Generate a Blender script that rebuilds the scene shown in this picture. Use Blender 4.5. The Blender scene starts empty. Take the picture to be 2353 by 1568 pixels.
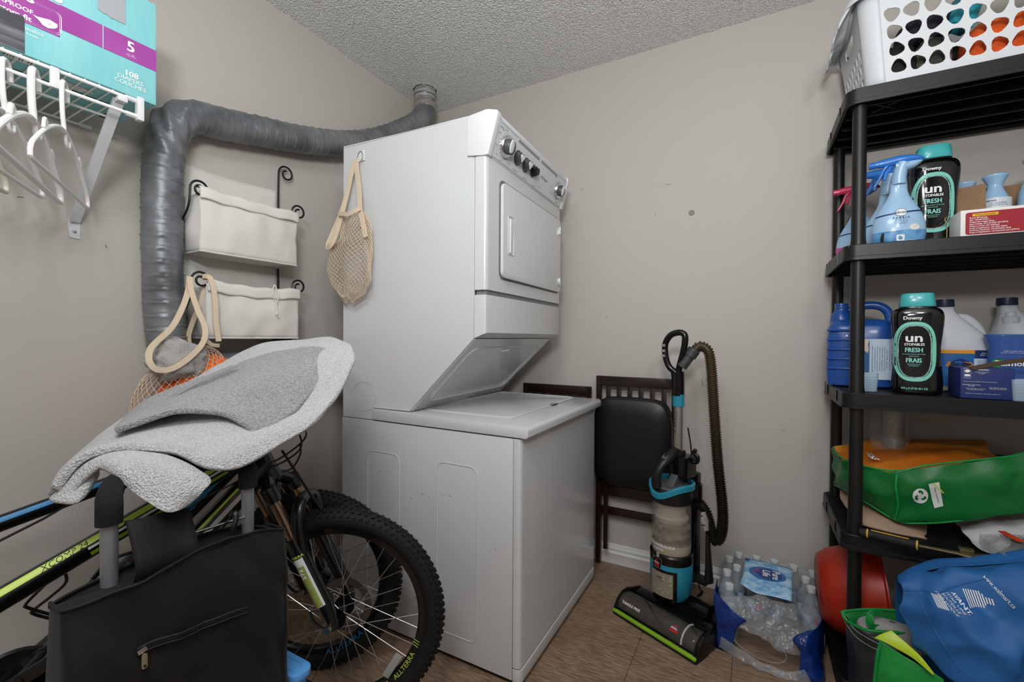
import bpy, bmesh, math, random
from mathutils import Vector, Matrix, noise
V = Vector
PI = math.pi
random.seed(7)
scene = bpy.context.scene
COL = scene.collection
# ------------------------------------------------------------ camera, light, exposure
cam = bpy.data.cameras.new('camera'); cam_o = bpy.data.objects.new('camera', cam); COL.objects.link(cam_o)
cam.sensor_width = 36; cam.lens = 1021 / 2353 * 36; cam.clip_start = .02
yaw, pit, rol = math.radians(28.55), math.radians(-.5), math.radians(.3)
cf = V((-math.sin(yaw) * math.cos(pit), math.cos(yaw) * math.cos(pit), math.sin(pit)))
cr0 = V((math.cos(yaw), math.sin(yaw), 0)); cu0 = cr0.cross(cf)
cr = cr0 * math.cos(rol) + cu0 * math.sin(rol); cu = cr.cross(cf)
cmx = Matrix((cr, cu, -cf)).transposed().to_4x4(); cmx.translation = (0, 0, 1.1)
cam_o.matrix_world = cmx
scene.camera = cam_o
scene.view_settings.view_transform = 'Standard'; scene.view_settings.look = 'None'
scene.view_settings.exposure = -0.04; scene.view_settings.gamma = 1.0
scene.view_settings.use_curve_mapping = False
w = bpy.data.worlds.new('world'); scene.world = w; w.use_nodes = True
w.node_tree.nodes['Background'].inputs[0].default_value = (.8, .85, 1, 1)
w.node_tree.nodes['Background'].inputs[1].default_value = .05

def area(name, loc, target, size, power, color=(1, 1, 1), sy=None, spread=180):
    l = bpy.data.lights.new(name, 'AREA'); l.shape = 'RECTANGLE' if sy else 'DISK'
    l.size = size
    if sy: l.size_y = sy
    l.energy = power; l.color = color; l.spread = math.radians(spread)
    o = bpy.data.objects.new(name, l); COL.objects.link(o); o.location = loc
    o.rotation_euler = (V(target) - V(loc)).to_track_quat('-Z', 'Y').to_euler()
    return o
area('flash_softbox', (.50, -.15, 2.08), (-1.3, 1.6, 1.9), .30, 6.0, (.97, .985, 1), spread=160)
area('flash_bounced_up', (.1, -.35, 1.75), (-.05, .2, 2.45), .35, 34, (.97, .985, 1))
area('ceiling_lamp', (-.25, -.25, 2.40), (-.25, -.25, 0), .8, 20, (.97, .985, 1))

# ------------------------------------------------------------ helpers
def lin(c):
    if isinstance(c, str):
        c = [int(c[i:i + 2], 16) / 255 for i in (0, 2, 4)]
    return tuple(x / 12.92 if x <= .04045 else ((x + .055) / 1.055) ** 2.4 for x in c[:3]) + (1,)
MATS = {}
def mat(name, col, rough=.5, metal=0, bump=None, var=None, trans=0, ior=1.45, coat=0, sheen=0, alpha=1, spec=None, emit=0, stretch=None):
    """col: hex string. bump=(scale, strength, distance); var=(scale, hex second colour, low, high)"""
    if name in MATS: return MATS[name]
    m = bpy.data.materials.new(name); m.use_nodes = True; nt = m.node_tree
    b = nt.nodes['Principled BSDF']; b.inputs['Base Color'].default_value = lin(col)
    b.inputs['Roughness'].default_value = rough; b.inputs['Metallic'].default_value = metal
    b.inputs['IOR'].default_value = ior
    if trans: b.inputs['Transmission Weight'].default_value = trans
    if coat: b.inputs['Coat Weight'].default_value = coat; b.inputs['Coat Roughness'].default_value = .05
    if sheen: b.inputs['Sheen Weight'].default_value = sheen; b.inputs['Sheen Roughness'].default_value = .4
    if alpha < 1: b.inputs['Alpha'].default_value = alpha
    if spec is not None: b.inputs['Specular IOR Level'].default_value = spec
    def coords(st):
        tc = nt.nodes.new('ShaderNodeTexCoord'); mp = nt.nodes.new('ShaderNodeMapping')
        nt.links.new(tc.outputs['Object'], mp.inputs['Vector'])
        if st: mp.inputs['Scale'].default_value = st
        return mp.outputs[0]
    if var:
        n = nt.nodes.new('ShaderNodeTexNoise'); n.inputs['Scale'].default_value = var[0]; n.inputs['Detail'].default_value = 5
        nt.links.new(coords(stretch), n.inputs['Vector'])
        r = nt.nodes.new('ShaderNodeValToRGB'); r.color_ramp.elements[0].position = var[2]; r.color_ramp.elements[1].position = var[3]
        r.color_ramp.elements[0].color = lin(col); r.color_ramp.elements[1].color = lin(var[1])
        nt.links.new(n.outputs[0], r.inputs[0]); nt.links.new(r.outputs[0], b.inputs['Base Color'])
    if bump:
        n = nt.nodes.new('ShaderNodeTexNoise'); n.inputs['Scale'].default_value = bump[0]; n.inputs['Detail'].default_value = 3
        nt.links.new(coords(stretch), n.inputs['Vector'])
        bp = nt.nodes.new('ShaderNodeBump'); bp.inputs['Strength'].default_value = bump[1]
        bp.inputs['Distance'].default_value = bump[2] if len(bump) > 2 else .001
        nt.links.new(n.outputs[0], bp.inputs['Height']); nt.links.new(bp.outputs[0], b.inputs['Normal'])
    MATS[name] = m
    return m

MW = {}
def thing(name, label, cat, loc=(0, 0, 0), rz=0, group=None, M=None):
    o = bpy.data.objects.new(name, None); o.empty_display_size = .05; COL.objects.link(o)
    m = M if M is not None else Matrix.Translation(loc) @ Matrix.Rotation(rz, 4, 'Z')
    o.matrix_world = m; MW[o] = m
    return tag(o, label, cat, group)
def tag(o, label, cat=None, group=None, kind=None):
    if label: o['label'] = label
    if cat: o['category'] = cat
    if group: o['group'] = group
    if kind: o['kind'] = kind
    return o
def dup(o, M, label=None):
    def cp(a, par):
        c = a.copy(); COL.objects.link(c)
        if par: c.parent = par
        for ch in a.children: cp(ch, c)
        return c
    c = cp(o, None); c.matrix_world = M; MW[c] = M
    if label: c['label'] = label
    return c

def frame(o, x, z=None, y=None):
    """matrix from origin, x axis and approximate z (or y) axis"""
    x = V(x).normalized()
    if z is not None:
        z = V(z); y_ = z.cross(x).normalized(); z_ = x.cross(y_).normalized()
    else:
        y = V(y); z_ = x.cross(y).normalized(); y_ = z_.cross(x).normalized()
    m = Matrix((x, y_, z_)).transposed().to_4x4(); m.translation = V(o)
    return m
def look(a, b):
    """matrix at a with local z pointing at b"""
    d = (V(b) - V(a)); q = d.to_track_quat('Z', 'Y')
    return Matrix.Translation(a) @ q.to_matrix().to_4x4()

def smooth_path(pts, n=6, closed=False):
    P = [V(p) for p in pts]; out = []
    N = len(P)
    for i in range(N if closed else N - 1):
        p0 = P[(i - 1) % N] if closed or i > 0 else P[i] * 2 - P[i + 1]
        p1 = P[i]; p2 = P[(i + 1) % N]
        p3 = P[(i + 2) % N] if closed or i + 2 < N else P[i + 1] * 2 - P[i]
        for k in range(n):
            t = k / n
            out.append(.5 * ((2 * p1) + (-p0 + p2) * t + (2 * p0 - 5 * p1 + 4 * p2 - p3) * t * t + (-p0 + 3 * p1 - 3 * p2 + p3) * t ** 3))
    if not closed: out.append(P[-1])
    return out
def rrect(w, h, r, n=5, cx=0, cy=0):
    out = []
    for sx, sy, a0 in ((1, 1, 0), (-1, 1, 90), (-1, -1, 180), (1, -1, 270)):
        for k in range(n + 1):
            a = math.radians(a0 + 90 * k / n)
            out.append((cx + sx * (w / 2 - r) + r * math.cos(a), cy + sy * (h / 2 - r) + r * math.sin(a)))
    return out
def ell(w, h, n=28, cx=0, cy=0):
    return [(cx + w / 2 * math.cos(2 * PI * k / n), cy + h / 2 * math.sin(2 * PI * k / n)) for k in range(n)]

class G:
    """collects shapes (world coordinates, or local to M) and links them as one mesh object"""
    def __init__(s, M=None): s.v = []; s.f = []; s.M = M or Matrix()
    def add(s, vs, fs):
        k = len(s.v); s.v += [s.M @ V(p) for p in vs]; s.f += [tuple(i + k for i in f) for f in fs]; return s
    def bm(s, bm):
        bm.verts.ensure_lookup_table(); bm.verts.index_update()
        s.add([v.co.copy() for v in bm.verts], [[v.index for v in f.verts] for f in bm.faces]); bm.free(); return s
    def box(s, c, size, bev=0, rot=None, seg=2):
        b = bmesh.new(); bmesh.ops.create_cube(b, size=1)
        for v in b.verts: v.co = V((v.co.x * size[0], v.co.y * size[1], v.co.z * size[2]))
        if bev: bmesh.ops.bevel(b, geom=b.edges[:], offset=min(bev, min(size) * .49), segments=seg, affect='EDGES', profile=.6)
        m = Matrix.Translation(c)
        if rot is not None: m = m @ rot
        b.transform(m); return s.bm(b)
    def span(s, a, b, bev=0, seg=2):
        return s.box([(a[i] + b[i]) / 2 for i in range(3)], [abs(a[i] - b[i]) for i in range(3)], bev, seg=seg)
    def prism(s, poly, lo, hi, axis='z', bev=0, seg=2, P=None):
        f = {'z': lambda a, b, c: (a, b, c), 'y': lambda a, b, c: (a, c, b), 'x': lambda a, b, c: (c, a, b)}[axis]
        b = bmesh.new(); n = len(poly)
        lo_ = [b.verts.new(f(p[0], p[1], lo)) for p in poly]; hi_ = [b.verts.new(f(p[0], p[1], hi)) for p in poly]
        b.faces.new(lo_); b.faces.new(hi_[::-1])
        for i in range(n): b.faces.new((lo_[i], lo_[(i + 1) % n], hi_[(i + 1) % n], hi_[i]))
        bmesh.ops.recalc_face_normals(b, faces=b.faces[:])
        if bev: bmesh.ops.bevel(b, geom=b.edges[:], offset=bev, segments=seg, affect='EDGES', profile=.6)
        if P is not None: b.transform(P)
        return s.bm(b)
    def tube(s, pts, r, n=8, closed=False, cap=True, sy=1.0, up=None):
        P = [V(p) for p in pts]; N = len(P); vs = []; fs = []
        rr = r if isinstance(r, (list, tuple)) else [r] * N
        prev = None
        for i, p in enumerate(P):
            a = P[(i - 1) % N] if closed or i > 0 else p; c = P[(i + 1) % N] if closed or i < N - 1 else p
            t = (c - a).normalized() if (c - a).length > 1e-9 else V((0, 0, 1))
            if prev is None:
                ref = V(up) if up else (V((0, 0, 1)) if abs(t.z) < .9 else V((1, 0, 0)))
                u = (ref - t * ref.dot(t)).normalized()
            else:
                u = (prev - t * prev.dot(t)); u = u.normalized() if u.length > 1e-6 else t.orthogonal().normalized()
            prev = u; w_ = t.cross(u)
            for k in range(n):
                q = 2 * PI * k / n
                vs.append(p + u * (math.cos(q) * rr[i] * sy) + w_ * (math.sin(q) * rr[i]))
        for i in range(N if closed else N - 1):
            j = (i + 1) % N
            for k in range(n):
                l = (k + 1) % n
                fs.append((i * n + k, i * n + l, j * n + l, j * n + k))
        if cap and not closed: fs += [tuple(range(n))[::-1], tuple((N - 1) * n + k for k in range(n))]
        return s.add(vs, fs)
    def cyl(s, a, b, r, n=16, r2=None):
        return s.tube([a, b], [r, r if r2 is None else r2], n)
    def lathe(s, prof, n=24, P=None, sx=1, sy=1, cap=True):
        P = P or Matrix(); vs = []; fs = []; N = len(prof)
        for r, z in prof:
            for k in range(n):
                a = 2 * PI * k / n; vs.append(P @ V((r * math.cos(a) * sx, r * math.sin(a) * sy, z)))
        for i in range(N - 1):
            for k in range(n):
                l = (k + 1) % n; fs.append((i * n + k, i * n + l, (i + 1) * n + l, (i + 1) * n + k))
        if cap: fs += [tuple(range(n))[::-1], tuple((N - 1) * n + k for k in range(n))]
        return s.add(vs, fs)
    def loft(s, rings, cap=True, closed=False):
        n = len(rings[0]); vs = [p for r in rings for p in r]; fs = []; N = len(rings)
        for i in range(N if closed else N - 1):
            j = (i + 1) % N
            for k in range(n):
                l = (k + 1) % n; fs.append((i * n + k, i * n + l, j * n + l, j * n + k))
        if cap and not closed: fs += [tuple(range(n))[::-1], tuple((N - 1) * n + k for k in range(n))]
        return s.add(vs, fs)
    def ball(s, c, r, n=12, sz=1):
        m = max(4, n // 2); prof = [(r * math.sin(PI * k / m) + 1e-5, -r * sz * math.cos(PI * k / m)) for k in range(m + 1)]
        return s.lathe(prof, n, Matrix.Translation(c))
    def grid(s, fn, nu, nv, cu=False):
        vs = [fn(i / (nu if cu else nu - 1), j / (nv - 1)) for j in range(nv) for i in range(nu)]; fs = []
        for j in range(nv - 1):
            for i in range(nu if cu else nu - 1):
                k = (i + 1) % nu; fs.append((j * nu + i, j * nu + k, (j + 1) * nu + k, (j + 1) * nu + i))
        return s.add(vs, fs)
    def build(s, name, m, parent=None, sharp=35, flat=False, solid=0, sub=0, off=0, kind=None, label=None, recalc=True):
        me = bpy.data.meshes.new(name)
        inv = MW[parent].inverted() if parent is not None else Matrix()
        me.from_pydata([inv @ p for p in s.v], [], s.f)
        if recalc:
            b = bmesh.new(); b.from_mesh(me); bmesh.ops.recalc_face_normals(b, faces=b.faces[:]); b.to_mesh(me); b.free()
        me.materials.append(m)
        if not flat:
            me.shade_smooth()
            if sharp: me.set_sharp_from_angle(angle=math.radians(sharp))
        o = bpy.data.objects.new(name, me); COL.objects.link(o)
        if parent is not None: o.parent = parent; MW[o] = MW[parent]
        else: MW[o] = Matrix()
        if solid:
            md = o.modifiers.new('solid', 'SOLIDIFY'); md.thickness = solid; md.offset = off
        if sub:
            md = o.modifiers.new('sub', 'SUBSURF'); md.levels = sub; md.render_levels = sub
        if kind: o['kind'] = kind
        if label: o['label'] = label
        return o
    def struct(s, name, m, **k):
        o = s.build(name, m, **k); o['kind'] = 'structure'; return o

def plane_warp(o, x, y, off=0):
    """maps (u, v, w) onto a plane: origin o, unit directions x and y"""
    o, x, y = V(o), V(x).normalized(), V(y).normalized(); n = x.cross(y)
    return lambda u, v, w=0: o + x * u + y * v + n * (w + off)
_TM = {}
def glyphs(txt, size, bold=False, align='CENTER', shear=0, sx=1):
    key = (txt, align)
    if key not in _TM:
        c = bpy.data.curves.new('t', 'FONT'); c.body = txt; c.size = 1; c.align_x = align; c.align_y = 'CENTER'; c.resolution_u = 2
        o = bpy.data.objects.new('t', c); COL.objects.link(o)
        bpy.context.view_layer.update()
        me = bpy.data.meshes.new_from_object(o)
        _TM[key] = ([v.co.copy() for v in me.vertices], [tuple(p.vertices) for p in me.polygons])
        bpy.data.objects.remove(o); bpy.data.curves.remove(c); bpy.data.meshes.remove(me)
    vs, fs = _TM[key]
    return [(v.x * size * sx + v.y * size * shear, v.y * size) for v in vs], fs
def decal(items, name, m, parent, warp, sub=None, label=None):
    """one object per item; items: ('t', text, size, u, v, opts) | ('p', polygon, u, v) ; warped onto a surface; all one colour"""
    for it in items:
        g = G()
        if it[0] == 't':
            _, tx, size, u, v = it[:5]; op = it[5] if len(it) > 5 else {}
            rot = op.get('rot', 0)
            vs, fs = glyphs(tx, size, **{k: q for k, q in op.items() if k in ('shear', 'sx', 'align')})
            cr_, sr_ = math.cos(rot), math.sin(rot)
            offs = [(0, 0), (size * .03, 0), (-size * .03, 0), (0, size * .03)] if op.get('bold') else [(0, 0)]
            for kk, (du, dv) in enumerate(offs):
                ps = [warp(u + (a + du) * cr_ - (b + dv) * sr_, v + (a + du) * sr_ + (b + dv) * cr_) for a, b in vs]
                g.add([p + (V((0, 0, 1.1)) - p).normalized() * (.00004 * kk) for p in ps], fs)
        elif it[0] == 'p':
            poly = it[1]; n = len(poly)
            g.add([warp(a + it[2], b + it[3]) for a, b in poly], [tuple(range(n))])
        elif it[0] == 'r':      # gridded rectangle u0,v0,u1,v1
            _, u0, v0, u1, v1 = it[:5]
            g.grid(lambda a, b: warp(u0 + (u1 - u0) * a, v0 + (v1 - v0) * b), 13, 7)
        elif it[0] == 'e':      # gridded ellipse cu,cv,w,h
            _, cu_, cv_, w_, h_ = it[:5]
            g.grid(lambda a, b: warp(cu_ + w_ / 2 * b * math.cos(2 * PI * a), cv_ + h_ / 2 * b * math.sin(2 * PI * a)), 28, 5, cu=True)
        elif it[0] == 'ring':   # closed outline polygon and width
            pts = it[1]; wd = it[2]; n = len(pts)
            cx = sum(p[0] for p in pts) / n; cy = sum(p[1] for p in pts) / n
            inn = []
            for a, b in pts:
                d = math.hypot(a - cx, b - cy); k = (d - wd) / d; inn.append((cx + (a - cx) * k, cy + (b - cy) * k))
            g.add([warp(a, b) for a, b in pts] + [warp(a, b) for a, b in inn], [(i, (i + 1) % n, n + (i + 1) % n, n + i) for i in range(n)])
        o = g.build(name, m, parent, flat=True, recalc=False, label=label)
    return o

# ------------------------------------------------------------ shared materials
PLASTIC_BLACK = mat('black_plastic', '121213', .42, bump=(180, .25, .0006))
GLOSS_BLACK = mat('gloss_black', '0c0c0d', .18)
RUBBER = mat('rubber', '161616', .7, bump=(400, .3, .0004))
WHITE_ENAMEL = mat('white_enamel', 'cdced0', .24, coat=.3, spec=.5)
WHITE_PLASTIC = mat('white_plastic', 'dcddde', .35)
CHROME = mat('chrome', 'd8d8d8', .18, 1)
STEEL = mat('brushed_steel', 'a8a9aa', .35, 1, bump=(300, .1, .0003))
WIRE_BLACK = mat('black_wire', '0d0d0d', .35)
INK_WHITE = mat('white_print', 'eeeeee', .5)
INK_BLACK = mat('black_print', '1c1c1e', .5)
# ------------------------------------------------------------ the room
LW, BW, CZ = -1.737, 2.145, 2.45
RX, FY = 1.35, -1.5
def wall_mat(name, col, sc=260, st=.25):
    m = mat(name, col, .62, bump=(sc, st, .0012)); nt = m.node_tree; b = nt.nodes['Principled BSDF']
    n = nt.nodes.new('ShaderNodeTexNoise'); n.inputs['Scale'].default_value = 1.7; n.inputs['Detail'].default_value = 6
    tc = nt.nodes.new('ShaderNodeTexCoord'); nt.links.new(tc.outputs['Object'], n.inputs['Vector'])
    r = nt.nodes.new('ShaderNodeMixRGB'); r.inputs[1].default_value = lin(col); c2 = lin(col)
    r.inputs[2].default_value = (c2[0] * .94, c2[1] * .93, c2[2] * .92, 1)
    nt.links.new(n.outputs[0], r.inputs[0]); nt.links.new(r.outputs[0], b.inputs['Base Color'])
    return m
WALL = wall_mat('greige_wall_paint', 'c2bdb6')
G().span((LW - .1, FY, 0), (LW, BW + .1, CZ)).struct('wall_left', WALL)
G().span((LW, BW, 0), (RX, BW + .1, CZ)).struct('wall_back', WALL)
G().span((RX, FY, 0), (RX + .1, BW + .1, CZ)).struct('wall_right', WALL)
G().span((LW - .1, FY - .1, 0), (RX + .1, FY, CZ)).struct('wall_front', WALL)
# ceiling with sprayed popcorn texture; a real hole is left for the duct
CEIL = mat('popcorn_ceiling', 'f6f6f5', .9)
nt = CEIL.node_tree; b = nt.nodes['Principled BSDF']
tc = nt.nodes.new('ShaderNodeTexCoord')
n1 = nt.nodes.new('ShaderNodeTexNoise'); n1.inputs['Scale'].default_value = 105; n1.inputs['Detail'].default_value = 2; n1.inputs['Roughness'].default_value = .55
n2 = nt.nodes.new('ShaderNodeTexVoronoi'); n2.inputs['Scale'].default_value = 170
nt.links.new(tc.outputs['Object'], n1.inputs['Vector']); nt.links.new(tc.outputs['Object'], n2.inputs['Vector'])
mx = nt.nodes.new('ShaderNodeMath'); mx.operation = 'SUBTRACT'; nt.links.new(n1.outputs[0], mx.inputs[0])
m2 = nt.nodes.new('ShaderNodeMath'); m2.operation = 'MULTIPLY'; m2.inputs[1].default_value = .35
nt.links.new(n2.outputs[0], m2.inputs[0]); nt.links.new(m2.outputs[0], mx.inputs[1])
bp = nt.nodes.new('ShaderNodeBump'); bp.inputs['Strength'].default_value = 1; bp.inputs['Distance'].default_value = .017
nt.links.new(mx.outputs[0], bp.inputs['Height']); nt.links.new(bp.outputs[0], b.inputs['Normal'])
DUC = V((-1.60, 1.925, 0))     # duct axis at the ceiling
random.seed(3)
hole = [(DUC.x + (.063 + random.uniform(-.003, .008)) * math.cos(2 * PI * k / 32), DUC.y + (.063 + random.uniform(-.003, .008)) * math.sin(2 * PI * k / 32)) for k in range(32)]
outer = []
for k in range(32):      # matching ring on a square, then big quads outside
    a = 2 * PI * k / 32; c_, s_ = math.cos(a), math.sin(a); q = .12 / max(abs(c_), abs(s_))
    outer.append((DUC.x + q * c_, DUC.y + q * s_))
cg = G()
for z in (CZ, CZ + .06):
    cg.add([(p[0], p[1], z) for p in hole] + [(p[0], p[1], z) for p in outer], [(i, (i + 1) % 32, 32 + (i + 1) % 32, 32 + i) for i in range(32)])
    x0, x1, y0, y1 = DUC.x - .12, DUC.x + .12, DUC.y - .12, DUC.y + .12
    for a, c in (((LW, FY), (x0, BW)), ((x1, FY), (RX, BW)), ((x0, FY), (x1, y0)), ((x0, y1), (x1, BW))):
        cg.add([(a[0], a[1], z), (c[0], a[1], z), (c[0], c[1], z), (a[0], c[1], z)], [(0, 1, 2, 3)])
cg.add([(p[0], p[1], CZ) for p in hole] + [(p[0], p[1], CZ + .06) for p in hole], [(i, (i + 1) % 32, 32 + (i + 1) % 32, 32 + i) for i in range(32)])
cg.struct('ceiling', CEIL, flat=True)
# floor: wood-look vinyl tiles
def floor_mat(name, ang):
    m = bpy.data.materials.new(name); m.use_nodes = True; nt = m.node_tree; b = nt.nodes['Principled BSDF']
    tc = nt.nodes.new('ShaderNodeTexCoord'); mp = nt.nodes.new('ShaderNodeMapping'); mp.inputs['Rotation'].default_value = (0, 0, ang); mp.inputs['Scale'].default_value = (9, 75, 1)
    n = nt.nodes.new('ShaderNodeTexNoise'); n.inputs['Scale'].default_value = 2.2; n.inputs['Detail'].default_value = 9; n.inputs['Roughness'].default_value = .66; n.inputs['Distortion'].default_value = .3
    nt.links.new(tc.outputs['Object'], mp.inputs['Vector']); nt.links.new(mp.outputs[0], n.inputs['Vector'])
    r = nt.nodes.new('ShaderNodeValToRGB'); e = r.color_ramp.elements
    e[0].position = .3; e[0].color = lin('644e41'); e[1].position = .72; e[1].color = lin('b89c85')
    c = e.new(.5); c.color = lin('917862')
    n3 = nt.nodes.new('ShaderNodeTexNoise'); n3.inputs['Scale'].default_value = 6; n3.inputs['Detail'].default_value = 4; nt.links.new(tc.outputs['Object'], n3.inputs['Vector'])
    mm = nt.nodes.new('ShaderNodeMixRGB'); mm.blend_type = 'MULTIPLY'; mm.inputs[0].default_value = .6
    nt.links.new(n.outputs[0], r.inputs[0]); nt.links.new(r.outputs[0], mm.inputs[1])
    r3 = nt.nodes.new('ShaderNodeValToRGB'); r3.color_ramp.elements[0].position = .3; r3.color_ramp.elements[0].color = (.62, .6, .58, 1); r3.color_ramp.elements[1].position = .65
    nt.links.new(n3.outputs[0], r3.inputs[0]); nt.links.new(r3.outputs[0], mm.inputs[2])
    nt.links.new(mm.outputs[0], b.inputs['Base Color']); b.inputs['Roughness'].default_value = .5
    bp = nt.nodes.new('ShaderNodeBump'); bp.inputs['Strength'].default_value = .35; bp.inputs['Distance'].default_value = .001
    nt.links.new(n.outputs[0], bp.inputs['Height']); nt.links.new(bp.outputs[0], b.inputs['Normal'])
    return m
FM = [floor_mat('vinyl_wood_grain_a', .35), floor_mat('vinyl_wood_grain_b', 1.45)]
floor = G().span((LW, FY, -.06), (RX, BW, -.003)).struct('floor', mat('floor_seams', '3a2e26', .8))
tile_mesh = {}
x0 = -.355 - .3 * 5; k = 0
for i in range(11):
    xa, xb = max(x0 + .3 * i, LW), min(x0 + .3 * (i + 1), RX)
    if xb - xa < .02: continue
    y = FY - (.2 if i % 2 else .5); j = 0
    while y < BW:
        ya, yb = max(y, FY), min(y + .6, BW)
        if yb - ya > .02:
            g = G(); g.span((xa + .0007, ya + .0007, -.004), (xb - .0007, yb - .0007, 0), .0006, seg=1)
            g.build('tile', FM[(i + j) % 2], floor, flat=True)
        y += .6; j += 1
# baseboard
prof = [(0, 0), (.015, 0), (.015, .046), (.0165, .049), (.015, .053), (.009, .058), (.009, .064), (.0115, .068), (.0105, .074), (.006, .080), (.005, .088), (.0, .091)]
TRIM = mat('white_trim_paint', 'dedddb', .4)
G().prism([(BW - a, z) for a, z in prof], LW, RX, 'x', .0).struct('baseboard_back', TRIM)
G().prism([(LW + a, z) for a, z in prof], FY, BW, 'y').struct('baseboard_left', TRIM)
# marks on the back wall
o = G().lathe([(.0001, 0), (.012, 0), (.0125, .0012), (.011, .0032), (.004, .0034), (.0001, .0034)], 20, frame((-.251, BW, 1.664), (1, 0, 0), y=(0, 0, 1)) ).build('wall_button', mat('grey_button', '8b8682', .6))
tag(o, 'small grey round disc stuck on the bare wall above the vacuum', 'disc')
SC = mat('scuff', '5b534d', .8)
sg = G()
for x, z, l, a in ((-.41, 1.677, .012, 1.5), (-.774, 1.85, .006, .2), (-.765, 1.85, .006, .9), (-.357, 1.808, .016, .1), (-.345, 1.806, .007, .6), (-.64, 1.2, .01, 1.2), (-.2, .9, .03, 1.4), (-.17, .93, .018, 1.5), (.11, .72, .012, .5)):
    sg.box((x, BW - .0002, z), (l, .0006, .0016), 0, Matrix.Rotation(a, 4, 'Y'))
sg.struct('trim_1', SC, flat=True)
sg = G()
for y, z, l, a in ((.42, 1.47, .012, .2), (.70, 1.41, .006, 1.2), (.35, 1.6, .006, .9), (.6, 1.37, .008, 1.9)):
    sg.box((LW + .0002, y, z), (.0006, l, .002), 0, Matrix.Rotation(a, 4, 'X'))
sg.struct('trim_2', SC, flat=True)
# ------------------------------------------------------------ stacked washer and dryer
T = thing('washer_dryer', 'tall white stacked washer and dryer with a knob panel at the top', 'washer', (-1.03, 1.59, 0))
WB, WF, WY0, WY1 = -1.425, -.63, 1.22, 1.955
EN = WHITE_ENAMEL
# washer cabinet: side panels with pressed grooves, front panel, kick plate
def groove_panel(y, name):
    g = G(); g.span((WB, y, .02), (WF - .028, y + .012, .782), .002)
    return g.build(name, EN, T)
groove_panel(WY0, 'washer_side_panel'); groove_panel(WY1 - .012, 'washer_side_panel')
G().span((WB, WY0 + .012, .02), (WB + .012, WY1 - .012, .782)).build('washer_back_panel', EN, T)
gr = mat('pressed_groove', 'cfd1d2', .3)
for xa, xb, za, zb in ((-1.286, -1.126, .12, .669), (-.955, -.789, .09, .671)):
    pts = rrect(xb - xa, zb - za, .03, 5, (xa + xb) / 2, (za + zb) / 2)
    G().tube([(a, WY0 + .0006, b) for a, b in pts], .0026, 6, closed=True).build('pressed_groove', EN, T)
g = G(); g.prism([(WF - .026, WY0 - .001), (WF - .012, WY0 - .001), (WF - .004, WY0 + .003), (WF, WY0 + .012), (WF, WY1 - .012), (WF - .004, WY1 - .003), (WF - .012, WY1), (WF - .026, WY1)], .062, .782, 'z', .0012, 1)
g.build('washer_front_panel', EN, T)
g = G(); g.prism([(WF - .026, WY0 - .001), (WF - .012, WY0 - .001), (WF - .002, WY0 + .004), (WF + .003, WY0 + .014), (WF + .003, WY1 - .014), (WF - .002, WY1 - .003), (WF - .026, WY1)], .018, .058, 'z', .002)
g.build('kick_strip', EN, T)
G().span((WF - .06, WY0 + .03, 0), (WF - .03, WY1 - .03, .03)).build('toe_base', PLASTIC_BLACK, T)
for y in (WY0 + .05, WY1 - .05):
    for x in (WB + .06, WF - .09):
        G().cyl((x, y, 0), (x, y, .025), .02, 12).build('foot', RUBBER, T)
# washer deck and recessed lid
g = G(); g.prism([(-1.259, .786), (-.61, .786), (-.604, .792), (-.604, .812), (-.612, .822), (-1.259, .827)], WY0 - .004, WY1 + .004, 'y', .004)
g.build('washer_deck', EN, T)
lid = G()
lid.prism(rrect(.375, .60, .03, 5, -.91, 1.62), .8242, .8262, 'z', .0012)
lid.build('lid', EN, T)
G().tube([(a, b, .8255) for a, b in rrect(.385, .61, .032, 6, -.91, 1.62)], .003, 6, closed=True).build('lid_rim', EN, T)
G().prism(ell(.022, .075, 20, -.718, 1.68), .8262, .8272, 'z').build('lid_finger_slot', PLASTIC_BLACK, T)
# dryer: turned a little against the washer
A = math.radians(2.2); OX, OY = WB + .003, WY0
DM = frame((OX, OY, 0), (math.cos(A), math.sin(A), 0), z=(0, 0, 1))
DWD = .70
side = [(0, .784), (.16, .784), (.16, .829), (.33, .829), (.600, 1.094), (.600, 1.70), (.572, 1.705), (.572, 1.838), (0, 1.846)]
for y in (0, DWD - .012):
    g = G(DM); g.prism(side, y, y + .012, 'y', .0015, 1); g.build('dryer_side_panel', EN, T)
g = G(DM); g.span((0, .012, .83), (.01, DWD - .012, 1.846)); g.span((0, .0, 1.834), (.574, DWD, 1.842), .003); g.build('dryer_shell', EN, T)
g = G(DM)
g.prism([(.158, .786), (.17, .786), (.335, .829), (.602, 1.093), (.590, 1.1), (.328, .842), (.158, .80)], .012, DWD - .012, 'y')
g.build('sloped_underside', mat('grey_enamel', 'd5d8d9', .2, coat=.4), T)
# raised rounded field pressed in the underside
nx, nz = .267, .264; L_ = math.hypot(nx, nz); UM = DM @ frame((.47, DWD / 2, .962), (nx / L_, 0, nz / L_), z=(nz / L_, 0, -nx / L_))
g = G(UM); g.tube([(a, b, .0005) for a, b in rrect(.28, .60, .04, 6)], .0035, 6, closed=True); g.build('underside_rib', EN, T)
g = G(UM)
for k in range(2): g.tube([(.12 + .012 * math.sin(t * PI), .05 + .022 * k - .03 * t, .004 + .006 * math.sin(t * PI)) for t in [i / 8 for i in range(9)]], .0025, 6)
g.build('cable_clip', WHITE_PLASTIC, T)
for y in (.02, DWD - .02):
    g = G(DM); g.lathe([(.0001, .0), (.006, 0), (.005, .003), (.0001, .0035)], 12, frame((.575, y, 1.072), (0, 1, 0), z=(.7, 0, -.7))); g.build('screw', CHROME, T)
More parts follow.
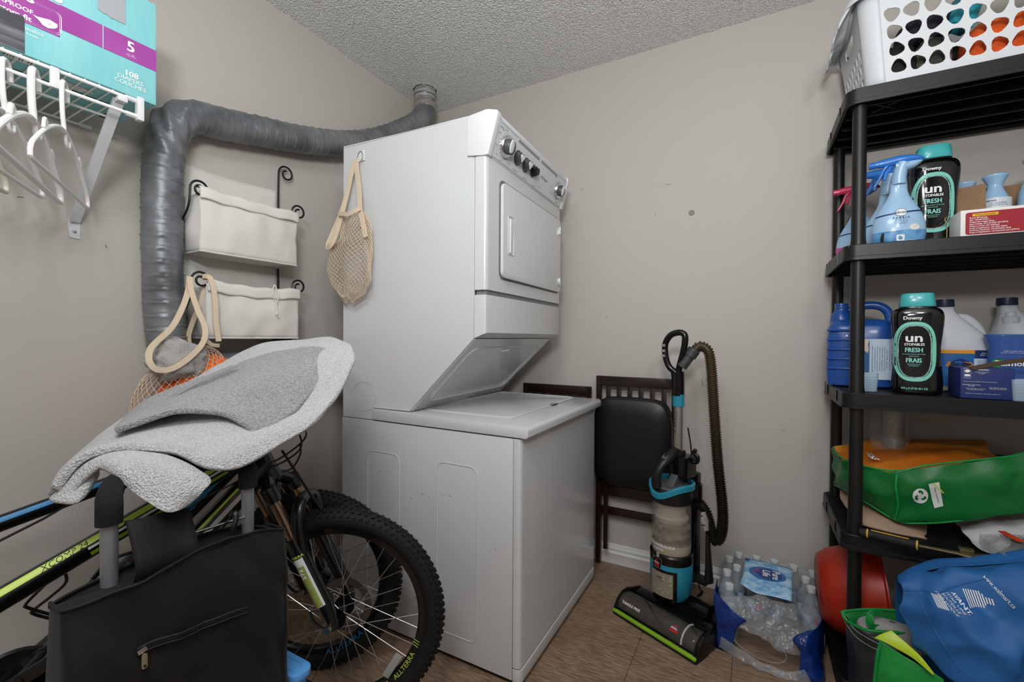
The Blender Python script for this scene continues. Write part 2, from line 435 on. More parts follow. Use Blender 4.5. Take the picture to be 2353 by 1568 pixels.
# dryer front: upper frame with door, lower panel
def ufront(z0, z1, x1=.648, bot=None, name='dryer_front_frame'):
    xs = [(.602, 0), (.636, 0), (x1 - .004, .004), (x1, .014), (x1, DWD - .014), (x1 - .004, DWD - .004), (.636, DWD), (.602, DWD)]
    g = G(DM)
    if bot is None: g.prism(xs, z0, z1, 'z', .0015, 1)
    else:
        lo = [(x, y, z0 + (bot - z0) * ((x - .602) / (x1 - .602))) for x, y in xs]; hi = [(x, y, z1) for x, y in xs]
        g.loft([lo, hi])
    return g.build(name, EN, T)
ufront(1.256, 1.700); ufront(1.096, 1.240, bot=1.114, name='dryer_lower_panel')
G(DM).span((.604, .01, 1.238), (.6425, DWD - .01, 1.258)).build('dark_seam', mat('seam_grey', '77797b', .6), T)
g = G(DM); g.prism(rrect(.59, .345, .028, 6, DWD / 2 + .03, 1.475), .647, .651, 'x'); g.build('door_gasket', mat('gasket_grey', '6d6f70', .5), T)
g = G(DM); g.prism(rrect(.577, .332, .024, 6, DWD / 2 + .031, 1.473), .648, .6615, 'x', .004)
door = g.build('dryer_door', EN, T)
g = G(DM); g.tube([(.6622, a, b) for a, b in rrect(.045, .135, .006, 3, .152, 1.462)], .0018, 6, closed=True)
hd = g.build('handle_frame', EN, door)
g = G(DM); g.prism([(.142, 1.52)] + [(.142 + .0, 1.40)] + [(.158 - .007 * math.cos(k), 1.40 + .12 * k / 3.14) for k in [i * .314 for i in range(11)]], .661, .666, 'x', .001)
g.build('handle', WHITE_PLASTIC, door)
for z in (1.588, 1.352):
    g = G(DM); g.span((.647, .641, z - .018), (.668, .653, z + .018), .002); g.cyl((.668, .647, z - .018), (.668, .647, z + .018), .005, 10)
    g.build('hinge', STEEL, T)
# control console
ca = [(.575, 1.705), (.640, 1.697), (.655, 1.697), (.692, 1.826), (.688, 1.836), (.655, 1.845), (.645, 1.846), (.575, 1.838)]
for ya, yb in ((-.006, .022), (DWD - .022, DWD + .006)): g = G(DM); g.prism(ca, ya, yb, 'y', .004); g.build('console_end_cap', WHITE_PLASTIC, T)
g = G(DM); g.prism([(.578, 1.708), (.638, 1.700), (.650, 1.700), (.686, 1.826), (.682, 1.834), (.645, 1.842), (.578, 1.838)], .02, DWD - .02, 'y', .002); g.build('console_shell', WHITE_PLASTIC, T)
cx = V((.650, 0, 1.700)); cd = (V((.686, 0, 1.826)) - cx).normalized()
CM = DM @ frame((.650, 0, 1.700), (0, 1, 0), y=cd)      # x along the console, y up the slope, z outwards
if (CM.to_3x3() @ V((0, 0, 1))).x < 0: raise RuntimeError('console frame')
FACE = mat('console_face', 'd3d8db', .32)
g = G(CM); g.span((.024, .004, .0005), (DWD - .024, .126, .0025), .001, seg=1); face = g.build('console_face', FACE, T)
g = G(CM)
for a, b_, y0, y1 in ((.03, .16, .117, .1185), (.17, .36, .106, .116), (.38, .56, .106, .116), (.57, .675, .117, .1185)): g.span((a, y0, .0024), (b_, y1, .003))
g.build('grey_stripe', mat('console_stripe', '8d8f92', .4), face)
wp = lambda u, v, w=0: CM @ V((u, v, .0029 + w))
decal([('t', 'NORMAL', .006, .045, .105), ('t', 'Regular 14', .0055, .078, .108), ('t', 'Heavy 16', .0045, .055, .100), ('t', 'PreSoak 4', .0045, .038, .085), ('t', 'CASUAL', .0045, .036, .045),
       ('t', 'Light 6', .0045, .050, .020), ('t', 'Regular 10', .0045, .080, .009), ('t', 'DELICATE', .0045, .140, .018), ('t', 'Off', .005, .13, .1), ('t', 'WASH TEMP', .0055, .195, .012), ('t', 'WATER LEVEL', .0055, .28, .010),
       ('t', 'WATER TEMP', .0055, .365, .009), ('t', 'PUSH TO START', .005, .42, .018), ('t', 'TIMED DRY', .005, .55, .105), ('t', 'More Dry', .0045, .535, .055), ('t', 'WRINKLE', .0045, .54, .03), ('t', 'Cool', .005, .655, .09), ('t', 'Off', .005, .655, .02),
       ('t', 'AUTOMATIC', .005, .62, .012), ('ring', ell(.008, .012, 16, .455, .058), .0008)], 'lettering', INK_BLACK, face, wp)
decal([('t', 'Whirlpool', .017, .445, .060, {'shear': .25})], 'logo_lettering', INK_BLACK, face, wp)
def dial(u, v, r, big=True, dark=False):
    K = CM @ Matrix.Translation((u, v, .0025))
    g = G(K)
    if big:
        for k in range(22):
            a = 2 * PI * k / 22; g.box((math.cos(a) * (r + .004), math.sin(a) * (r + .004), .0004), (.005, .0016, .0006), 0, Matrix.Rotation(a, 4, 'Z'))
        g.build('dial_marks', mat('dial_red', '7a3a36', .5), face)
        g = G(K); g.lathe([(.0001, 0), (r, 0), (r, .007), (r * .93, .011), (r * .8, .012), (.0001, .012)], 32); kn = g.build('dial', CHROME, T)
        kn['label'] = 'chrome ringed timer dial'
        g = G(K); g.lathe([(.0001, .010), (r * .70, .010), (r * .68, .026), (r * .62, .029), (.0001, .029)], 28); g.build('dial_grip', mat('grip_dark', '4a4c4f', .35), kn)
        g = G(K); R = r * .64; g.prism([(R * math.cos(a) * .55 - R * .3, R * math.sin(a) * .95) for a in [2 * PI * i / 22 for i in range(22)]], .026, .0325, 'z', .0015); g.build('grip_insert', WHITE_PLASTIC, kn)
    else:
        g.lathe([(.0001, 0), (r * 1.15, 0), (r * 1.15, .0015), (.0001, .0015)], 24); g.build('dial_plate', mat('grip_dark', '4a4c4f', .35), face)
        hrt = []
        for i in range(24):
            t = 2 * PI * i / 24; hrt.append((r * .056 * 16 * math.sin(t) ** 3, r * .056 * (13 * math.cos(t) - 5 * math.cos(2 * t) - 2 * math.cos(3 * t) - math.cos(4 * t)) + r * .1))
        g = G(K); g.prism([(a, b_) for a, b_ in hrt], .001, .020, 'z', .001); kn = g.build('knob', mat('grip_dark', '4a4c4f', .35) if not dark else PLASTIC_BLACK, T)
        if not dark:
            g = G(K); g.prism([(a * .68, b_ * .68 + .001) for a, b_ in hrt], .019, .0235, 'z', .001); g.build('knob_insert', WHITE_PLASTIC, kn)
        else:
            g = G(K); g.cyl((0, 0, .0), (0, 0, .024), r * .62, 20); g.build('knob_cap', PLASTIC_BLACK, kn)
dial(.092, .060, .037); dial(.190, .056, .0235, False); dial(.262, .055, .0235, False); dial(.330, .055, .0215, False, True); dial(.600, .060, .034)
# marks on the cabinet side
g = G(DM); g.tube([(.112 + .062 * math.cos(a), -.0002, .870 + .056 * math.sin(a)) for a in [2 * PI * i / 36 for i in range(36)]], .0009, 5, closed=True); g.build('vent_knockout_ring', mat('ring_grey', 'b5b7b8', .4), T)
sg = G()
for x, z, l, a in ((-.9, .56, .008, .2), (-.93, .555, .005, -.6), (-1.07, .52, .006, .8), (-1.02, .545, .009, .1), (-1.22, .6, .006, .5), (-.72, .42, .006, 1), (-.99, .54, .005, .3)):
    sg = G(); sg.box((x, WY0 - .0001, z), (l, .0005, .0016), 0, Matrix.Rotation(a, 4, 'Y')); sg.build('scuff_mark', SC, T, flat=True)
# ------------------------------------------------------------ flexible vent duct
T = thing('vent_duct', 'thick grey taped flexible duct running up and along the wall to the ceiling', 'duct', (-1.665, .72, .3))
DP = smooth_path([(-1.57, 1.36, 1.0), (-1.60, 1.15, 1.0), (-1.645, .93, .985), (-1.664, .80, 1.0), (-1.668, .733, 1.08), (-1.668, .718, 1.4), (-1.668, .722, 1.66), (-1.667, .742, 1.775), (-1.667, .80, 1.832), (-1.667, .90, 1.853), (-1.667, 1.05, 1.885), (-1.666, 1.23, 1.925), (-1.662, 1.45, 1.995), (-1.645, 1.62, 2.075), (-1.62, 1.78, 2.185), (-1.602, 1.88, 2.27), (-1.60, 1.922, 2.345), (-1.60, 1.925, 2.40)], 14)
# resample evenly and swell in a spiral rib
def resample(P, step):
    out = [P[0].copy()]; acc = 0
    for a, b_ in zip(P, P[1:]):
        d = (b_ - a).length
        while acc + d >= step:
            t = (step - acc) / d; a = a.lerp(b_, t); d = (b_ - a).length; out.append(a.copy()); acc = 0
        acc += d
    return out
P = resample(DP, .0052); N = len(P); NV = 40; R0 = .0545; pitch = .042
g = G(); rings = []; prev = V((1, 0, 0)); s_ = 0
for i, p in enumerate(P):
    t = (P[min(i + 1, N - 1)] - P[max(i - 1, 0)]).normalized()
    u = (prev - t * prev.dot(t)).normalized(); prev = u; w_ = t.cross(u); s_ = i * .0052; ring = []
    for k in range(NV):
        q = 2 * PI * k / NV
        ph = ((s_ / pitch) + k / NV * .35) % 1.0
        rr = R0 + .0030 * math.exp(-((ph - .5) / .07) ** 2) - .0022 * math.exp(-((ph - .62) / .06) ** 2)
        d = u * math.cos(q) + w_ * math.sin(q); pp = p + d * rr
        nz_ = noise.noise(V((pp.x * 24, pp.y * 24 + pp.z * 9, pp.z * 24))) * .0022
        bend = math.exp(-((s_ - 1.37) / .09) ** 2)
        nz_ += bend * .006 * math.sin(q * 6 + s_ * 90) * (1 if q > 1.5 else .4)
        ring.append(p + d * (rr + nz_))
    rings.append(ring)
g.loft(rings)
TAPE = mat('grey_duct_tape', '84878b', .40, .3, bump=(40, .3, .003), var=(9, '5e6164', .35, .7))
g.build('flexible_hose', TAPE, T, sharp=60)
g = G(); FR = []
for i in range(14):
    z = 2.352 + i * .008; FR.append((.0575 + .002 * math.sin(i * 2.4) + (.002 if i in (2, 3, 9) else 0), z))
g.lathe(FR, 30, Matrix.Translation((DUC.x, DUC.y, 0)))
for v in g.v: v += V((noise.noise(v * 45), noise.noise(v * 45 + V((5, 5, 5))), 0)) * .004
g.build('foil_tape_collar', mat('foil_tape', 'c2c0b6', .22, .9, bump=(40, .8, .004)), T, sharp=60)
g = G(); g.lathe([(.0575, 2.40), (.061, 2.42), (.058, 2.452), (.056, 2.50)], 30, Matrix.Translation((DUC.x, DUC.y, 0)))
g.build('ceiling_sleeve', mat('sleeve', 'a9aaa8', .5, .3, bump=(60, .6, .003)), T)
g = G()
for z in (2.418,): g.lathe([(.0600, z - .004), (.0615, z), (.0600, z + .004)], 30, Matrix.Translation((DUC.x, DUC.y, 0)), cap=False)
g.build('clamp_band', mat('band_dark', '55585c', .4, .5), T)
# ------------------------------------------------------------ wire closet shelf with bracket
SX = -1.432
T = thing('wire_shelf', 'white coated wire closet shelf on the left wall under the turquoise box', 'shelf', (LW, .3, 1.7))
WC = mat('white_coated_wire', 'f1f1ef', .4)
for x, z, r in ((SX, 1.716, .0042), (SX + .004, 1.675, .0042), (-1.58, 1.706, .0032), (-1.724, 1.711, .0032)):
    G().cyl((x, -.45, z), (x, .567 if x > -1.5 else .553, z), r, 10).build('long_wire', WC, T)
y = -.43
while y < .56:
    G().tube([(-1.730, y, 1.7135), (SX - .002, y, 1.7195), (SX + .0035, y, 1.7192)], .0021, 6).build('cross_wire', WC, T)
    y += .0268
g = G(); g.span((SX - .007, .556, 1.665), (SX + .012, .571, 1.7265), .003); e = g.build('end_cap', WHITE_PLASTIC, T)
for z in (1.716, 1.675): g = G(); g.cyl((SX, .535, z), (SX, .565, z), .0068, 12); g.build('cap_socket', WHITE_PLASTIC, e)
G().cyl((-1.724, .535, 1.711), (-1.724, .562, 1.711), .0055, 10).build('end_cap', WHITE_PLASTIC, T)
G().box((SX + .006, .400, 1.695), (.008, .017, .048), .003).build('rod_joiner', WHITE_PLASTIC, T)
PW = mat('painted_steel', 'd6d8dc', .45)
g = G(); a, b_ = V((-1.726, .527, 1.425)), V((SX - .012, .527, 1.706)); d = (b_ - a).normalized(); nrm = V((d.z, 0, -d.x))
BM = frame(a, d, y=(0, 1, 0)); L_ = (b_ - a).length
g = G(BM); g.prism([(-.011, 0), (.011, 0), (.011, .012), (.009, .012), (.009, .002), (-.009, .002), (-.009, .012), (-.011, .012)], 0, L_, 'x', .0006, 1)
for v in g.v: pass
brk = g.build('bracket', PW, T)
g = G(); g.prism([(.516, 1.382), (.540, 1.379), (.541, 1.43), (.534, 1.452), (.520, 1.452), (.513, 1.425)], LW + .0003, LW + .003, 'x', .0006, 1); g.build('bracket_foot', PW, brk)
g = G(); g.lathe([(.0001, 0), (.0058, 0), (.005, .003), (.002, .0035), (.0001, .002)], 14, frame((LW + .003, .527, 1.40), (0, 1, 0), z=(1, 0, 0))); g.build('screw', CHROME, brk)
g = G(); g.span((SX - .03, .517, 1.700), (SX + .006, .538, 1.712), .003); g.build('bracket_tip', PW, brk)
# ------------------------------------------------------------ hangers
HM = mat('white_hanger_plastic', 'ececea', .3)
def hanger(tx, M, r=.0046, tilt=0, group='tubular hangers on the closet rod', cream=False):
    """local x runs along the bottom bar, z up, origin inside the hook on the rod"""
    m = HM if not cream else mat('ivory_hanger_plastic', 'e2ded0', .35)
    T = thing('clothes_hanger', tx, 'hanger', group=group, M=M)
    hk = [(.030, -.026), (.0285, -.008), (.020, .006), (.006, .0115), (-.008, .006), (-.0125, -.010), (-.0125, -.04), (-.008, -.07), (0, -.092), (.0, -.108)]
    g = G(M); g.tube(smooth_path([(a, 0, b_) for a, b_ in hk], 4), r * 1.05, 10); g.build('hook', m, T)
    out = [(0, -.104), (.05, -.113), (.12, -.146), (.19, -.195), (.207, -.214), (.209, -.226), (.198, -.236), (.10, -.236), (0, -.236), (-.10, -.236), (-.198, -.236), (-.209, -.226), (-.207, -.214), (-.19, -.195), (-.12, -.146), (-.05, -.113)]
    g = G(M); g.tube(smooth_path([(a, 0, b_) for a, b_ in out], 4, True), r, 10, closed=True); g.build('frame', m, T)
    for sx in (1, -1):
        g = G(M); g.tube(smooth_path([(sx * .115, 0, -.142), (sx * .122, 0, -.128), (sx * .130, 0, -.130), (sx * .136, 0, -.150)], 3), r * .8, 8); g.build('strap_notch', m, T)
    g = G(M); g.tube(smooth_path([(.012, 0, -.106), (.018, 0, -.128), (.034, 0, -.134), (.044, 0, -.126), (.044, 0, -.114)], 3), r * .75, 8); g.build('accessory_hook', m, T)
    return T
for tx, y, ang, r, cream, tl in (
        ('white plastic hanger hanging nearest the bracket on the closet rod', .416, 151, .0044, False, .0),
        ('thick white plastic hanger second from the bracket on the closet rod', .366, 152, .0066, False, .02),
        ('white plastic hanger third from the bracket with its hook at the far left', .322, 150, .0050, False, -.02),
        ('ivory plastic hanger farthest from the bracket, only one corner in view', .262, 150, .0056, True, .02)):
    M = Matrix.Translation((SX + .004, y, 1.6795)) @ Matrix.Rotation(math.radians(ang), 4, 'Z') @ Matrix.Rotation(tl, 4, 'Y') @ Matrix.Translation((0, 0, r))
    hanger(tx, M, r, cream=cream)
# ------------------------------------------------------------ diaper carton
BX0, BX1, BY0, BY1, BZ0, BZ1 = -1.645, -1.425, .10, .599, 1.7215, 1.992
T = thing('diaper_carton', 'turquoise cardboard diaper box with a purple band lying on the wire shelf', 'box', (-1.53, .35, 1.722))
TEAL = mat('turquoise_carton', '7cc6ca', .42, var=(5, '93d2d5', .35, .7), bump=(14, .4, .004), stretch=(1, 3, .6))
G().span((BX0, BY0, BZ0), (BX1, BY1, BZ1), .0025).build('carton', TEAL, T)
bw = plane_warp((BX1 + .0006, 0, 0), (0, 1, 0), (0, 0, 1))
def crw(k): return lambda u, v, w=0: bw(u, v, .0003 * k + w)
PUR = mat('purple_print', '9a3f95', .42, var=(9, 'a64ea0', .35, .7))
decal([('r', .10, 1.792, .409, 1.866), ('r', .409, 1.812, .5988, 1.868)], 'purple_band', PUR, T, crw(1))
decal([('r', .4862, 1.811, .4878, 1.868)], 'pale_divider', mat('pale_blue_print', 'a9d9e6', .45), T, crw(2))
fr = rrect(.30, .052, .010, 4, .262, 1.821)
decal([('ring', fr, .0014), ('ring', rrect(.294, .045, .008, 4, .262, 1.821), .0007)], 'white_frame_line', INK_WHITE, T, crw(2))
decal([('t', 'diapers', .034, .318, 1.851, {'bold': True}), ('t', 'LEAKPROOF', .0135, .328, 1.820, {'bold': True}), ('t', 'custom fit', .016, .330, 1.803, {'bold': True}), ('t', 'ajustement personnalisé', .0125, .322, 1.780), ('t', 'contre les fuites', .0085, .345, 1.769),
       ('t', '5', .036, .543, 1.845, {'bold': True}), ('t', 'size  taille', .004, .543, 1.826), ('t', '12 kg+ 27 lb+', .004, .543, 1.822), ('t', '108', .020, .544, 1.775, {'bold': True}), ('t', 'DIAPERS', .0145, .542, 1.761), ('t', 'COUCHES', .0145, .542, 1.748), ('t', 's', .05, .405, 1.886, {'bold': True})],
      'lettering', INK_WHITE, T, crw(3))
dp = [(.364, 1.817), (.372, 1.8165), (.392, 1.822), (.405, 1.819), (.404, 1.811), (.398, 1.805), (.389, 1.801), (.380, 1.803), (.374, 1.810)]
decal([('p', dp, 0, 0)], 'diaper_picture', INK_WHITE, T, crw(4))
decal([('ring', [(.391 + .0022 * math.cos(a) * (1 + .3 * math.sin(a)), 1.811 + .0022 * math.sin(a)) for a in [i * PI / 6 for i in range(12)]], .0006)], 'heart_outline', PUR, T, crw(5))
TP = mat('dark_packing_tape', '47484d', .3, var=(7, '85878e', .45, .72), stretch=(1, .7, 9), bump=(30, .6, .003))
decal([('p', [(.10, 1.7225), (.3515, 1.7225), (.3515, 1.801), (.345, 1.8035), (.33, 1.7995), (.31, 1.805), (.10, 1.804)], 0, 0)], 'black_tape', TP, T, crw(6), label='black crinkled tape patch')
decal([('p', [(.477, 1.992), (.532, 1.992), (.532, 1.8975), (.5255, 1.8985), (.520, 1.896), (.510, 1.898), (.503, 1.8955), (.495, 1.9), (.488, 1.898), (.480, 1.9015), (.477, 1.9005)], 0, 0)], 'silver_tape', mat('silver_tape', 'adb0b5', .38, .2, bump=(400, .4, .0004)), T, crw(3), label='torn strip of silver tape')
uw = lambda k: plane_warp((0, 0, BZ0 - .0005 - .0003 * k), (0, 1, 0), (1, 0, 0))     # underside (u = y, v = x)
decal([('r', .16, -1.60, .30, -1.45), ('r', .33, -1.545, .57, -1.525), ('r', .55, -1.64, .585, -1.6)], 'dark_print_field', mat('dark_print', '2e3033', .5), T, uw(1))
decal([('e', .455, -1.50, .075, .035), ('r', .33, -1.47, .375, -1.445), ('r', .31, -1.545, .345, -1.52)], 'white_print_field', INK_WHITE, T, uw(2))
decal([('ring', ell(.068, .030, 28, .455, -1.50), .001), ('t', '40-44 LB', .006, .455, -1.505), ('t', 'MORE SECURE', .005, .455, -1.495), ('t', 'IIII II III', .018, .352, -1.4575), ('t', 'III II II', .016, .328, -1.5325)], 'lettering', INK_BLACK, T, uw(3))
G().span((BX0, .335, BZ1), (BX1, .365, BZ1 + .0006)).build('top_seam_tape', mat('silver_tape', 'adb0b5'), T)
# ------------------------------------------------------------ canvas wall organizer
CAN = mat('canvas', 'dedcd5', .85, bump=(420, .5, .0006), var=(3, 'd2cfc7', .35, .7), sheen=.2)
T = thing('wall_organizer', 'white canvas two-bin wall organizer with black scrolled wire frame', 'organizer', (LW, .98, 1.09))
def sag_grid(fn, nu, nv): g = G(); g.grid(fn, nu, nv); return g
g = sag_grid(lambda a, b_: V((LW + .010 + .003 * math.sin(a * 9) * math.sin(b_ * 7), .765 + .385 * a, 1.095 + .60 * b_ - .008 * math.sin(a * PI) * b_)), 20, 20)
g.build('canvas_back', CAN, T, solid=.003, sharp=0)
def scroll(c, ax1, ax2, r0, r1, turns, start, m='wire_scroll', tail=None, parent=None):
    pts = []
    n = 26
    for i in range(n + 1):
        t = i / n; a = start + turns * 2 * PI * t; r = r0 + (r1 - r0) * t
        pts.append(V(c) + V(ax1) * (r * math.cos(a)) + V(ax2) * (r * math.sin(a)))
    if tail: pts = smooth_path([V(p) for p in tail] + [pts[0]], 4)[:-1] + pts
    g = G(); g.tube(pts, .0036, 8); return g.build(m, WIRE_BLACK, T)
# long side rods with a curl at the top
scroll((LW + .024, 1.178, 1.772), (0, 1, 0), (0, 0, 1), .034, .012, -1.25, PI, 'wire_rod', tail=[(LW + .018, 1.146, 1.085), (LW + .018, 1.146, 1.4), (LW + .02, 1.145, 1.70)])
scroll((LW + .024, .745, 1.772), (0, 1, 0), (0, 0, 1), .034, .012, 1.25, 0, 'wire_rod', tail=[(LW + .018, .778, 1.085), (LW + .018, .778, 1.4), (LW + .02, .779, 1.70)])
def canvas_bin(z0, zt, xf, y0, y1, sag, name='canvas_bin'):
    """an open soft box, bulging a little, with a folded flap round the rim"""
    g = G()
    def pt(u, v):     # u around left-front-right, v up
        d = xf - (LW + .02); per = [(LW + .02, y0), (xf, y0), (xf, y1), (LW + .02, y1)]
        L = [d, y1 - y0, d]; s = u * sum(L)
        k = 0
        while k < 2 and s > L[k]: s -= L[k]; k += 1
        f = s / L[k]; a, b_ = per[k], per[k + 1]
        x = a[0] + (b_[0] - a[0]) * f; y = a[1] + (b_[1] - a[1]) * f
        z = z0 + (zt - z0) * v
        bul = math.sin(f * PI) * math.sin(v * PI) * .012 + noise.noise(V((u * 11, v * 3, z0 * 5))) * .005
        if k == 1: x += bul; z -= sag * math.sin(f * PI) * v
        elif k == 0: y -= bul; z -= .012 * math.sin(f * PI) * v
        else: y += bul; z -= .012 * math.sin(f * PI) * v
        return V((x, y, z))
    NU = 60
    us = [i / NU for i in range(NU + 1)]
    d = xf - (LW + .02); tot = 2 * d + y1 - y0
    us = sorted(us + [d / tot - .004, d / tot + .004, (tot - d) / tot - .004, (tot - d) / tot + .004])
    vs = []; nv = 14
    for j in range(nv):
        for u in us: vs.append(pt(u, j / (nv - 1)))
    n = len(us); g.add(vs, [(j * n + i, j * n + i + 1, (j + 1) * n + i + 1, (j + 1) * n + i) for j in range(nv - 1) for i in range(n - 1)])
    b = g.build(name, CAN, T, solid=.003, sharp=50)
    g = G(); g.grid(lambda a, c: V((LW + .02 + (xf - LW - .02) * c, y0 + (y1 - y0) * a, z0 + .002 - .006 * math.sin(a * PI) * math.sin(c * PI))), 14, 8); g.build('bin_base', CAN, b, solid=.004)
    g = G(); g.tube([pt(u, 0) + V((.001, 0, 0)) for u in us], .0032, 6); g.build('piping', CAN, b)
    # rim flap folded over the front
    g = G()
    def fl(a, c):
        yy = y0 - .006 + (y1 - y0 + .012) * a
        zt_ = zt + .012 - sag * math.sin(a * PI) * .9
        return V((xf - .022 + .028 * min(1, c * 2.2) + .004 * c + .002 * math.sin(a * 17), yy, zt_ - .040 * max(0, c - .35) / .65 + .002 * math.sin(a * 23)))
    g.grid(fl, 40, 9); g.build('rim_flap', CAN, b, solid=.003, sharp=0)
    return b
b1 = canvas_bin(1.377, 1.575, -1.587, .790, 1.135, .004)
b2 = canvas_bin(1.092, 1.275, -1.587, .812, 1.142, .012)
for (cy, cz, sgn, zb) in ((.790, 1.578, 1, 1.50), (1.148, 1.59, 1, 1.50), (.793, 1.282, 1, 1.2), (1.148, 1.295, 1, 1.2)):
    scroll((-1.592, cy, cz), (0, 1, 0), (0, 0, 1), .029, .011, -1.25, PI * .95, tail=[(LW + .02, .76 if cy < 1 else 1.15, zb - .06), (-1.64, .757 if cy < 1 else 1.13, zb - .03), (-1.60, cy - .03, zb + .02)])
g = G(); g.tube(smooth_path([(-1.575, 1.034, 1.291), (-1.567, 1.024, 1.262), (-1.569, 1.039, 1.218), (-1.568, 1.042, 1.172)], 4), .0022, 6); g.build('drawstring', CAN, b2)
g = G(); g.tube(smooth_path([(-1.575, 1.038, 1.291), (-1.565, 1.045, 1.250), (-1.569, 1.037, 1.209), (-1.568, 1.047, 1.169)], 4), .0020, 6); g.ball((-1.566, 1.039, 1.182), .005, 8); g.build('drawstring', CAN, b2)
g = G(); g.cyl((-1.70, 1.125, 1.085), (-1.62, 1.125, 1.085), .016, 16); g.build('frame_foot', WIRE_BLACK, T)
# ------------------------------------------------------------ mesh shopping bags
COT = mat('cotton_net', 'd3c0a8', .85, bump=(500, .5, .0005))
def net(fn, nu, nv, r, name, parent, slant=.5, samples=22):
    """two crossing families of cords on the surface fn(u, v); knotted diamonds"""
    g = G()
    for s in (1, -1):
        for i in range(nu):
            pts = []
            for j in range(samples + 1):
                v = j / samples; u = (i / nu + s * slant * v + .5 * (1 if s > 0 else 1) / nu) % 1.0
                pts.append(fn(u, v))
            g.tube(pts, r, 4, cap=False)
    o = g.build(name, COT, parent, sharp=0); o['kind'] = 'stuff'; return o
def ribbon(pts, wd, th, normal, name, parent, n=6, m=None):
    P = smooth_path(pts, n); N = len(P); rings = []; nr = V(normal)
    for i, p in enumerate(P):
        t = (P[min(i + 1, N - 1)] - P[max(i - 1, 0)]).normalized()
        u = (nr - t * nr.dot(t)).normalized(); w_ = t.cross(u); ring = []
        for k in range(11): ring.append(p + w_ * (wd * (k / 10 - .5)) + u * (th / 2 + (.0007 if k % 2 else 0)))
        for k in range(10, -1, -2): ring.append(p + w_ * (wd * (k / 10 - .5)) - u * (th / 2))
        rings.append(ring)
    g = G(); g.loft(rings); return g.build(name, m or COT, parent, sharp=30)
T = thing('net_bag', 'empty beige cotton net bag hanging flat on the dryer side', 'bag', (-1.33, 1.2, 1.24))
def itp(v, tab):
    for (a, p), (b_, q) in zip(tab, tab[1:]):
        if v <= b_: t = (v - a) / (b_ - a); return p + (q - p) * t * t * (3 - 2 * t)
    return tab[-1][1]
LB = [(0, -1.383), (.26, -1.392), (.40, -1.448), (.6, -1.462), (.8, -1.442), (.93, -1.408), (1, -1.375)]
RB = [(0, -1.264), (.2, -1.240), (.5, -1.229), (.75, -1.236), (.9, -1.268), (1, -1.325)]
def f1(u, v):
    z = 1.560 - .322 * v; l, r = itp(v, LB), itp(v, RB); a = 2 * PI * u
    c_ = (l + r) / 2; w_ = (r - l) / 2; t = .012 + .013 * math.sin(v * PI)
    x = c_ + w_ * math.cos(a); y = 1.190 - t * math.sin(a) * (1 + .4 * math.sin(a * 5 + v * 2)) - t * .2
    return V((x + .005 * math.sin(a * 4 + v * 9), min(y, 1.215), z - .012 * math.sin(a * 2 + 1) * v))
net(f1, 34, 1, .0011, 'net', T, slant=.55, samples=34)
N1 = (0, -1, 0)
ribbon([(-1.335, 1.203, 1.770), (-1.352, 1.198, 1.72), (-1.372, 1.194, 1.64), (-1.380, 1.176, 1.56), (-1.388, 1.160, 1.49), (-1.402, 1.152, 1.452), (-1.425, 1.154, 1.440), (-1.446, 1.166, 1.452), (-1.442, 1.185, 1.50), (-1.416, 1.196, 1.56), (-1.385, 1.199, 1.63)], .022, .003, N1, 'strap', T)
ribbon([(-1.330, 1.201, 1.772), (-1.318, 1.192, 1.73), (-1.300, 1.188, 1.65), (-1.278, 1.172, 1.57), (-1.254, 1.162, 1.52), (-1.241, 1.165, 1.46)], .022, .003, N1, 'strap', T)
ribbon([(-1.385, 1.165, 1.562), (-1.345, 1.157, 1.556), (-1.318, 1.155, 1.551), (-1.29, 1.157, 1.558), (-1.268, 1.165, 1.568)], .016, .003, N1, 'rim_band', T)
T = thing('wire_hook', 'small silver wire hook on the dryer side holding the net bag', 'hook', (-1.325, 1.218, 1.77))
g = G(); g.tube(smooth_path([(-1.335, 1.2165, 1.80), (-1.325, 1.2165, 1.806), (-1.315, 1.2165, 1.80), (-1.312, 1.214, 1.775), (-1.318, 1.202, 1.762), (-1.33, 1.2, 1.762), (-1.339, 1.202, 1.768), (-1.340, 1.2155, 1.785)], 4, True), .0014, 6, closed=True); g.build('wire_loop', STEEL, T)
g = G(); g.span((-1.345, 1.2185, 1.77), (-1.306, 1.2225, 1.81), .001); g.build('magnet_plate', WHITE_PLASTIC, T)
# full bag with orange cloth and grey cloth
T = thing('net_bag', 'stuffed beige net bag hanging from the lower wire scroll beside the grey duct', 'bag', (-1.56, .74, .8))
C2 = V((-1.575, .735, .90))
def f2(u, v):
    a = 2 * PI * u; ph = .42 + v * (PI - .45)
    r = math.sin(ph) ** .85
    z = math.cos(ph)
    p = C2 + V((.078 * r * math.cos(a), .138 * r * math.sin(a), .155 * z))
    p.z += .055 * (p.y - C2.y) / .138 * (1 - v)
    return p + V((1, 0, 0)) * noise.noise(p * 14) * .008
net(f2, 34, 1, .0010, 'net', T, slant=.42, samples=30)
def sp(*l): return [V(p) for p in l]
N2 = (1, -.2, 0)
ribbon([(-1.575, 0.751, 1.287), (-1.570, 0.744, 1.242), (-1.545, 0.718, 1.189), (-1.525, 0.680, 1.125), (-1.510, 0.635, 1.082), (-1.500, 0.614, 1.057), (-1.490, 0.609, 1.025), (-1.485, 0.626, 1.002), (-1.485, 0.667, 1.005), (-1.490, 0.718, 1.041), (-1.500, 0.754, 1.083), (-1.520, 0.767, 1.127), (-1.540, 0.758, 1.177), (-1.560, 0.749, 1.239), (-1.573, 0.750, 1.284)], .0155, .004, N2, 'strap', T)
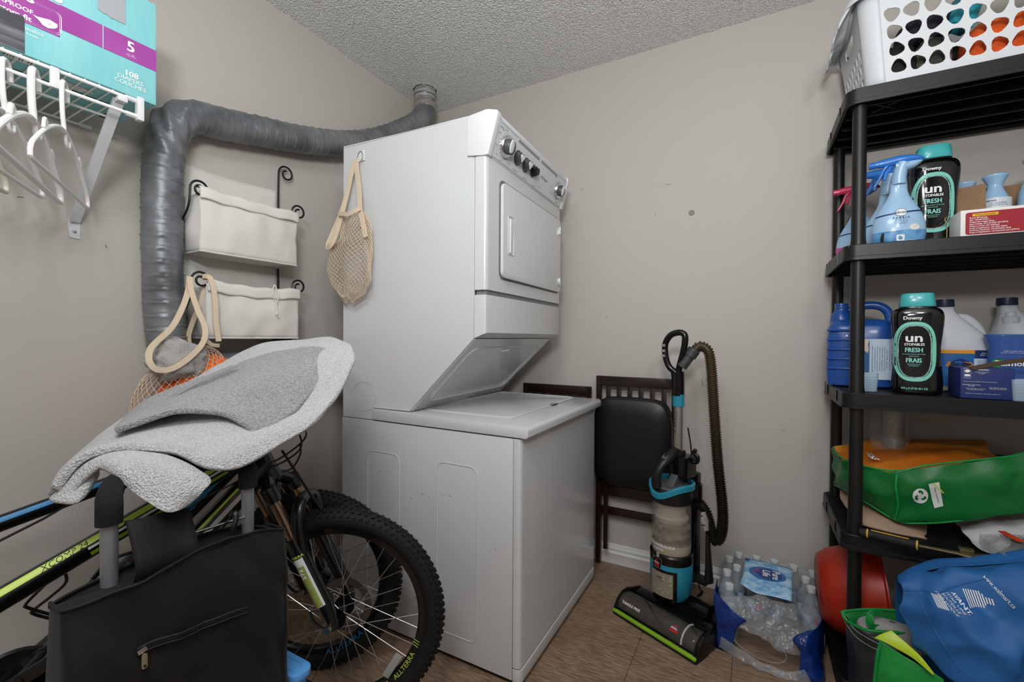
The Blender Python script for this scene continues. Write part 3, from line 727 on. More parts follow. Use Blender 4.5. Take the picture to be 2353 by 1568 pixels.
ribbon([(-1.600, 0.797, 1.297), (-1.570, 0.811, 1.285), (-1.560, 0.819, 1.217), (-1.555, 0.819, 1.145), (-1.550, 0.825, 1.081)], .016, .004, N2, 'strap', T)
ribbon([(-1.600, 0.810, 1.268), (-1.610, 0.802, 1.217), (-1.620, 0.784, 1.152), (-1.630, 0.774, 1.102), (-1.630, 0.777, 1.059)], .014, .004, N2, 'strap', T)
ribbon([(-1.515, 0.764, 1.091), (-1.520, 0.786, 1.072), (-1.530, 0.815, 1.067)], .012, .004, N2, 'rim_band', T)
ORA = mat('orange_knit', 'f0702c', .85, bump=(110, 1, .004))
g = G(); g.grid(lambda u, v: C2 + V((.006, .030, -.002)) + V((.076 * math.sin(v * PI * .98 + .03) * math.cos(2 * PI * u), .118 * math.sin(v * PI * .98 + .03) * math.sin(2 * PI * u), .128 * math.cos(v * PI * .98 + .03) + .05 * math.sin(v * PI) * math.sin(2 * PI * u))) * (1 + .05 * math.sin(u * 90) * math.sin(v * 50)), 120, 50, cu=True)
o = tag(g.build('orange_cloth', ORA, sharp=0), 'bright orange knobbly cloth stuffed inside the hanging net bag', 'cloth')
TER = mat('grey_terry', 'a9a6a1', .95, bump=(230, 1, .004), sheen=.4)
g = G()
def tb(u, v):
    a = 2 * PI * u; ph = v * PI * .98 + .03
    p = V((.055 * math.sin(ph) * math.cos(a), .074 * math.sin(ph) * math.sin(a), .066 * math.cos(ph)))
    n_ = noise.noise(p * 22) * .020 - .010 * math.exp(-(noise.noise(p * 30 + V((4, 4, 4))) / .08) ** 2) + noise.noise(p * 60) * .003
    return V((-1.545, .700, 1.028)) + p + p.normalized() * n_
g.grid(tb, 48, 26, cu=True)
tag(g.build('grey_cloth', TER, sharp=0), 'crumpled grey terry cloth bulging from the net bag opening', 'cloth')
# ------------------------------------------------------------ towels over the handlebars
TOW_L = mat('pale_grey_terry', 'e2e2e3', .97, bump=(260, 1, .012), sheen=.5, var=(200, 'cdcdcf', .38, .62))
TOW_D = mat('mid_grey_terry', 'bdbcbd', .97, bump=(260, 1, .012), sheen=.5, var=(200, '8f8e90', .35, .65))
def cloth(rows, name, m, label, cat, th=.012, n=6, wob=.003, sub=1, parent=None, kids=()):
    """rows of control points -> smooth sheet with thickness"""
    R = [smooth_path(r, n) for r in rows]; C = len(R[0])
    cols = [smooth_path([r[i] for r in R], n) for i in range(C)]
    Rr = len(cols[0]); vs = [cols[i][j] for j in range(Rr) for i in range(C)]
    vs = [p + V((noise.noise(p * 17), noise.noise(p * 17 + V((9, 0, 0))), noise.noise(p * 17 + V((0, 9, 0))))) * wob for p in vs]
    g = G(); g.add(vs, [(j * C + i, j * C + i + 1, (j + 1) * C + i + 1, (j + 1) * C + i) for j in range(Rr - 1) for i in range(C - 1)])
    o = g.build(name, m, parent, sharp=0, solid=th, sub=sub, recalc=False)
    if cat: tag(o, label, cat)
    return o
# light towel: back edge (wall side) to front edge (camera side), left to right
rows = [
 [(-1.377, 0.409, 0.802), (-1.405, 0.485, 0.852), (-1.470, 0.587, 0.910), (-1.455, 0.687, 0.961), (-1.418, 0.776, 1.022), (-1.363, 0.852, 1.075), (-1.273, 0.924, 1.085), (-1.171, 0.957, 1.093), (-1.065, 0.946, 1.069)],
 [(-1.344, 0.381, 0.793), (-1.359, 0.453, 0.851), (-1.364, 0.531, 0.898), (-1.353, 0.628, 0.937), (-1.313, 0.719, 0.981), (-1.254, 0.797, 1.029), (-1.177, 0.862, 1.052), (-1.090, 0.898, 1.065), (-1.007, 0.909, 1.041)],
 [(-1.289, 0.354, 0.783), (-1.289, 0.412, 0.841), (-1.255, 0.476, 0.886), (-1.231, 0.558, 0.911), (-1.182, 0.642, 0.941), (-1.138, 0.723, 0.970), (-1.082, 0.799, 0.996), (-1.023, 0.843, 1.007), (-0.974, 0.858, 0.996)],
 [(-1.252, 0.340, 0.773), (-1.232, 0.386, 0.834), (-1.189, 0.444, 0.873), (-1.133, 0.509, 0.886), (-1.085, 0.580, 0.885), (-1.050, 0.656, 0.896), (-1.016, 0.732, 0.920), (-0.992, 0.791, 0.943), (-0.960, 0.820, 0.959)],
 [(-1.216, 0.337, 0.796), (-1.190, 0.375, 0.855), (-1.139, 0.425, 0.873), (-1.064, 0.478, 0.871), (-1.013, 0.528, 0.848), (-0.989, 0.598, 0.857), (-0.971, 0.676, 0.879), (-0.960, 0.739, 0.907), (-0.947, 0.781, 0.934)],
 [(-1.216, 0.343, 0.788), (-1.184, 0.378, 0.843), (-1.132, 0.424, 0.862), (-1.046, 0.470, 0.854), (-0.994, 0.510, 0.822), (-0.973, 0.555, 0.814), (-0.956, 0.639, 0.845), (-0.948, 0.700, 0.870), (-0.941, 0.750, 0.907)]]
T = thing('bath_towel', 'large pale grey towel draped over the bike handlebars, on the bottom', 'towel', (-1.2, .6, .85))
cloth(rows, 'towel_sheet', TOW_L, None, None, .014, wob=.004, parent=T)
rows = [
 [(-1.238, 0.337, 0.768), (-1.207, 0.365, 0.818), (-1.160, 0.397, 0.852), (-1.096, 0.438, 0.860), (-1.031, 0.478, 0.839), (-0.990, 0.506, 0.804)],
 [(-1.193, 0.338, 0.769), (-1.175, 0.365, 0.805), (-1.120, 0.390, 0.849), (-1.040, 0.422, 0.849), (-0.982, 0.459, 0.825), (-0.965, 0.497, 0.797)],
 [(-1.163, 0.355, 0.768), (-1.180, 0.380, 0.818), (-1.092, 0.388, 0.842), (-1.019, 0.410, 0.822), (-0.963, 0.447, 0.804), (-0.953, 0.480, 0.791)],
 [(-1.184, 0.378, 0.783), (-1.144, 0.388, 0.846), (-1.058, 0.395, 0.817), (-1.003, 0.407, 0.795), (-0.962, 0.435, 0.785), (-0.957, 0.467, 0.779)],
 [(-1.198, 0.393, 0.803), (-1.124, 0.388, 0.843), (-1.045, 0.396, 0.809), (-0.994, 0.407, 0.786), (-0.963, 0.424, 0.767), (-0.961, 0.453, 0.774)]]
cloth(rows, 'hanging_corner', TOW_L, None, None, .011, wob=.003, parent=T)
rows = [
 [(-1.380, 0.511, 0.892), (-1.390, 0.574, 0.935), (-1.371, 0.653, 0.969), (-1.339, 0.733, 1.001), (-1.290, 0.806, 1.040), (-1.192, 0.865, 1.064), (-1.104, 0.890, 1.065)],
 [(-1.312, 0.480, 0.893), (-1.311, 0.537, 0.926), (-1.293, 0.610, 0.954), (-1.261, 0.690, 0.981), (-1.221, 0.769, 1.014), (-1.147, 0.833, 1.038), (-1.070, 0.863, 1.035)],
 [(-1.245, 0.448, 0.895), (-1.232, 0.501, 0.919), (-1.202, 0.563, 0.944), (-1.172, 0.636, 0.959), (-1.129, 0.711, 0.977), (-1.075, 0.780, 0.995), (-1.034, 0.820, 0.990)],
 [(-1.225, 0.436, 0.893), (-1.182, 0.476, 0.915), (-1.150, 0.534, 0.931), (-1.108, 0.597, 0.931), (-1.070, 0.669, 0.924), (-1.040, 0.730, 0.946), (-1.017, 0.777, 0.954)],
 [(-1.206, 0.429, 0.895), (-1.158, 0.467, 0.914), (-1.116, 0.518, 0.930), (-1.080, 0.572, 0.920), (-1.037, 0.606, 0.890), (-1.006, 0.629, 0.869), (-0.994, 0.710, 0.914)]]
T = thing('hand_towel', 'darker grey folded towel lying on top of the pale towel', 'towel', (-1.2, .75, .95))
cloth(rows, 'towel_sheet', TOW_D, None, None, .013, wob=.003, parent=T)
bnd = [(-1.268, 0.544, 0.931), (-1.275, 0.597, 0.962), (-1.276, 0.654, 0.988), (-1.276, 0.722, 1.014)]
for k in range(3):
    g = G(); g.tube(smooth_path([V(p) + V((.012 * k - .006, -.004, .003)) for p in bnd], 5), .0022, 6); g.build('woven_band', mat('band_satin', '9f9ea0', .7), T)
# ------------------------------------------------------------ bicycles
TYRE = mat('tyre_rubber', '0f0f0f', .75, bump=(260, .4, .0008))
FRAME = mat('frame_black', '0b0b0c', .28, coat=.3)
SPK = mat('spoke_steel', 'b9b6b2', .25, .9)
BRONZE = mat('bronze_stanchion', '8d7562', .22, .9)
LIME = mat('lime_paint', 'c3dc5a', .4); GREEN = mat('leaf_green_paint', '7fa51a', .4); BLUE = mat('blue_paint', '2c7fb5', .4); PWHITE = mat('frame_white', 'd9dadb', .4)
def wheel(M, bike, R=.292, decal_m=None, name='front_wheel', reflector=False, disc=True):
    rt = .027; rc = R - rt - .002
    g = G(M); g.tube([(rc * math.cos(a), 0, rc * math.sin(a)) for a in [2 * PI * i / 72 for i in range(72)]], rt, 14, closed=True, up=(1, 0, 0))
    W = g.build(name, TYRE, bike)
    g = G(M)
    ring = [2 * PI * i / 72 for i in range(72)]
    prof = [(rc - rt + .004, -.014), (rc - rt + .004, .014), (rc - rt - .012, .013), (rc - rt - .017, .007), (rc - rt - .017, -.007), (rc - rt - .012, -.013)]
    g.loft([[(r * math.cos(a), y, r * math.sin(a)) for r, y in prof] for a in ring], closed=True); g.build('rim', FRAME, W)
    g = G(M); n = 92
    for i in range(n):
        for k, off in ((-2, .5), (-1, 0), (0, .5), (1, 0), (2, .5)):
            a = 2 * PI * (i + off) / n; t = k * .50
            r = rc + (rt + .0005) * math.cos(t); y = (rt + .0005) * math.sin(t)
            Q = frame((r * math.cos(a), y, r * math.sin(a)), (-math.sin(a), 0, math.cos(a)), z=(math.cos(a) * math.cos(t), math.sin(t), math.sin(a) * math.cos(t)))
            w_ = (.0095, .0085) if k else (.011, .006)
            vs = [Q @ V((sx * w_[0] / 2 * s, sy * w_[1] / 2 * s, z)) for z, s in ((-.001, 1), (.0042, .78)) for sx, sy in ((-1, -1), (1, -1), (1, 1), (-1, 1))]
            g.add(vs, [(0, 1, 5, 4), (1, 2, 6, 5), (2, 3, 7, 6), (3, 0, 4, 7), (4, 5, 6, 7)])
    o = g.build('tread_knobs', TYRE, W, flat=True, recalc=False); o['kind'] = 'stuff'
    g = G(M)
    for r, y0, y1 in ((.0165, -.030, .030), (.029, -.033, -.029), (.029, .029, .033), (.010, -.062, .062)): g.cyl((0, y0, 0), (0, y1, 0), r, 20)
    g.build('hub', GLOSS_BLACK, W)
    rr = rc - rt - .014; proto = None
    for i in range(32):
        side = 1 if i % 2 else -1; a = 2 * PI * i / 32; b_ = a + (1 if (i // 2) % 2 else -1) * 1.15
        g = G(M); g.tube([(.0275 * math.cos(b_), side * .031, .0275 * math.sin(b_)), (rr * math.cos(a), side * .003, rr * math.sin(a))], .0011, 5); g.build('spoke', SPK, W)
    if disc:
        g = G(M); nn = 60; ri, ro = .058, .079
        def rg(r, y): return [(r * math.cos(2 * PI * i / nn) * (1 + (.012 if r > .07 and i % 5 == 0 else 0)), y, r * math.sin(2 * PI * i / nn)) for i in range(nn)]
        rings = [rg(ri, .036), rg(ro, .036), rg(ro, .038), rg(ri, .038)]
        g.loft(rings, closed=True)
        for i in range(6):
            a = i * PI / 3; c_ = a + .5
            g.tube([(.024 * math.cos(a), .037, .024 * math.sin(a)), (.045 * math.cos(a + .15), .037, .045 * math.sin(a + .15)), (ri * math.cos(c_), .037, ri * math.sin(c_))], .0028, 6, sy=.4, up=(0, 1, 0))
        D = g.build('brake_disc', mat('disc_steel', '8a7c70', .3, .9), W)
    return W
def on_rim(M, r, a0, side):     # warp for lettering on the tyre wall or rim
    def f(u, v, w=0):
        a = a0 + u / r
        return M @ V(((r - v) * math.cos(a), side * (.0222 + w), (r - v) * math.sin(a)))
    return f
def bike(tag_txt, hub, wa, fa, seat, bb, paint, cat='bicycle', lean=0):
    u = V((math.cos(wa), math.sin(wa), 0)); M = frame(hub, u, z=(0, 0, 1)) @ Matrix.Rotation(lean, 4, 'X')
    T = thing('bicycle', tag_txt, cat, (hub[0], hub[1], 0))
    W = wheel(M, T, hub[2])
    tau = math.radians(27); s = V((-math.sin(tau), 0, math.cos(tau))); f = V((math.cos(tau), 0, math.sin(tau)))
    def q(L, y, fw=0): return s * L + V((0, y, 0)) + f * fw
    for sy in (1, -1):
        Y = sy * .062
        g = G(M); g.tube([q(-.012, Y, .004), q(.03, Y, .012), q(.06, Y, .014), q(.20, Y, .012), q(.262, Y, .012)], [.012, .017, .0195, .0215, .0205], 14)
        lg = g.build('fork_leg', FRAME, T)
        g = G(M); g.cyl(q(.25, Y, .012), q(.395, Y, .012), .0145, 14); g.build('stanchion', BRONZE, lg)
        g = G(M); g.tube([q(.372, Y, .012), q(.385, Y, .012), q(.415, Y, .012), q(.424, Y, .012)], [.019, .0215, .021, .012], 14); g.build('crown_shoulder', FRAME, lg)
    g = G(M); g.tube(smooth_path([q(.215, .062, .018), q(.29, .058, .040), q(.335, .036, .058), q(.345, 0, .062), q(.335, -.036, .058), q(.29, -.058, .040), q(.215, -.062, .018)], 5), .0155, 12, sy=1.2); g.build('fork_arch', FRAME, T)
    g = G(M); g.tube(smooth_path([q(.40, .06, .012), q(.43, .03, 0), q(.437, 0, -.005), q(.43, -.03, 0), q(.40, -.06, .012)], 4), .018, 10); g.build('fork_crown', FRAME, T)
    g = G(M); g.cyl(q(.43, 0), q(.45, 0), .026, 18); g.cyl(q(.45, 0), q(.555, 0), .023, 18); g.cyl(q(.55, 0), q(.575, 0), .026, 18); hd = g.build('head_tube', FRAME, T)
    g = G(M); g.cyl((0, -.072, 0), (0, .072, 0), .005, 10); g.cyl((0, -.088, 0), (0, -.074, 0), .0095, 14); g.cyl((0, .070, 0), (0, .078, 0), .009, 12); ax = g.build('axle', STEEL, T)
    g = G(M); g.tube(smooth_path([(0, -.080, 0), (-.02, -.084, .008), (-.04, -.086, .03), (-.048, -.084, .05)], 4), .005, 8, sy=.6); g.build('quick_release_lever', PLASTIC_BLACK, T)
    H = M @ q(.54, 0); HL = M @ q(.475, 0)
    return T, M, q, H, HL
# --- near bike, lime and black
hubA = (-1.045, .889, .302)
TA, MA, qA, HA, HLA = bike('black and lime green bicycle, nearer of the two, behind the black trolley', hubA, math.radians(27), 0, None, None, None)
for o in TA.children:
    pass
def tube_part(name, a, b_, r0, r1, m, parent, sy=1.15, n=16):
    g = G(); g.tube([V(a).lerp(V(b_), t) for t in (0, .3, .7, 1)], [r0, r0, r1, r1], n, sy=sy); return g.build(name, m, parent)
def stripe(a, b_, r, ang, wd, t0, t1, name, m, parent, sy=1.15, lift=.0012, taper=None):
    """painted strip lying on a tube from a to b_ between t0 and t1, centred at angle ang round the tube"""
    a, b_ = V(a), V(b_); t = (b_ - a).normalized(); u = (V((0, 0, 1)) - t * t.z).normalized(); w_ = t.cross(u); g = G()
    def fn(p, c):
        k = t0 + (t1 - t0) * p; ww = wd if taper is None else wd * (taper + (1 - taper) * p)
        q_ = ang + (c - .5) * ww
        return a.lerp(b_, k) + u * (math.cos(q_) * (r * sy + lift)) + w_ * (math.sin(q_) * (r + lift))
    g.grid(fn, 12, 5); return g.build(name, m, parent, sharp=0, recalc=False)
SA = V((-1.270, 0.256, 0.581))
tt = tube_part('top_tube', HA + V((0, 0, -.01)), SA, .0225, .0200, FRAME, TA)
a, b_ = HA + V((0, 0, -.01)), SA
# which side faces the camera: +x is w_ = t x u; t points to -y, so w_ = (-y) x z = -x ; camera side angle is negative
stripe(a, b_, .0215, -.75, .55, .02, .98, 'lime_stripe', LIME, tt)
stripe(a, b_, .0215, -1.28, .20, .02, .72, 'white_stripe', PWHITE, tt)
stripe(a, b_, .0215, -1.80, .36, .02, .72, 'green_stripe', GREEN, tt, taper=1.0)
def tube_warp(a, b_, r, ang, sy=1.15, flip=1):
    a, b_ = V(a), V(b_); t = (b_ - a).normalized(); u = (V((0, 0, 1)) - t * t.z).normalized(); w_ = t.cross(u); L = (b_ - a).length
    return lambda x, y, w=0: a + t * (L / 2 - x * flip) + u * (math.cos(ang + y / r * flip) * (r * sy + .0016)) + w_ * (math.sin(ang + y / r * flip) * (r + .0016))
decal([('t', 'XCOMP 24', .016, -.155, 0, {'shear': .3})], 'lettering', INK_BLACK, tt, tube_warp(a, b_, .0215, -.80))
DA0, DA1 = HLA, V((-1.26, .26, .30))
dt = tube_part('down_tube', DA0, DA1, .025, .021, FRAME, TA, 1.3)
stripe(DA0, DA1, .025, -.75, .22, .12, .75, 'lime_stripe', LIME, dt, 1.3)
stripe(DA0, DA1, .025, -1.35, .36, .10, .60, 'white_stripe', PWHITE, dt, 1.3)
stripe(DA0, DA1, .025, -2.0, .5, .20, .50, 'green_stripe', GREEN, dt, 1.3, taper=.1)
ST = V((-1.26, .05, .62))
tube_part('seat_tube', SA + V((0, -.02, .03)), DA1, .017, .017, FRAME, TA, 1)
# fork sticker on the near leg
def leg_warp(M, q, L0, Y, r, base):
    def f(u, v, w=0):
        a_ = base - u / r; s0 = q(L0 + v, Y, .012)
        return M @ (s0 + V((0, math.cos(a_) * (r + w), 0)) + V((math.cos(math.radians(27)), 0, math.sin(math.radians(27)))) * (math.sin(a_) * (r + w)))
    return f
lw = leg_warp(MA, qA, .135, -.062, .0215, PI + .35)
legA = [c for c in TA.children if c.name.startswith('fork_leg')][1]
def lwk(k): return lambda u, v, w=0: lw(u, v, .0004 * k + w)
decal([('r', -.021, -.070, .021, .073)], 'white_panel', PWHITE, legA, lwk(2))
decal([('r', -.0165, -.068, .0150, .052)], 'olive_panel', mat('olive_fade', '8b9a4a', .4, var=(22, 'a8ae63', .35, .7)), legA, lwk(3))
decal([('r', -.021, .073, .021, .084)], 'black_band', FRAME, legA, lwk(3))
decal([('t', '565', .021, .0, .030, {'rot': -PI / 2, 'bold': True})], 'lettering', INK_WHITE, legA, lwk(4))
decal([('t', 'ALLTERRA', .0095, .0, .0785, {'sx': 1.2, 'bold': True})], 'lettering', LIME, legA, lwk(4))
decal([('t', 'ALLTERRA', .020, .0, -.001, {'shear': .2}), ('t', '///', .026, .075, 0), ('t', '<<', .026, -.08, 0)], 'lettering', LIME, [c for c in TA.children if 'front_wheel' in c.name][0], on_rim(MA, .238, -.62, -1))
# caliper, hoses, spoke reflector
g = G(MA); g.box((-.075, .052, .055), (.03, .028, .055), .006, Matrix.Rotation(.5, 4, 'Y')); g.cyl((-.078, .03, .07), (-.078, .072, .07), .011, 12); g.build('brake_caliper', GLOSS_BLACK, TA)
g = G(MA); g.box((.155, -.012, -.145), (.075, .006, .022), .004, Matrix.Rotation(math.radians(-58), 4, 'Y')); g.build('spoke_reflector', mat('clear_reflector', 'c9ccc8', .15, trans=.5), TA)
for pts in ([(-1.135, 0.768, 0.786), (-1.108, 0.805, 0.702), (-1.083, 0.852, 0.603)], ):
    g = G(); g.tube(smooth_path(pts, 5), .0036, 8); g.build('brake_hose', WIRE_BLACK, TA)
for pts in ([(-1.128, 0.726, 0.760), (-1.114, 0.757, 0.774), (-1.073, 0.779, 0.809), (-1.059, 0.787, 0.833), (-1.108, 0.818, 0.840)], [(-1.124, 0.728, 0.750), (-1.109, 0.759, 0.762), (-1.075, 0.778, 0.792), (-1.071, 0.780, 0.821), (-1.102, 0.787, 0.846)], [(-1.073, 0.779, 0.809), (-1.073, 0.779, 0.780), (-1.100, 0.775, 0.741), (-1.114, 0.756, 0.733)], [(-1.412, 0.593, 0.537), (-1.352, 0.649, 0.630), (-1.269, 0.695, 0.684), (-1.176, 0.723, 0.732)]):
    g = G(); g.tube(smooth_path(pts, 6), .0024, 8); g.build('cable', WIRE_BLACK, TA)
# stem and handlebar (under the towels)
nA = V((math.sin(math.radians(27)), -math.cos(math.radians(27)), 0))
hb = HA + V((.035, .02, .055))
g = G(); g.tube([HA + V((0, 0, -.02)), HA + V((.0, 0, .03)), hb], .017, 12); g.build('stem', FRAME, TA)
g = G(); g.tube([hb - nA * .25, hb - nA * .1 + V((0, 0, -.004)), hb, hb + nA * .1, hb + nA * .22], .0125, 12); g.build('handlebar', FRAME, TA)
for e in (.22,): 
    g = G(); g.cyl(hb + nA * (e - .09), hb + nA * (e + .015), .0165, 14); g.build('grip', RUBBER, TA)
# bottle cage and pedal
cg_ = [(-1.300, 0.376, 0.596), (-1.300, 0.380, 0.566), (-1.300, 0.357, 0.547), (-1.300, 0.331, 0.532), (-1.300, 0.331, 0.523), (-1.300, 0.368, 0.488)]
g = G(); g.tube(smooth_path(cg_, 4), .0030, 8); g.build('bottle_cage', WIRE_BLACK, TA)
g = G(); g.tube(smooth_path([(-1.300, 0.366, 0.591), (-1.300, 0.342, 0.571), (-1.300, 0.320, 0.550), (-1.300, 0.324, 0.539), (-1.300, 0.368, 0.497)], 4), .0030, 8); g.build('bottle_cage', WIRE_BLACK, TA)
pc = V((-1.240, 0.312, 0.448))
pr_ = Matrix.Rotation(.9, 4, 'Z') @ Matrix.Rotation(-.5, 4, 'Y')
g = G(Matrix.Translation(pc) @ pr_)
g.box((0, .040, 0), (.10, .012, .024), .003); g.box((0, -.040, 0), (.10, .012, .024), .003); g.box((.045, 0, 0), (.012, .08, .022), .003); g.box((-.045, 0, 0), (.012, .08, .022), .003); g.cyl((0, -.05, 0), (0, .06, 0), .010, 12)
for k in range(5): g.box((-.03 + k * .015, .048, .010), (.004, .004, .008))
pd = g.build('pedal', PLASTIC_BLACK, TA)
G(Matrix.Translation(pc) @ pr_).box((.0525, 0, 0), (.004, .045, .016), .001).build('pedal_reflector', mat('amber_reflector', 'e08a1a', .2, coat=.5), pd)
g = G(); g.tube([pc + V((-.02, .0, .0)), pc + V((-.05, -.02, -.06))], .011, 10); g.build('crank', PLASTIC_BLACK, TA)
g = G(); g.lathe([(.02, -.004), (.075, -.004), (.08, 0), (.075, .004), (.02, .004)], 32, frame(pc + V((-.06, -.02, -.06)), (0, 1, 0), z=(1, 0, 0))); g.build('chain_ring', PLASTIC_BLACK, TA)
# --- far bike, blue and black
hubB = (-1.278, .972, .295)
TB, MB_, qB, HB, HLB = bike('black and blue bicycle against the left wall, behind the lime one', hubB, math.radians(30), 0, None, None, None)
SB = V((-1.520, 0.307, 0.660))
a, b_ = HB + V((0, 0, -.01)), SB
tt = tube_part('top_tube', a, b_, .019, .017, FRAME, TB)
stripe(a, b_, .018, -.95, .55, .02, .98, 'blue_stripe', BLUE, tt)
B1 = V((-1.520, 0.451, 0.359))
dt = tube_part('down_tube', HLB, B1, .026, .024, FRAME, TB, 1.2)
stripe(HLB, B1, .026, -1.0, .95, .10, .62, 'blue_panel', BLUE, dt, 1.2)
stripe(HLB, B1, .026, -1.2, .8, .70, .97, 'blue_panel', BLUE, dt, 1.2)
B2 = V((-1.520, 0.396, 0.327))
tube_part('down_tube', B1, B2, .021, .020, FRAME, TB, 1)
g = G(); g.tube([(-1.500, 0.530, 0.717), (-1.500, 0.399, 0.656), (-1.500, 0.328, 0.631), (-1.500, 0.290, 0.619)], .0030, 8); g.build('cable', WIRE_BLACK, TB)
g = G(); g.box((-1.515, 0.378, 0.665), (.016, .03, .012), .004); g.build('cable_guide', PLASTIC_BLACK, TB)
g = G(); g.tube([(-1.490, 0.505, 0.492), (-1.490, 0.482, 0.466), (-1.490, 0.435, 0.415)], .006, 8); g.build('shock_linkage', FRAME, TB)
for p in ((-1.482, 0.479, 0.469), (-1.482, 0.433, 0.419)):
    g = G(); g.lathe([(.0001, -.003), (.006, -.003), (.006, .003), (.0001, .003)], 12, frame(p, (0, 1, 0), z=(1, 0, 0))); g.build('bolt', STEEL, TB)
decal([('t', 'ALLTERRA', .024, .0, 0, {'shear': .25, 'sx': 1.25})], 'lettering', mat('sky_blue_print', '3b8fd0', .5), [c for c in TB.children if 'front_wheel' in c.name][0], on_rim(MB_, .236, -1.05, -1))
nB = V((math.sin(math.radians(30)), -math.cos(math.radians(30)), 0)); hb = HB + V((.03, .02, .05))
g = G(); g.tube([HB, HB + V((0, 0, .03)), hb], .016, 12); g.build('stem', FRAME, TB)
g = G(); g.tube([hb - nB * .12, hb, hb + nB * .24], .0125, 12); g.build('handlebar', FRAME, TB)
g = G(MB_); g.box((-.075, .052, .055), (.03, .028, .055), .006); g.build('brake_caliper', GLOSS_BLACK, TB)
# ------------------------------------------------------------ shopping trolley
T = thing('shopping_trolley', 'black fabric shopping trolley bag with silver handle and foam grips', 'trolley', (-1.0, .48, 0))
TUBE = mat('silver_tube', '9a9ca1', .35, .6); FOAM = mat('black_foam', '0f0f10', .9, bump=(500, .6, .001))
for y, zt in ((.352, .775), (.600, .765)): G().cyl((-1.01, y, .10), (-1.01, y, zt), .0128, 16).build('handle_tube', TUBE, T)
g = G(); g.tube(smooth_path([(-1.01, .352, .762), (-1.012, .353, .795), (-1.040, .364, .806), (-1.10, .40, .812), (-1.13, .476, .815), (-1.10, .552, .812), (-1.040, .590, .806), (-1.012, .600, .795), (-1.01, .600, .755)], 6), .0195, 16); g.build('foam_grip', FOAM, T)
G().cyl((-1.006, .352, .700), (-1.006, .600, .690), .0032, 10).build('cross_rod', CHROME, T)
NYL = mat('black_nylon', '08090a', .75, bump=(900, .4, .0004), sheen=.06)
def bagf(u, v):
    a = 2 * PI * u; n_ = 5
    c_, s_ = math.cos(a), math.sin(a); e = .38
    xx = math.copysign(abs(c_) ** e, c_); yy = math.copysign(abs(s_) ** e, s_)
    x = -.972 + .050 * xx; y = .457 + .186 * yy
    zt = .69 - .055 * (yy > 0) * max(0, yy - .25) ** 2 - .022 * (yy < 0) * abs(yy)
    if xx < -.5: zt -= .01
    z = .09 + (zt - .09) * v
    f = noise.noise(V((y * 9, z * 6, xx * .7))) * .026 + noise.noise(V((y * 26 + z * 12, z * 9, 3))) * .010
    x += f * (xx > 0) + .012 * math.sin(v * PI) * xx; y += .020 * (1 - v) * yy
    if yy > .9: x += .012 * (1 - v)
    return V((x, y, z))
g = G(); g.grid(bagf, 160, 60, cu=True); g.build('bag_body', NYL, T, sharp=0)
g = G(); g.grid(lambda a, b_: bagf(a, .955) * 1.0 + V((0, 0, -.01 - .03 * b_)) if False else (bagf(a, .985).lerp(V((-.972, .457, .655)), b_)), 80, 5, cu=True); g.build('bag_lid', NYL, T, sharp=0)
g = G(); g.tube([bagf(i / 120, .998) + V((.001, 0, 0)) for i in range(120)], .0026, 6, closed=True); g.build('rim_piping', NYL, T)
# zipper across the front
def onbag(y, z, off=.002):
    best = None
    for i in range(0, 161):
        for c_ in (bagf((-.25 + .5 * i / 160) % 1.0, (z - .09) / (.60 - .055 * 0)),):
            k_ = 1 / (abs(c_.y - y) + .006) ** 2
            best = (k_, c_.x * k_) if best is None else (best[0] + k_, best[1] + c_.x * k_)
    return V((best[1] / best[0] + off + .003, y, z))
zp = [onbag(.352 + (.535 - .352) * t, .567 - .028 * t + .006 * math.sin(t * 9) * .3, .0015) for t in [i / 24 for i in range(25)]]
g = G(); g.tube(zp, .0068, 8, sy=.3, up=(1, 0, 0)); zo = g.build('zip_tape', mat('zip_black', '0e0e10', .6), T)
for dz in (.0052, -.0052): g = G(); g.tube([p + V((.002, 0, dz)) for p in zp], .0012, 5); g.build('zip_seam', mat('zip_seam', '24252a', .7), zo)
zz = zp[0] + V((.004, .006, 0))
g = G(); g.box(zz, (.005, .014, .008), .002, Matrix.Rotation(.25, 4, 'X')); g.build('zip_slider', CHROME, zo)
g = G(); g.prism(rrect(.0085, .026, .004, 4, zz.y + .002, zz.z - .018), zz.x + .002, zz.x + .0045, 'x', .0008); g.build('zip_puller', mat('puller', 'b8b09c', .3, .8), zo)
g = G(); g.lathe([(.0001, 0), (.0022, 0), (.0022, .0004), (.0001, .0004)], 12, frame((zz.x + .0048, zz.y + .002, zz.z - .026), (0, 1, 0), z=(1, 0, 0))); g.build('puller_hole', PLASTIC_BLACK, zo)
g = G(); g.grid(lambda a, b_: V((-.960 - .046 * abs(math.sin(b_ * 1.9 - .25)) + .004 * math.sin(a * 7), .372 + .103 * a, .655 + .105 * math.sin(b_ * PI * .62) - .010 * a)), 12, 14); g.build('fabric_flap', NYL, T, solid=.003, sharp=0)
g = G(); g.tube(smooth_path([(-1.0, .557, .706), (-.992, .562, .712), (-.986, .560, .700), (-.984, .553, .68), (-.984, .552, .64)], 4), .006, 8); g.build('plastic_clip', PLASTIC_BLACK, T)
for y in (.30, .62):
    g = G(); g.lathe([(.02, -.012), (.072, -.012), (.075, 0), (.072, .012), (.02, .012)], 24, frame((-1.06, y, .075), (1, 0, 0), z=(0, 1, 0))); g.build('wheel', RUBBER, T)
G().cyl((-1.06, .29, .075), (-1.06, .63, .075), .006, 10).build('axle', STEEL, T)
G().span((-1.04, .33, .08), (-.94, .60, .095), .004).build('base_plate', PLASTIC_BLACK, T)
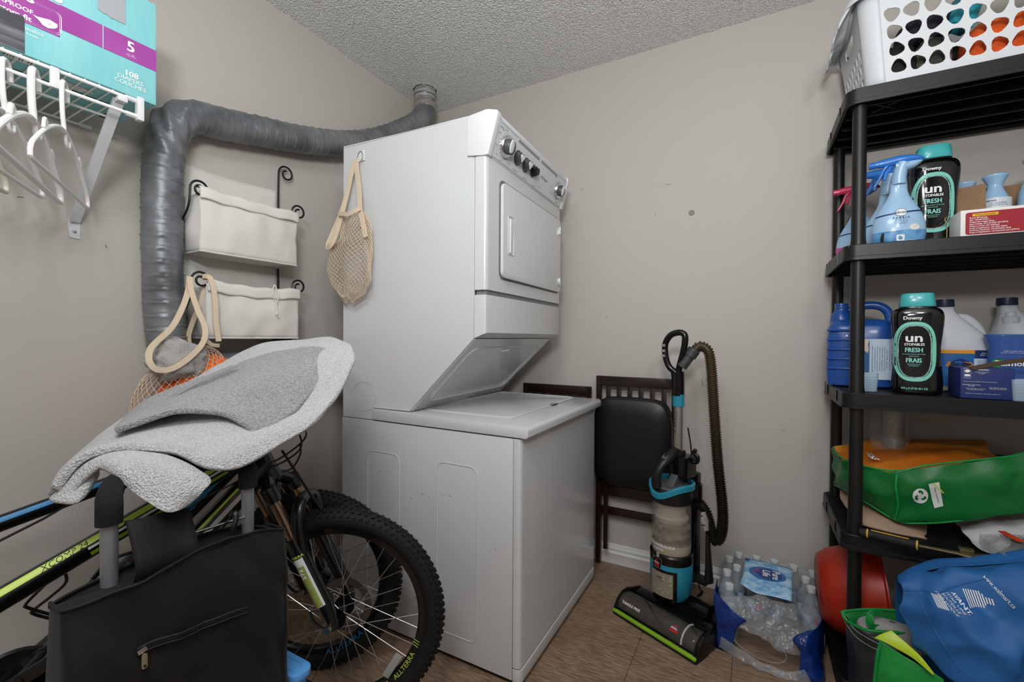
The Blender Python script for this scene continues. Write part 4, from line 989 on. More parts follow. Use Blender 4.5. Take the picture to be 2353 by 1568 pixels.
# blue lidded container beside it
T = thing('plastic_container', 'blue plastic lidded container between the black trolley bag and bike wheel', 'container', (-1.04, .684, 0))
BL = mat('sky_blue_plastic', '5b9fe0', .35)
g = G(); g.prism(rrect(.19, .042, .018, 5, -1.035, .687), 0, .285, 'z', .003); g.build('tub', BL, T)
g = G(); g.prism(rrect(.212, .056, .024, 6, -1.035, .688), .285, .302, 'z', .005); l = g.build('lid', BL, T)
g = G(); g.tube([(a, b_, .3022) for a, b_ in rrect(.17, .028, .013, 6, -1.035, .688)], .0022, 6, closed=True); g.build('lid_ring', BL, l)
# ------------------------------------------------------------ folded chairs against the back wall
WOOD = mat('dark_cherry_wood', '2a1613', .32, coat=.25, var=(14, '1c0e0c', .35, .7), stretch=(1, 6, 1))
LEATH = mat('black_leather', '141414', .38, bump=(160, .35, .0008))
def chair(M, label, group=None):
    T = thing('folding_chair', label, 'chair', group=group, M=M)
    W = .372
    for x in (.012, W - .012):
        g = G(M); g.prism([(.0, .0), (.02, 0), (.028, .30), (.026, .62), (.016, .908), (-.004, .908), (.002, .62), (.0, .30)], x - .012, x + .012, 'x', .002, 1); g.build('back_leg', WOOD, T)
    G(M).span((.0, -.002, .860), (W, .014, .908), .003).build('top_rail', WOOD, T)
    G(M).span((.024, .0, .56), (W - .024, .014, .60), .003).build('lower_back_rail', WOOD, T)
    for k in range(6):
        x = .058 + k * (W - .116) / 5; G(M).span((x - .0105, .002, .59), (x + .0105, .011, .864), .001).build('slat', WOOD, T)
    for z, h in ((.36, .05), (.262, .035)): G(M).span((.024, .004, z - h / 2), (W - .024, .020, z + h / 2), .003).build('stretcher', WOOD, T)
    for x in (.055, W - .055):
        g = G(M); g.prism([(-.022, .085), (-.004, .085), (.0, .42), (-.018, .42)], x - .010, x + .010, 'x', .002, 1); g.build('front_leg', WOOD, T)
    # padded seat folded upright
    out = []
    for i in range(40):
        a = 2 * PI * i / 40; e = .33; c_, s_ = math.cos(a), math.sin(a)
        out.append((W / 2 - .004 + .178 * math.copysign(abs(c_) ** e, c_), .612 + .195 * math.copysign(abs(s_) ** (e * 1.35), s_) + (.012 * (1 - abs(c_)) if s_ > 0 else -.004 * (1 - abs(c_)))))
    g = G(M); cx_, cz_ = W / 2 - .004, .612
    rings = []
    for k, y in ((1.0, -.022), (1.0, -.048), (.985, -.060), (.93, -.068), (.6, -.074), (.2, -.075)):
        rings.append([(cx_ + (a - cx_) * k, y, cz_ + (b_ - cz_) * k) for a, b_ in out])
    g.loft(rings); g.build('padded_seat', LEATH, T, sharp=50)
    g = G(M); g.loft([[(cx_ + (a - cx_) * k, y, cz_ + (b_ - cz_) * k) for a, b_ in out] for k, y in ((.97, -.022), (.97, -.006))]); g.build('seat_board', WOOD, T)
    return T
CH = chair(Matrix.Translation((-.668, 2.085, .008)), 'dark wooden folding chair with black padded seat, folded beside the vacuum', 'folded chairs against the back wall')
c2 = dup(CH, Matrix.Translation((-1.072, 2.100, -.042 + .042)) @ Matrix.Diagonal((1, 1, .945, 1)), 'dark wooden folding chair behind the washer, only its top rail showing')
# ------------------------------------------------------------ upright vacuum
e_ = V((.912, -.409, 0)).normalized()
VM = frame((-.2485, 1.834, 0), e_, z=(0, 0, 1))
T = thing('upright_vacuum', 'teal and black upright vacuum cleaner with clear dirt bin and brown hose', 'vacuum', M=VM)
TEALP = mat('teal_plastic', '2787a0', .3, coat=.2)
SMOKE = mat('smoky_clear_plastic', '5b5750', .12, alpha=.42, spec=.6)
CLR = mat('clear_bin', 'b8aea0', .10, alpha=.16, spec=.8)
g = G(VM)     # floor head: black shell with roller housing
g.prism([(-.172, .012), (-.165, .006), (.02, .006), (.02, .05), (-.02, .062), (-.07, .062), (-.08, .03), (-.165, .022)], -.172, .172, 'x', .004)
g.build('floor_head', GLOSS_BLACK, T)
for s in (-1, 1):
    g = G(VM); g.prism([(-.176, .01), (-.174, .03), (-.155, .058), (-.125, .076), (-.09, .078), (-.02, .064), (.02, .045), (.02, .006), (-.17, .006)], s * .170 - .008, s * .170 + .008, 'x', .004); g.build('head_end_cap', GLOSS_BLACK, T)
g = G(VM); g.grid(lambda a, b_: V((-.162 + .324 * a, -.118 - .050 * math.cos(.05 + b_ * 2.3), .026 + .048 * math.sin(.05 + b_ * 2.3) ** .9)), 20, 14); hw = g.build('roller_window', SMOKE, T, solid=.002)
g = G(VM); g.lathe([(.0001, -.160), (.032, -.160), (.034, 0), (.032, .160), (.0001, .160)], 24, frame((0, -.118, .038), (0, 1, 0), z=(1, 0, 0)), cap=False); br = g.build('brush_roll', mat('brush_dusty', '3a3835', .8, var=(30, '6b675f', .35, .7), bump=(200, 1, .003)), T)
for k in range(2):
    g = G(VM); g.tube([(-.15 + .3 * t, -.118 + .036 * math.cos(t * 5 + k * PI), .038 + .036 * math.sin(t * 5 + k * PI)) for t in [i / 20 for i in range(21)]], .004, 6); g.build('bristle_row', mat('bristles', '1f1d1b', .9), br)
g = G(VM); g.span((-.176, -.184, .012), (.176, -.170, .0225), .004); g.build('lime_bumper', mat('lime_rubber', '8fbf2e', .45), T)
G(VM).span((-.178, -.180, .0), (.178, -.10, .0125), .004).build('sole_strip', RUBBER, T)
g = G(VM); g.tube([(.108 + .006 * math.cos(0), -.118 - .052 * math.cos(a), .028 + .050 * math.sin(a)) for a in [.1 + i * .22 for i in range(10)]], .0035, 8); g.build('window_band', mat('pale_ring', 'b7b2a6', .4), T)
hwrap = lambda u, v, w=0: VM @ V((u, -.118 - .0525 * math.cos(.42 + v / .05), .026 + .0505 * math.sin(.42 + v / .05) ** .9))
decal([('t', 'TANGLE FREE', .0135, -.105, .010, {'bold': True}), ('t', 'BISSELL', .008, .078, .021, {'bold': True})], 'lettering', INK_WHITE, hw, hwrap)
RED = mat('badge_red', 'c02128', .4)
decal([('p', [(.062, .008), (.094, .008), (.094, .017), (.062, .017)], 0, 0), ('p', [(.070, .026), (.086, .026), (.078, .034)], 0, 0)], 'red_badge', RED, hw, hwrap)
for s in (-1, 1):      # rear wheels
    g = G(VM); g.lathe([(.0001, -.016), (.036, -.016), (.040, -.010), (.040, .010), (.036, .016), (.0001, .016)], 24, frame((s * .125 + .01, .06, .040), (0, 1, 0), z=(1, 0, 0))); g.build('wheel', RUBBER, T)
g = G(VM); g.cyl((.03, .03, .062), (.115, .03, .062), .034, 20); g.span((-.10, -.03, .03), (.12, .06, .075), .012); g.build('pivot_housing', GLOSS_BLACK, T)
BX = -.035
def vl(prof, name, m, sx=1, sy=1, dx=0, dy=0, parent=None, cap=True, **k):
    g = G(VM); g.lathe(prof, 36, Matrix.Translation((BX + dx, dy, 0)), sx, sy, cap); return g.build(name, m, parent or T, **k)
vl([(.02, .075), (.058, .082), (.074, .11), (.078, .16), (.078, .235), (.074, .245)], 'motor_base', TEALP, 1.05, 1.0)
vl([(.0785, .226), (.080, .232), (.080, .256), (.075, .262)], 'base_collar', GLOSS_BLACK, 1.04, 1.0)
bin_ = vl([(.0745, .262), (.0755, .27), (.0745, .44), (.073, .486), (.0715, .486), (.0725, .27), (.0, .27)], 'dirt_bin', CLR, cap=False)
vl([(.0705, .264), (.0725, .275), (.0732, .30)], 'bin_base_ring', mat('dusty_ring', 'b5a894', .5), parent=bin_, cap=False)
vl([(.0001, .375), (.058, .378), (.064, .392), (.064, .398), (.056, .405), (.052, .405), (.050, .47), (.0001, .47)], 'filter_core', mat('filter_beige', 'a8a091', .6, alpha=1), parent=bin_)
for k in range(18):
    a = 2 * PI * k / 18; g = G(VM); g.box((BX + .0515 * math.cos(a), .0515 * math.sin(a), .437), (.003, .006, .058), 0, Matrix.Rotation(a, 4, 'Z')); g.build('filter_rib', mat('filter_beige', 'a8a091'), bin_)
g = G(VM); g.lathe([(.0001, .272)] + [(.060 + .006 * math.sin(i * 1.7), .275 + i * .0105) for i in range(10)] + [(.03, .378), (.0001, .375)], 40, Matrix.Translation((BX, 0, 0)))
for v in g.v:
    v += V((noise.noise(v * 40), noise.noise(v * 40 + V((3, 0, 0))), noise.noise(v * 40 + V((0, 3, 0))))) * .014
tag(g.build('dust_fluff', mat('dust', '8d7f6d', .95, var=(26, '5f564b', .35, .7), bump=(130, 1, .006)), bin_, sharp=0), None, None, None, 'stuff')
# teal rim with a dip in front
g = G(VM); rings = []
for i in range(48):
    a = 2 * PI * i / 48; dip = max(0, math.cos(a + PI / 2 + .15)) ** 3 * .038
    r_ = .081; cx_, sy_ = math.cos(a), math.sin(a)
    zc = .525 - dip
    rings.append([(BX + (r_ + dr) * cx_, (r_ + dr) * sy_, zc + dz) for dr, dz in ((-.004, -.012), (.005, -.010), (.006, .008), (-.001, .014), (-.006, .008))])
g.loft(rings, closed=True); g.build('teal_rim', TEALP, T)
vl([(.072, .455), (.079, .462), (.080, .482), (.080, .505), (.072, .514)], 'lid_skirt', PLASTIC_BLACK)
vl([(.074, .515), (.066, .522), (.0001, .528)], 'bin_lid', mat('dusty_grey_lid', '4b4d50', .6))
g = G(VM); g.prism([(-.045, .515), (.01, .52), (.04, .52), (.045, .60), (.03, .605)], BX - .002, BX + .03, 'x', .004); g.build('lid_fin', mat('dusty_grey_lid', '4b4d50', .6), T)
g = G(VM); g.tube(smooth_path([(BX - .02, -.070, .515), (BX - .022, -.072, .56), (BX - .012, -.055, .60), (BX + .0, -.01, .635), (BX + .002, .035, .655)], 5), [.0155] * 11 + [.018] * 10, 12, sy=1.2); g.build('carry_handle', PLASTIC_BLACK, T)
G(VM).box((BX - .006, -.037, .632), (.022, .024, .010), .003, Matrix.Rotation(.55, 4, 'X')).build('release_button', mat('button_grey', '55585c', .4), T)
# spine and wand
g = G(VM); g.span((BX - .03, .072, .12), (BX + .055, .125, .56), .012); g.build('spine', GLOSS_BLACK, T)
g = G(VM); g.prism(rrect(.075, .10, .02, 5, BX + .018, .045), .548, .632, 'z', .008); g.build('neck_block', GLOSS_BLACK, T)
g = G(VM); g.prism(rrect(.05, .045, .012, 4, BX + .005, .035), .628, .652, 'z', .004); g.build('wand_socket', PLASTIC_BLACK, T)
PX, PY = BX + .006, .032
G(VM).cyl((PX, PY, .64), (PX, PY, .83), .0175, 20).build('wand_tube', mat('satin_aluminium', 'a9a5a0', .35, .8), T)
decal([('t', 'BISSELL', .026, 0, 0, {'rot': PI / 2, 'sx': 1.1})], 'lettering', INK_BLACK, T, lambda u, v, w=0: VM @ V((PX + .0178 * math.sin((u - .001) / .0178 - .35), PY - .0178 * math.cos((u - .001) / .0178 - .35), .765 + v)))
G(VM).cyl((PX, PY, .828), (PX, PY, .876), .0225, 20).build('teal_collar', TEALP, T)
g = G(VM); g.tube([(PX, PY, .870), (PX - .002, PY, .92), (PX - .004, PY - .002, .965)], [.024, .026, .028], 16, sy=.9); g.build('grip_stem', GLOSS_BLACK, T)
lp = smooth_path([(PX - .004, PY, .955), (PX - .036, PY - .012, .985), (PX - .050, PY - .016, 1.03), (PX - .050, PY - .016, 1.078), (PX - .028, PY - .012, 1.112), (PX + .006, PY - .006, 1.122), (PX + .024, PY, 1.112), (PX + .026, PY, 1.085), (PX + .018, PY, 1.04), (PX + .004, PY, .99), (PX - .002, PY, .955)], 5)
g = G(VM); g.tube(lp, .0125, 12); hl = g.build('loop_handle', GLOSS_BLACK, T)
for dz in (.0, .020, .042): 
    G(VM).box((PX - .052, PY - .0285, 1.028 + dz), (.016, .004, .010), .001).build('switch', mat('switch_grey', '8c8e90', .4), hl)
g = G(VM); g.cyl((PX + .012, PY, .985), (PX + .040, PY + .02, 1.035), .020, 16); g.cyl((PX + .036, PY + .017, 1.028), (PX + .050, PY + .028, 1.055), .0245, 16); g.build('hose_cuff', mat('dark_grey_cuff', '3a3b3e', .5), T)
hp = resample(smooth_path([(PX + .045, PY + .025, 1.045), (PX + .066, PY + .04, 1.068), (PX + .094, PY + .05, 1.05), (PX + .104, PY + .055, .99), (PX + .110, PY + .058, .90), (PX + .118, PY + .06, .78), (PX + .132, PY + .06, .62), (PX + .152, PY + .055, .48), (PX + .158, PY + .050, .40), (PX + .150, PY + .047, .345), (PX + .130, PY + .045, .325), (PX + .118, PY + .042, .36), (PX + .100, PY + .04, .42), (PX + .075, PY + .035, .455)], 10), .0022)
g = G(VM); g.tube(hp, [.0185 + .0022 * (1 if i % 4 < 2 else -1) for i in range(len(hp))], 18)
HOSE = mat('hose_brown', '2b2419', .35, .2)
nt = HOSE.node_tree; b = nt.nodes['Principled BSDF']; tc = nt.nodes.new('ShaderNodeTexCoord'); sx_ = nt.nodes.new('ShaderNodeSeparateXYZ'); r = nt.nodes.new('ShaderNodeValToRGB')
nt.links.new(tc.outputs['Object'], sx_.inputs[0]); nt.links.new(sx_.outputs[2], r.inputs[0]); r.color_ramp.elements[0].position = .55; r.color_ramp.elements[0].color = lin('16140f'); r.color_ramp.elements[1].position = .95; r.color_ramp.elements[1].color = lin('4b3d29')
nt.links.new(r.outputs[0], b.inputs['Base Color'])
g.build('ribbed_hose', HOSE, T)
g = G(VM); g.cyl((BX + .05, .07, .44), (PX + .075, PY + .035, .455), .024, 18); g.cyl((BX + .05, .08, .44), (BX + .05, .08, .52), .030, 18); g.build('hose_port', GLOSS_BLACK, T)
# accessory brush clipped at the side, hooks and cord
g = G(VM); g.tube([(PX + .108, PY + .035, .36), (PX + .112, PY + .03, .30), (PX + .116, PY + .028, .24), (PX + .118, PY + .028, .165)], [.011, .012, .015, .022], 12, sy=.7); ac = g.build('accessory_tool', PLASTIC_BLACK, T)
g = G(VM); g.tube([(PX + .098, PY + .020, .43), (PX + .104, PY + .016, .40), (PX + .112, PY + .016, .365)], [.012, .022, .014], 14, sy=.6); g.build('dusting_brush', mat('bristle_fluff', 'a39d95', .95, bump=(260, 1, .006)), ac)
g = G(VM); g.tube([(PX + .100, PY + .008, .42), (PX + .108, PY + .004, .385)], [.006, .008], 10); g.build('brush_core', PLASTIC_BLACK, ac)
g = G(VM); g.span((BX + .055, .03, .155), (PX + .12, .07, .178), .006); g.build('tool_clip', PLASTIC_BLACK, T)
g = G(VM); g.tube(smooth_path([(PX + .03, PY + .03, .615), (PX + .06, PY + .035, .61), (PX + .066, PY + .03, .635), (PX + .05, PY + .03, .645), (PX + .058, PY + .03, .66)], 4), .008, 8); g.build('cord_hook', PLASTIC_BLACK, T)
g = G(VM); g.tube(smooth_path([(PX + .018, PY + .04, .74), (PX + .03, PY + .045, .65), (PX + .034, PY + .05, .50), (PX + .055, .085, .25), (PX + .06, .09, .12), (PX + .075, .09, .09), (PX + .06, .08, .075), (PX + .08, .085, .105)], 6), .0028, 8); g.build('power_cord', WIRE_BLACK, T)
# lower body front: filter cover, badge, bin print
def bw_(r, z0): return lambda u, v, w=0: VM @ V((BX + (r * 1.05) * math.sin(u / r + .16), -r * math.cos(u / r + .16), z0 + v))
wv = bw_(.0788, .155)
decal([('r', -.048, -.070, .052, .052)], 'filter_cover_edge', GLOSS_BLACK, T, lambda u, v, w=0: wv(u, v) if v > -.045 else VM @ V((BX + (.0788 + (v + .045) * .35) * 1.05 * math.sin(u / .0788 + .16), -(.0788 + (v + .045) * .35) * math.cos(u / .0788 + .16), .155 + v)))
wv2 = bw_(.0798, .155)
decal([('r', -.052, -.050, .038, .042)], 'filter_cover', mat('khaki_cover', '8f8877', .5), T, wv2)
random.seed(5); its = []
for k in range(16):
    x_, z_ = random.uniform(-.045, .032), random.uniform(-.044, .034); s_ = random.uniform(.003, .0055)
    if z_ > -.01 and x_ < 0: continue
    its.append(('p', [(x_, z_), (x_ + s_, z_ + s_ * .8), (x_ + s_, z_ + s_ * 2), (x_, z_ + s_ * 1.2)], 0, 0)); its.append(('p', [(x_, z_), (x_ - s_, z_ + s_ * .8), (x_ - s_ * .4, z_ + s_ * 1.7)], 0, 0))
decal(its, 'camouflage_fleck', mat('fleck', 'b9b09c', .5), T, bw_(.0802, .155))
decal([('t', 'HEPA', .010, -.012, .020, {'bold': True}), ('t', 'FILTER SYSTEM', .0045, -.010, .009)], 'lettering', INK_BLACK, T, bw_(.0803, .155))
decal([('p', [(-.046, .055), (-.006, .055), (-.002, .092), (-.040, .096)], 0, 0)], 'badge_plate', GLOSS_BLACK, T, bw_(.0815, .155))
decal([('ring', [(-.046, .055), (-.006, .055), (-.002, .092), (-.040, .096)], .0014)], 'badge_edge', mat('badge_silver', '9b9b9b', .4), T, bw_(.0818, .155))
decal([('p', [(-.034, .061), (-.012, .061), (-.012, .069), (-.034, .069)], 0, 0), ('p', [(-.030, .080), (-.016, .080), (-.023, .090)], 0, 0)], 'badge_red_mark', RED, T, bw_(.0822, .155))
decal([('t', 'BISSELL', .0075, -.023, .0745, {'bold': True})], 'lettering', INK_WHITE, T, bw_(.0822, .155))
decal([('t', 'POWERGLIDE', .0155, -.005, .142, {'bold': True}), ('t', 'ALLERGEN', .0095, -.020, .127, {'bold': True})], 'lettering', INK_WHITE, T, bw_(.0762, .155))
decal([('t', 'PET', .0095, .012, .127, {'bold': True}), ('p', ell(.012, .012, 12, -.052, .150), 0, 0)], 'lettering', mat('lime_ink', '9ac23a', .5), T, bw_(.0762, .155))
g = G(VM); g.box((BX - .004, -.083, .262), (.010, .008, .018), .003); g.build('bin_latch', mat('clear_latch', 'b5aa98', .2, alpha=.7), T)
# ------------------------------------------------------------ pack of water bottles
PET = mat('clear_water_bottle', 'c3cbd0', .06, alpha=.34, spec=1)
CAPM = mat('translucent_cap', 'd9dee0', .4, alpha=.85)
def bottle(x, y, label, first=[None]):
    M = Matrix.Translation((x, y, 0))
    if first[0] is not None: return dup(first[0], M @ Matrix.Rotation(x * 37, 4, 'Z'), label)
    T = thing('water_bottle', label, 'bottle', group='water bottles in the plastic pack', M=M)
    g = G(M); pr_ = [(.0001, .003), (.024, .003), (.029, .008), (.0305, .018), (.029, .03), (.0305, .042), (.0295, .055), (.0305, .068), (.0305, .118), (.029, .135), (.024, .156), (.016, .174), (.0125, .184), (.0118, .190), (.0001, .190)]
    g.lathe(pr_, 24); g.build('bottle', PET, T, sharp=0)
    g = G(M); g.lathe([(.0001, .186), (.0145, .186), (.0148, .188), (.0145, .202), (.0138, .2045), (.0001, .205)], 20); g.build('cap', CAPM, T)
    g = G(M); g.lathe([(.0308, .072), (.0309, .114)], 24, cap=False); lb = g.build('wrap_label', mat('bottle_label', '3b6fae', .4, var=(30, 'c6d9ea', .4, .6)), T)
    decal([('r', -.016, -.012, .016, .018)], 'pink_mark', mat('pink_print', 'd8447f', .5), lb, lambda u, v, w=0: M @ V((.0312 * math.sin(u / .031), -.0312 * math.cos(u / .031), .093 + v)))
    first[0] = T
    return T
WBT = [(-.070, 1.797, 'clear water bottle standing alone in the front left of the pack'), (.190, 1.920, 'clear water bottle nearest the black shelf in the pack'), (.180, 1.986, 'clear water bottle second from the front on the right of the pack'),
       (-.082, 1.900, 'clear water bottle at the left edge of the pack, second from the front'), (-.050, 1.958, 'clear water bottle touching the left edge of the blue label'),
       (-.080, 2.020, 'clear water bottle at the rear left corner beside the vacuum wheel'), (-.046, 2.078, 'clear water bottle at the left end of the back row by the baseboard')]
for x, y, l in WBT: bottle(x, y, l)
for i, (x, y) in enumerate(((.018, 2.078), (.082, 2.080), (.146, 2.068), (.208, 2.050))):
    bottle(x, y, ['water bottle in the back row behind the label, first from left', 'water bottle in the back row behind the middle of the label', 'water bottle in the back row at the right corner of the label', 'water bottle in the back right corner beside the shelf post'][i])
for i, (x, y) in enumerate(((.014, 1.990), (.077, 1.985), (.014, 1.925), (.077, 1.920))):
    bottle(x, y, ['water bottle hidden under the rear left of the blue label', 'water bottle hidden under the rear right of the blue label', 'water bottle hidden under the front left of the blue label', 'water bottle hidden under the front right of the blue label'][i])
T = thing('bottle_pack_wrap', 'torn clear and blue plastic wrap around the water bottles with a light blue label', 'packaging', (.05, 1.88, 0))
FILM = mat('clear_film', 'd5dadd', .12, alpha=.16, bump=(28, 1, .02), spec=1)
FILM2 = mat('crinkled_film', 'b3b8bc', .10, alpha=.26, bump=(26, 1, .02), spec=1)
BLUF = mat('blue_film', '0e3a8c', .22, bump=(22, .8, .015), var=(9, '0a2563', .35, .7))
LBF = mat('light_blue_film', '5a9fd4', .3, var=(40, 'b7d9ef', .35, .65))
def sheet(rows, name, m, parent, n=5, wob=.003, th=.0006, label=None):
    R = [smooth_path(r, n) for r in rows]; C = len(R[0]); cols = [smooth_path([r[i] for r in R], n) for i in range(C)]; Rr = len(cols[0])
    vs = [cols[i][j] for j in range(Rr) for i in range(C)]
    vs = [p + V((noise.noise(p * 31), noise.noise(p * 31 + V((9, 0, 0))), noise.noise(p * 31 + V((0, 9, 0))))) * wob for p in vs]
    for p in vs: p.z = max(p.z, .0008)
    g = G(); g.add(vs, [(j * C + i, j * C + i + 1, (j + 1) * C + i + 1, (j + 1) * C + i) for j in range(Rr - 1) for i in range(C - 1)])
    return g.build(name, m, parent, sharp=0, recalc=False, solid=th, label=label)
lab = [[(-.022, 2.032, .2085), (.03, 2.034, .2095), (.085, 2.03, .2095), (.142, 2.024, .208)], [(-.026, 1.95, .2085), (.03, 1.95, .211), (.085, 1.95, .211), (.134, 1.946, .2085)],
       [(-.030, 1.87, .2085), (.03, 1.88, .211), (.085, 1.875, .211), (.128, 1.865, .2085)], [(-.036, 1.825, .203), (.012, 1.795, .196), (.070, 1.800, .196), (.122, 1.795, .197)]]
sheet(lab, 'pack_label', LBF, T, wob=.001)
lw_ = plane_warp((.052, 1.925, .2125), (1, -.02, 0), (.03, 1, 0))
decal([('e', 0, 0, .122, .105)], 'label_oval', mat('oval_blue', '2b6fb2', .4), T, lambda u, v, w=0: lw_(u, v, 0))
decal([('e', .006, 0, .086, .080)], 'label_oval_inner', mat('oval_dark', '1c3f86', .4), T, lambda u, v, w=0: lw_(u, v, .0006))
decal([('t', 'Pure', .036, .028, 0, {'rot': -PI / 2, 'bold': True}), ('t', 'Life', .036, -.004, 0, {'rot': -PI / 2, 'bold': True})], 'lettering', INK_WHITE, T, lambda u, v, w=0: lw_(u, v, .0012))
decal([('t', '24', .020, -.034, .01, {'rot': -.9, 'bold': True}), ('t', 'PCK', .014, -.046, -.012, {'rot': -.9})], 'lettering', mat('pink_print', 'd8447f'), T, lambda u, v, w=0: lw_(u, v, .0012))
decal([('r', -.078, .082, -.062, .100)], 'label_code_block', mat('oval_dark', '1c3f86'), T, lambda u, v, w=0: lw_(u, v, -.0008))
# left blue side and its front triangle
sheet([[(-0.115, 2.285, -0.031), (-0.120, 2.004, 0.076), (-0.122, 1.980, 0.123)], [(-0.106, 1.780, 0.159), (-0.128, 1.891, 0.062), (-0.129, 1.950, 0.074)], [(-0.100, 1.740, 0.103), (-0.130, 2.004, -0.089), (-0.124, 1.950, 0.014)], [(-.100, 1.722, .002), (-.118, 1.75, .002), (-.126, 1.95, .002)]], 'blue_side', BLUF, T)
sheet([[(-0.116, 1.745, 0.196), (-0.090, 1.740, 0.171), (-0.062, 1.735, 0.148), (-0.013, 1.725, 0.126)], [(-0.113, 1.730, 0.136), (-0.089, 1.728, 0.128), (-0.064, 1.725, 0.115), (-0.040, 1.722, 0.101)], [(-0.105, 1.722, 0.065), (-0.085, 1.720, 0.069), (-0.066, 1.720, 0.063), (-0.049, 1.720, 0.060)], [(-.104, 1.722, .003), (-.085, 1.718, .003), (-.07, 1.715, .003), (-.058, 1.712, .008)]], 'blue_corner', BLUF, T)
# right blue side
sheet([[(0.163, 1.745, 0.138), (0.188, 1.760, 0.145), (0.216, 1.850, 0.139), (0.232, 1.950, 0.120)], [(0.122, 1.720, 0.110), (0.167, 1.720, 0.111), (0.209, 1.800, 0.106), (0.234, 1.930, 0.069)], [(0.143, 1.710, 0.081), (0.173, 1.712, 0.076), (0.201, 1.760, 0.070), (0.230, 1.880, 0.020)], [(.135, 1.700, .004), (.19, 1.700, .002), (.215, 1.75, .002), (.220, 1.90, .002)]], 'blue_side', BLUF, T)
sheet([[(.205, 1.93, .145), (.222, 1.97, .145)], [(.224, 1.87, .08), (.228, 1.95, .08)], [(.222, 1.84, .01), (.224, 1.95, .01)]], 'light_blue_side', LBF, T)
# clear crinkled front drooping where bottles were taken out
sheet([[(-.088, 1.775, .165), (-.03, 1.79, .178), (.02, 1.792, .190), (.075, 1.795, .190), (.13, 1.80, .185), (.20, 1.86, .16)], [(-.095, 1.745, .130), (-.03, 1.745, .125), (.02, 1.75, .120), (.075, 1.755, .115), (.13, 1.76, .12), (.205, 1.80, .12)],
       [(-.09, 1.728, .095), (-.04, 1.725, .092), (.02, 1.722, .085), (.075, 1.72, .065), (.12, 1.715, .06), (.165, 1.72, .07)]], 'crinkled_front', FILM2, T, wob=.012)
sheet([[(-.085, 1.722, .07), (-.065, 1.72, .045), (-.02, 1.705, .03), (.05, 1.690, .018), (.10, 1.69, .02), (.15, 1.70, .035)], [(-.10, 1.716, .012), (-.06, 1.705, .006), (-.01, 1.685, .004), (.06, 1.668, .003), (.12, 1.672, .003), (.17, 1.692, .004)]], 'film_lip', FILM2, T, wob=.006)
ov = [(.02 + .085 * math.cos(a), 1.735 + .012 * math.sin(a), .055 + .042 * math.sin(a) - .018 * math.cos(a)) for a in [2 * PI * i / 40 for i in range(40)]]
g = G(); g.tube(ov, .0022, 6, closed=True); g.build('handle_hole_edge', FILM2, T)
sheet([[(-.10, 2.10, .19), (.05, 2.11, .19), (.225, 2.08, .18)], [(-.12, 2.105, .1), (.05, 2.115, .1), (.235, 2.09, .1)], [(-.12, 2.105, .004), (.05, 2.115, .004), (.235, 2.09, .004)]], 'clear_back', FILM, T)
# ------------------------------------------------------------ black plastic shelving unit
SHX0, SHX1, SHY0, SHY1 = .240, 1.150, 1.680, 2.122
T = thing('shelving_unit', 'tall black plastic five-tier shelving unit on the right', 'shelf', (.70, 1.9, 0))
TZ = [.0, .455, .888, 1.340, 1.812]; TH = .047
cxs, cys = (SHX0 + SHX1) / 2, (SHY0 + SHY1) / 2; SW, SD = SHX1 - SHX0, SHY1 - SHY0
for z in TZ:
    g = G()
    rings = []
    for dx, zz in ((0, z), (0, z + .010), (-.0022, z + .0115), (-.0022, z + TH - .002), (-.004, z + TH), (-.010, z + TH), (-.0105, z + .004), (-.006, z)):
        rings.append([(a, b_, zz) for a, b_ in rrect(SW + 2 * dx, SD + 2 * dx, .036 + dx, 6, cxs, cys)])
    g.loft(rings, closed=True); tier = g.build('shelf_tier', PLASTIC_BLACK, T)
    g = G(); n = 34      # slotted deck: long bars and cross bars in two layers
    for i in range(n):
        y = SHY0 + .014 + (SD - .028) * i / (n - 1); g.span((SHX0 + .012, y - .0037, z + TH - .006), (SHX1 - .012, y + .0037, z + TH - .0015))
    for i in range(30):
        x = SHX0 + .02 + (SW - .04) * i / 29; g.span((x - .004, SHY0 + .012, z + TH - .010), (x + .004, SHY1 - .012, z + TH - .003))
    o = g.build('slotted_deck', PLASTIC_BLACK, tier, flat=True); o['kind'] = 'stuff'
    for i in range(5):
        y = SHY0 + .05 + (SD - .1) * i / 4; G().span((SHX0 + .02, y - .002, z + .006), (SHX1 - .02, y + .002, z + TH - .008)).build('stiffening_rib', PLASTIC_BLACK, tier, flat=True)
    for x, x2 in ((SHX0 + .06, SHX0 + .17), (SHX0 + .17, SHX0 + .06)):
        G().tube([(x, SHY0 + .05, z + .016), (x2, SHY0 + .16, z + .016)], .0035, 4).build('stiffening_rib', PLASTIC_BLACK, tier, flat=True)
    for y in (SHY0 + .11, SHY0 + .31): G().span((SHX0 - .0012, y, z + .004), (SHX0 + .002, y + .007, z + TH - .004)).build('side_clip', GLOSS_BLACK, tier, flat=True)
for x in (SHX0 + .040, SHX1 - .040):
    for y in (SHY0 + .033, SHY1 - .036):
        for a, c in zip(TZ, TZ[1:]):
            g = G(); g.tube([(x, y, a + TH - .012), (x, y, a + TH + .004), (x, y, a + TH + .02), (x, y, c - .0), (x, y, c + .012)], [.0205, .0205, .0188, .0182, .0182], 20)
            g.build('post', PLASTIC_BLACK, T)
D1, D2, D3, D4, D5 = [z + TH for z in TZ][::-1]      # top, 2nd, 3rd, 4th, bottom deck heights
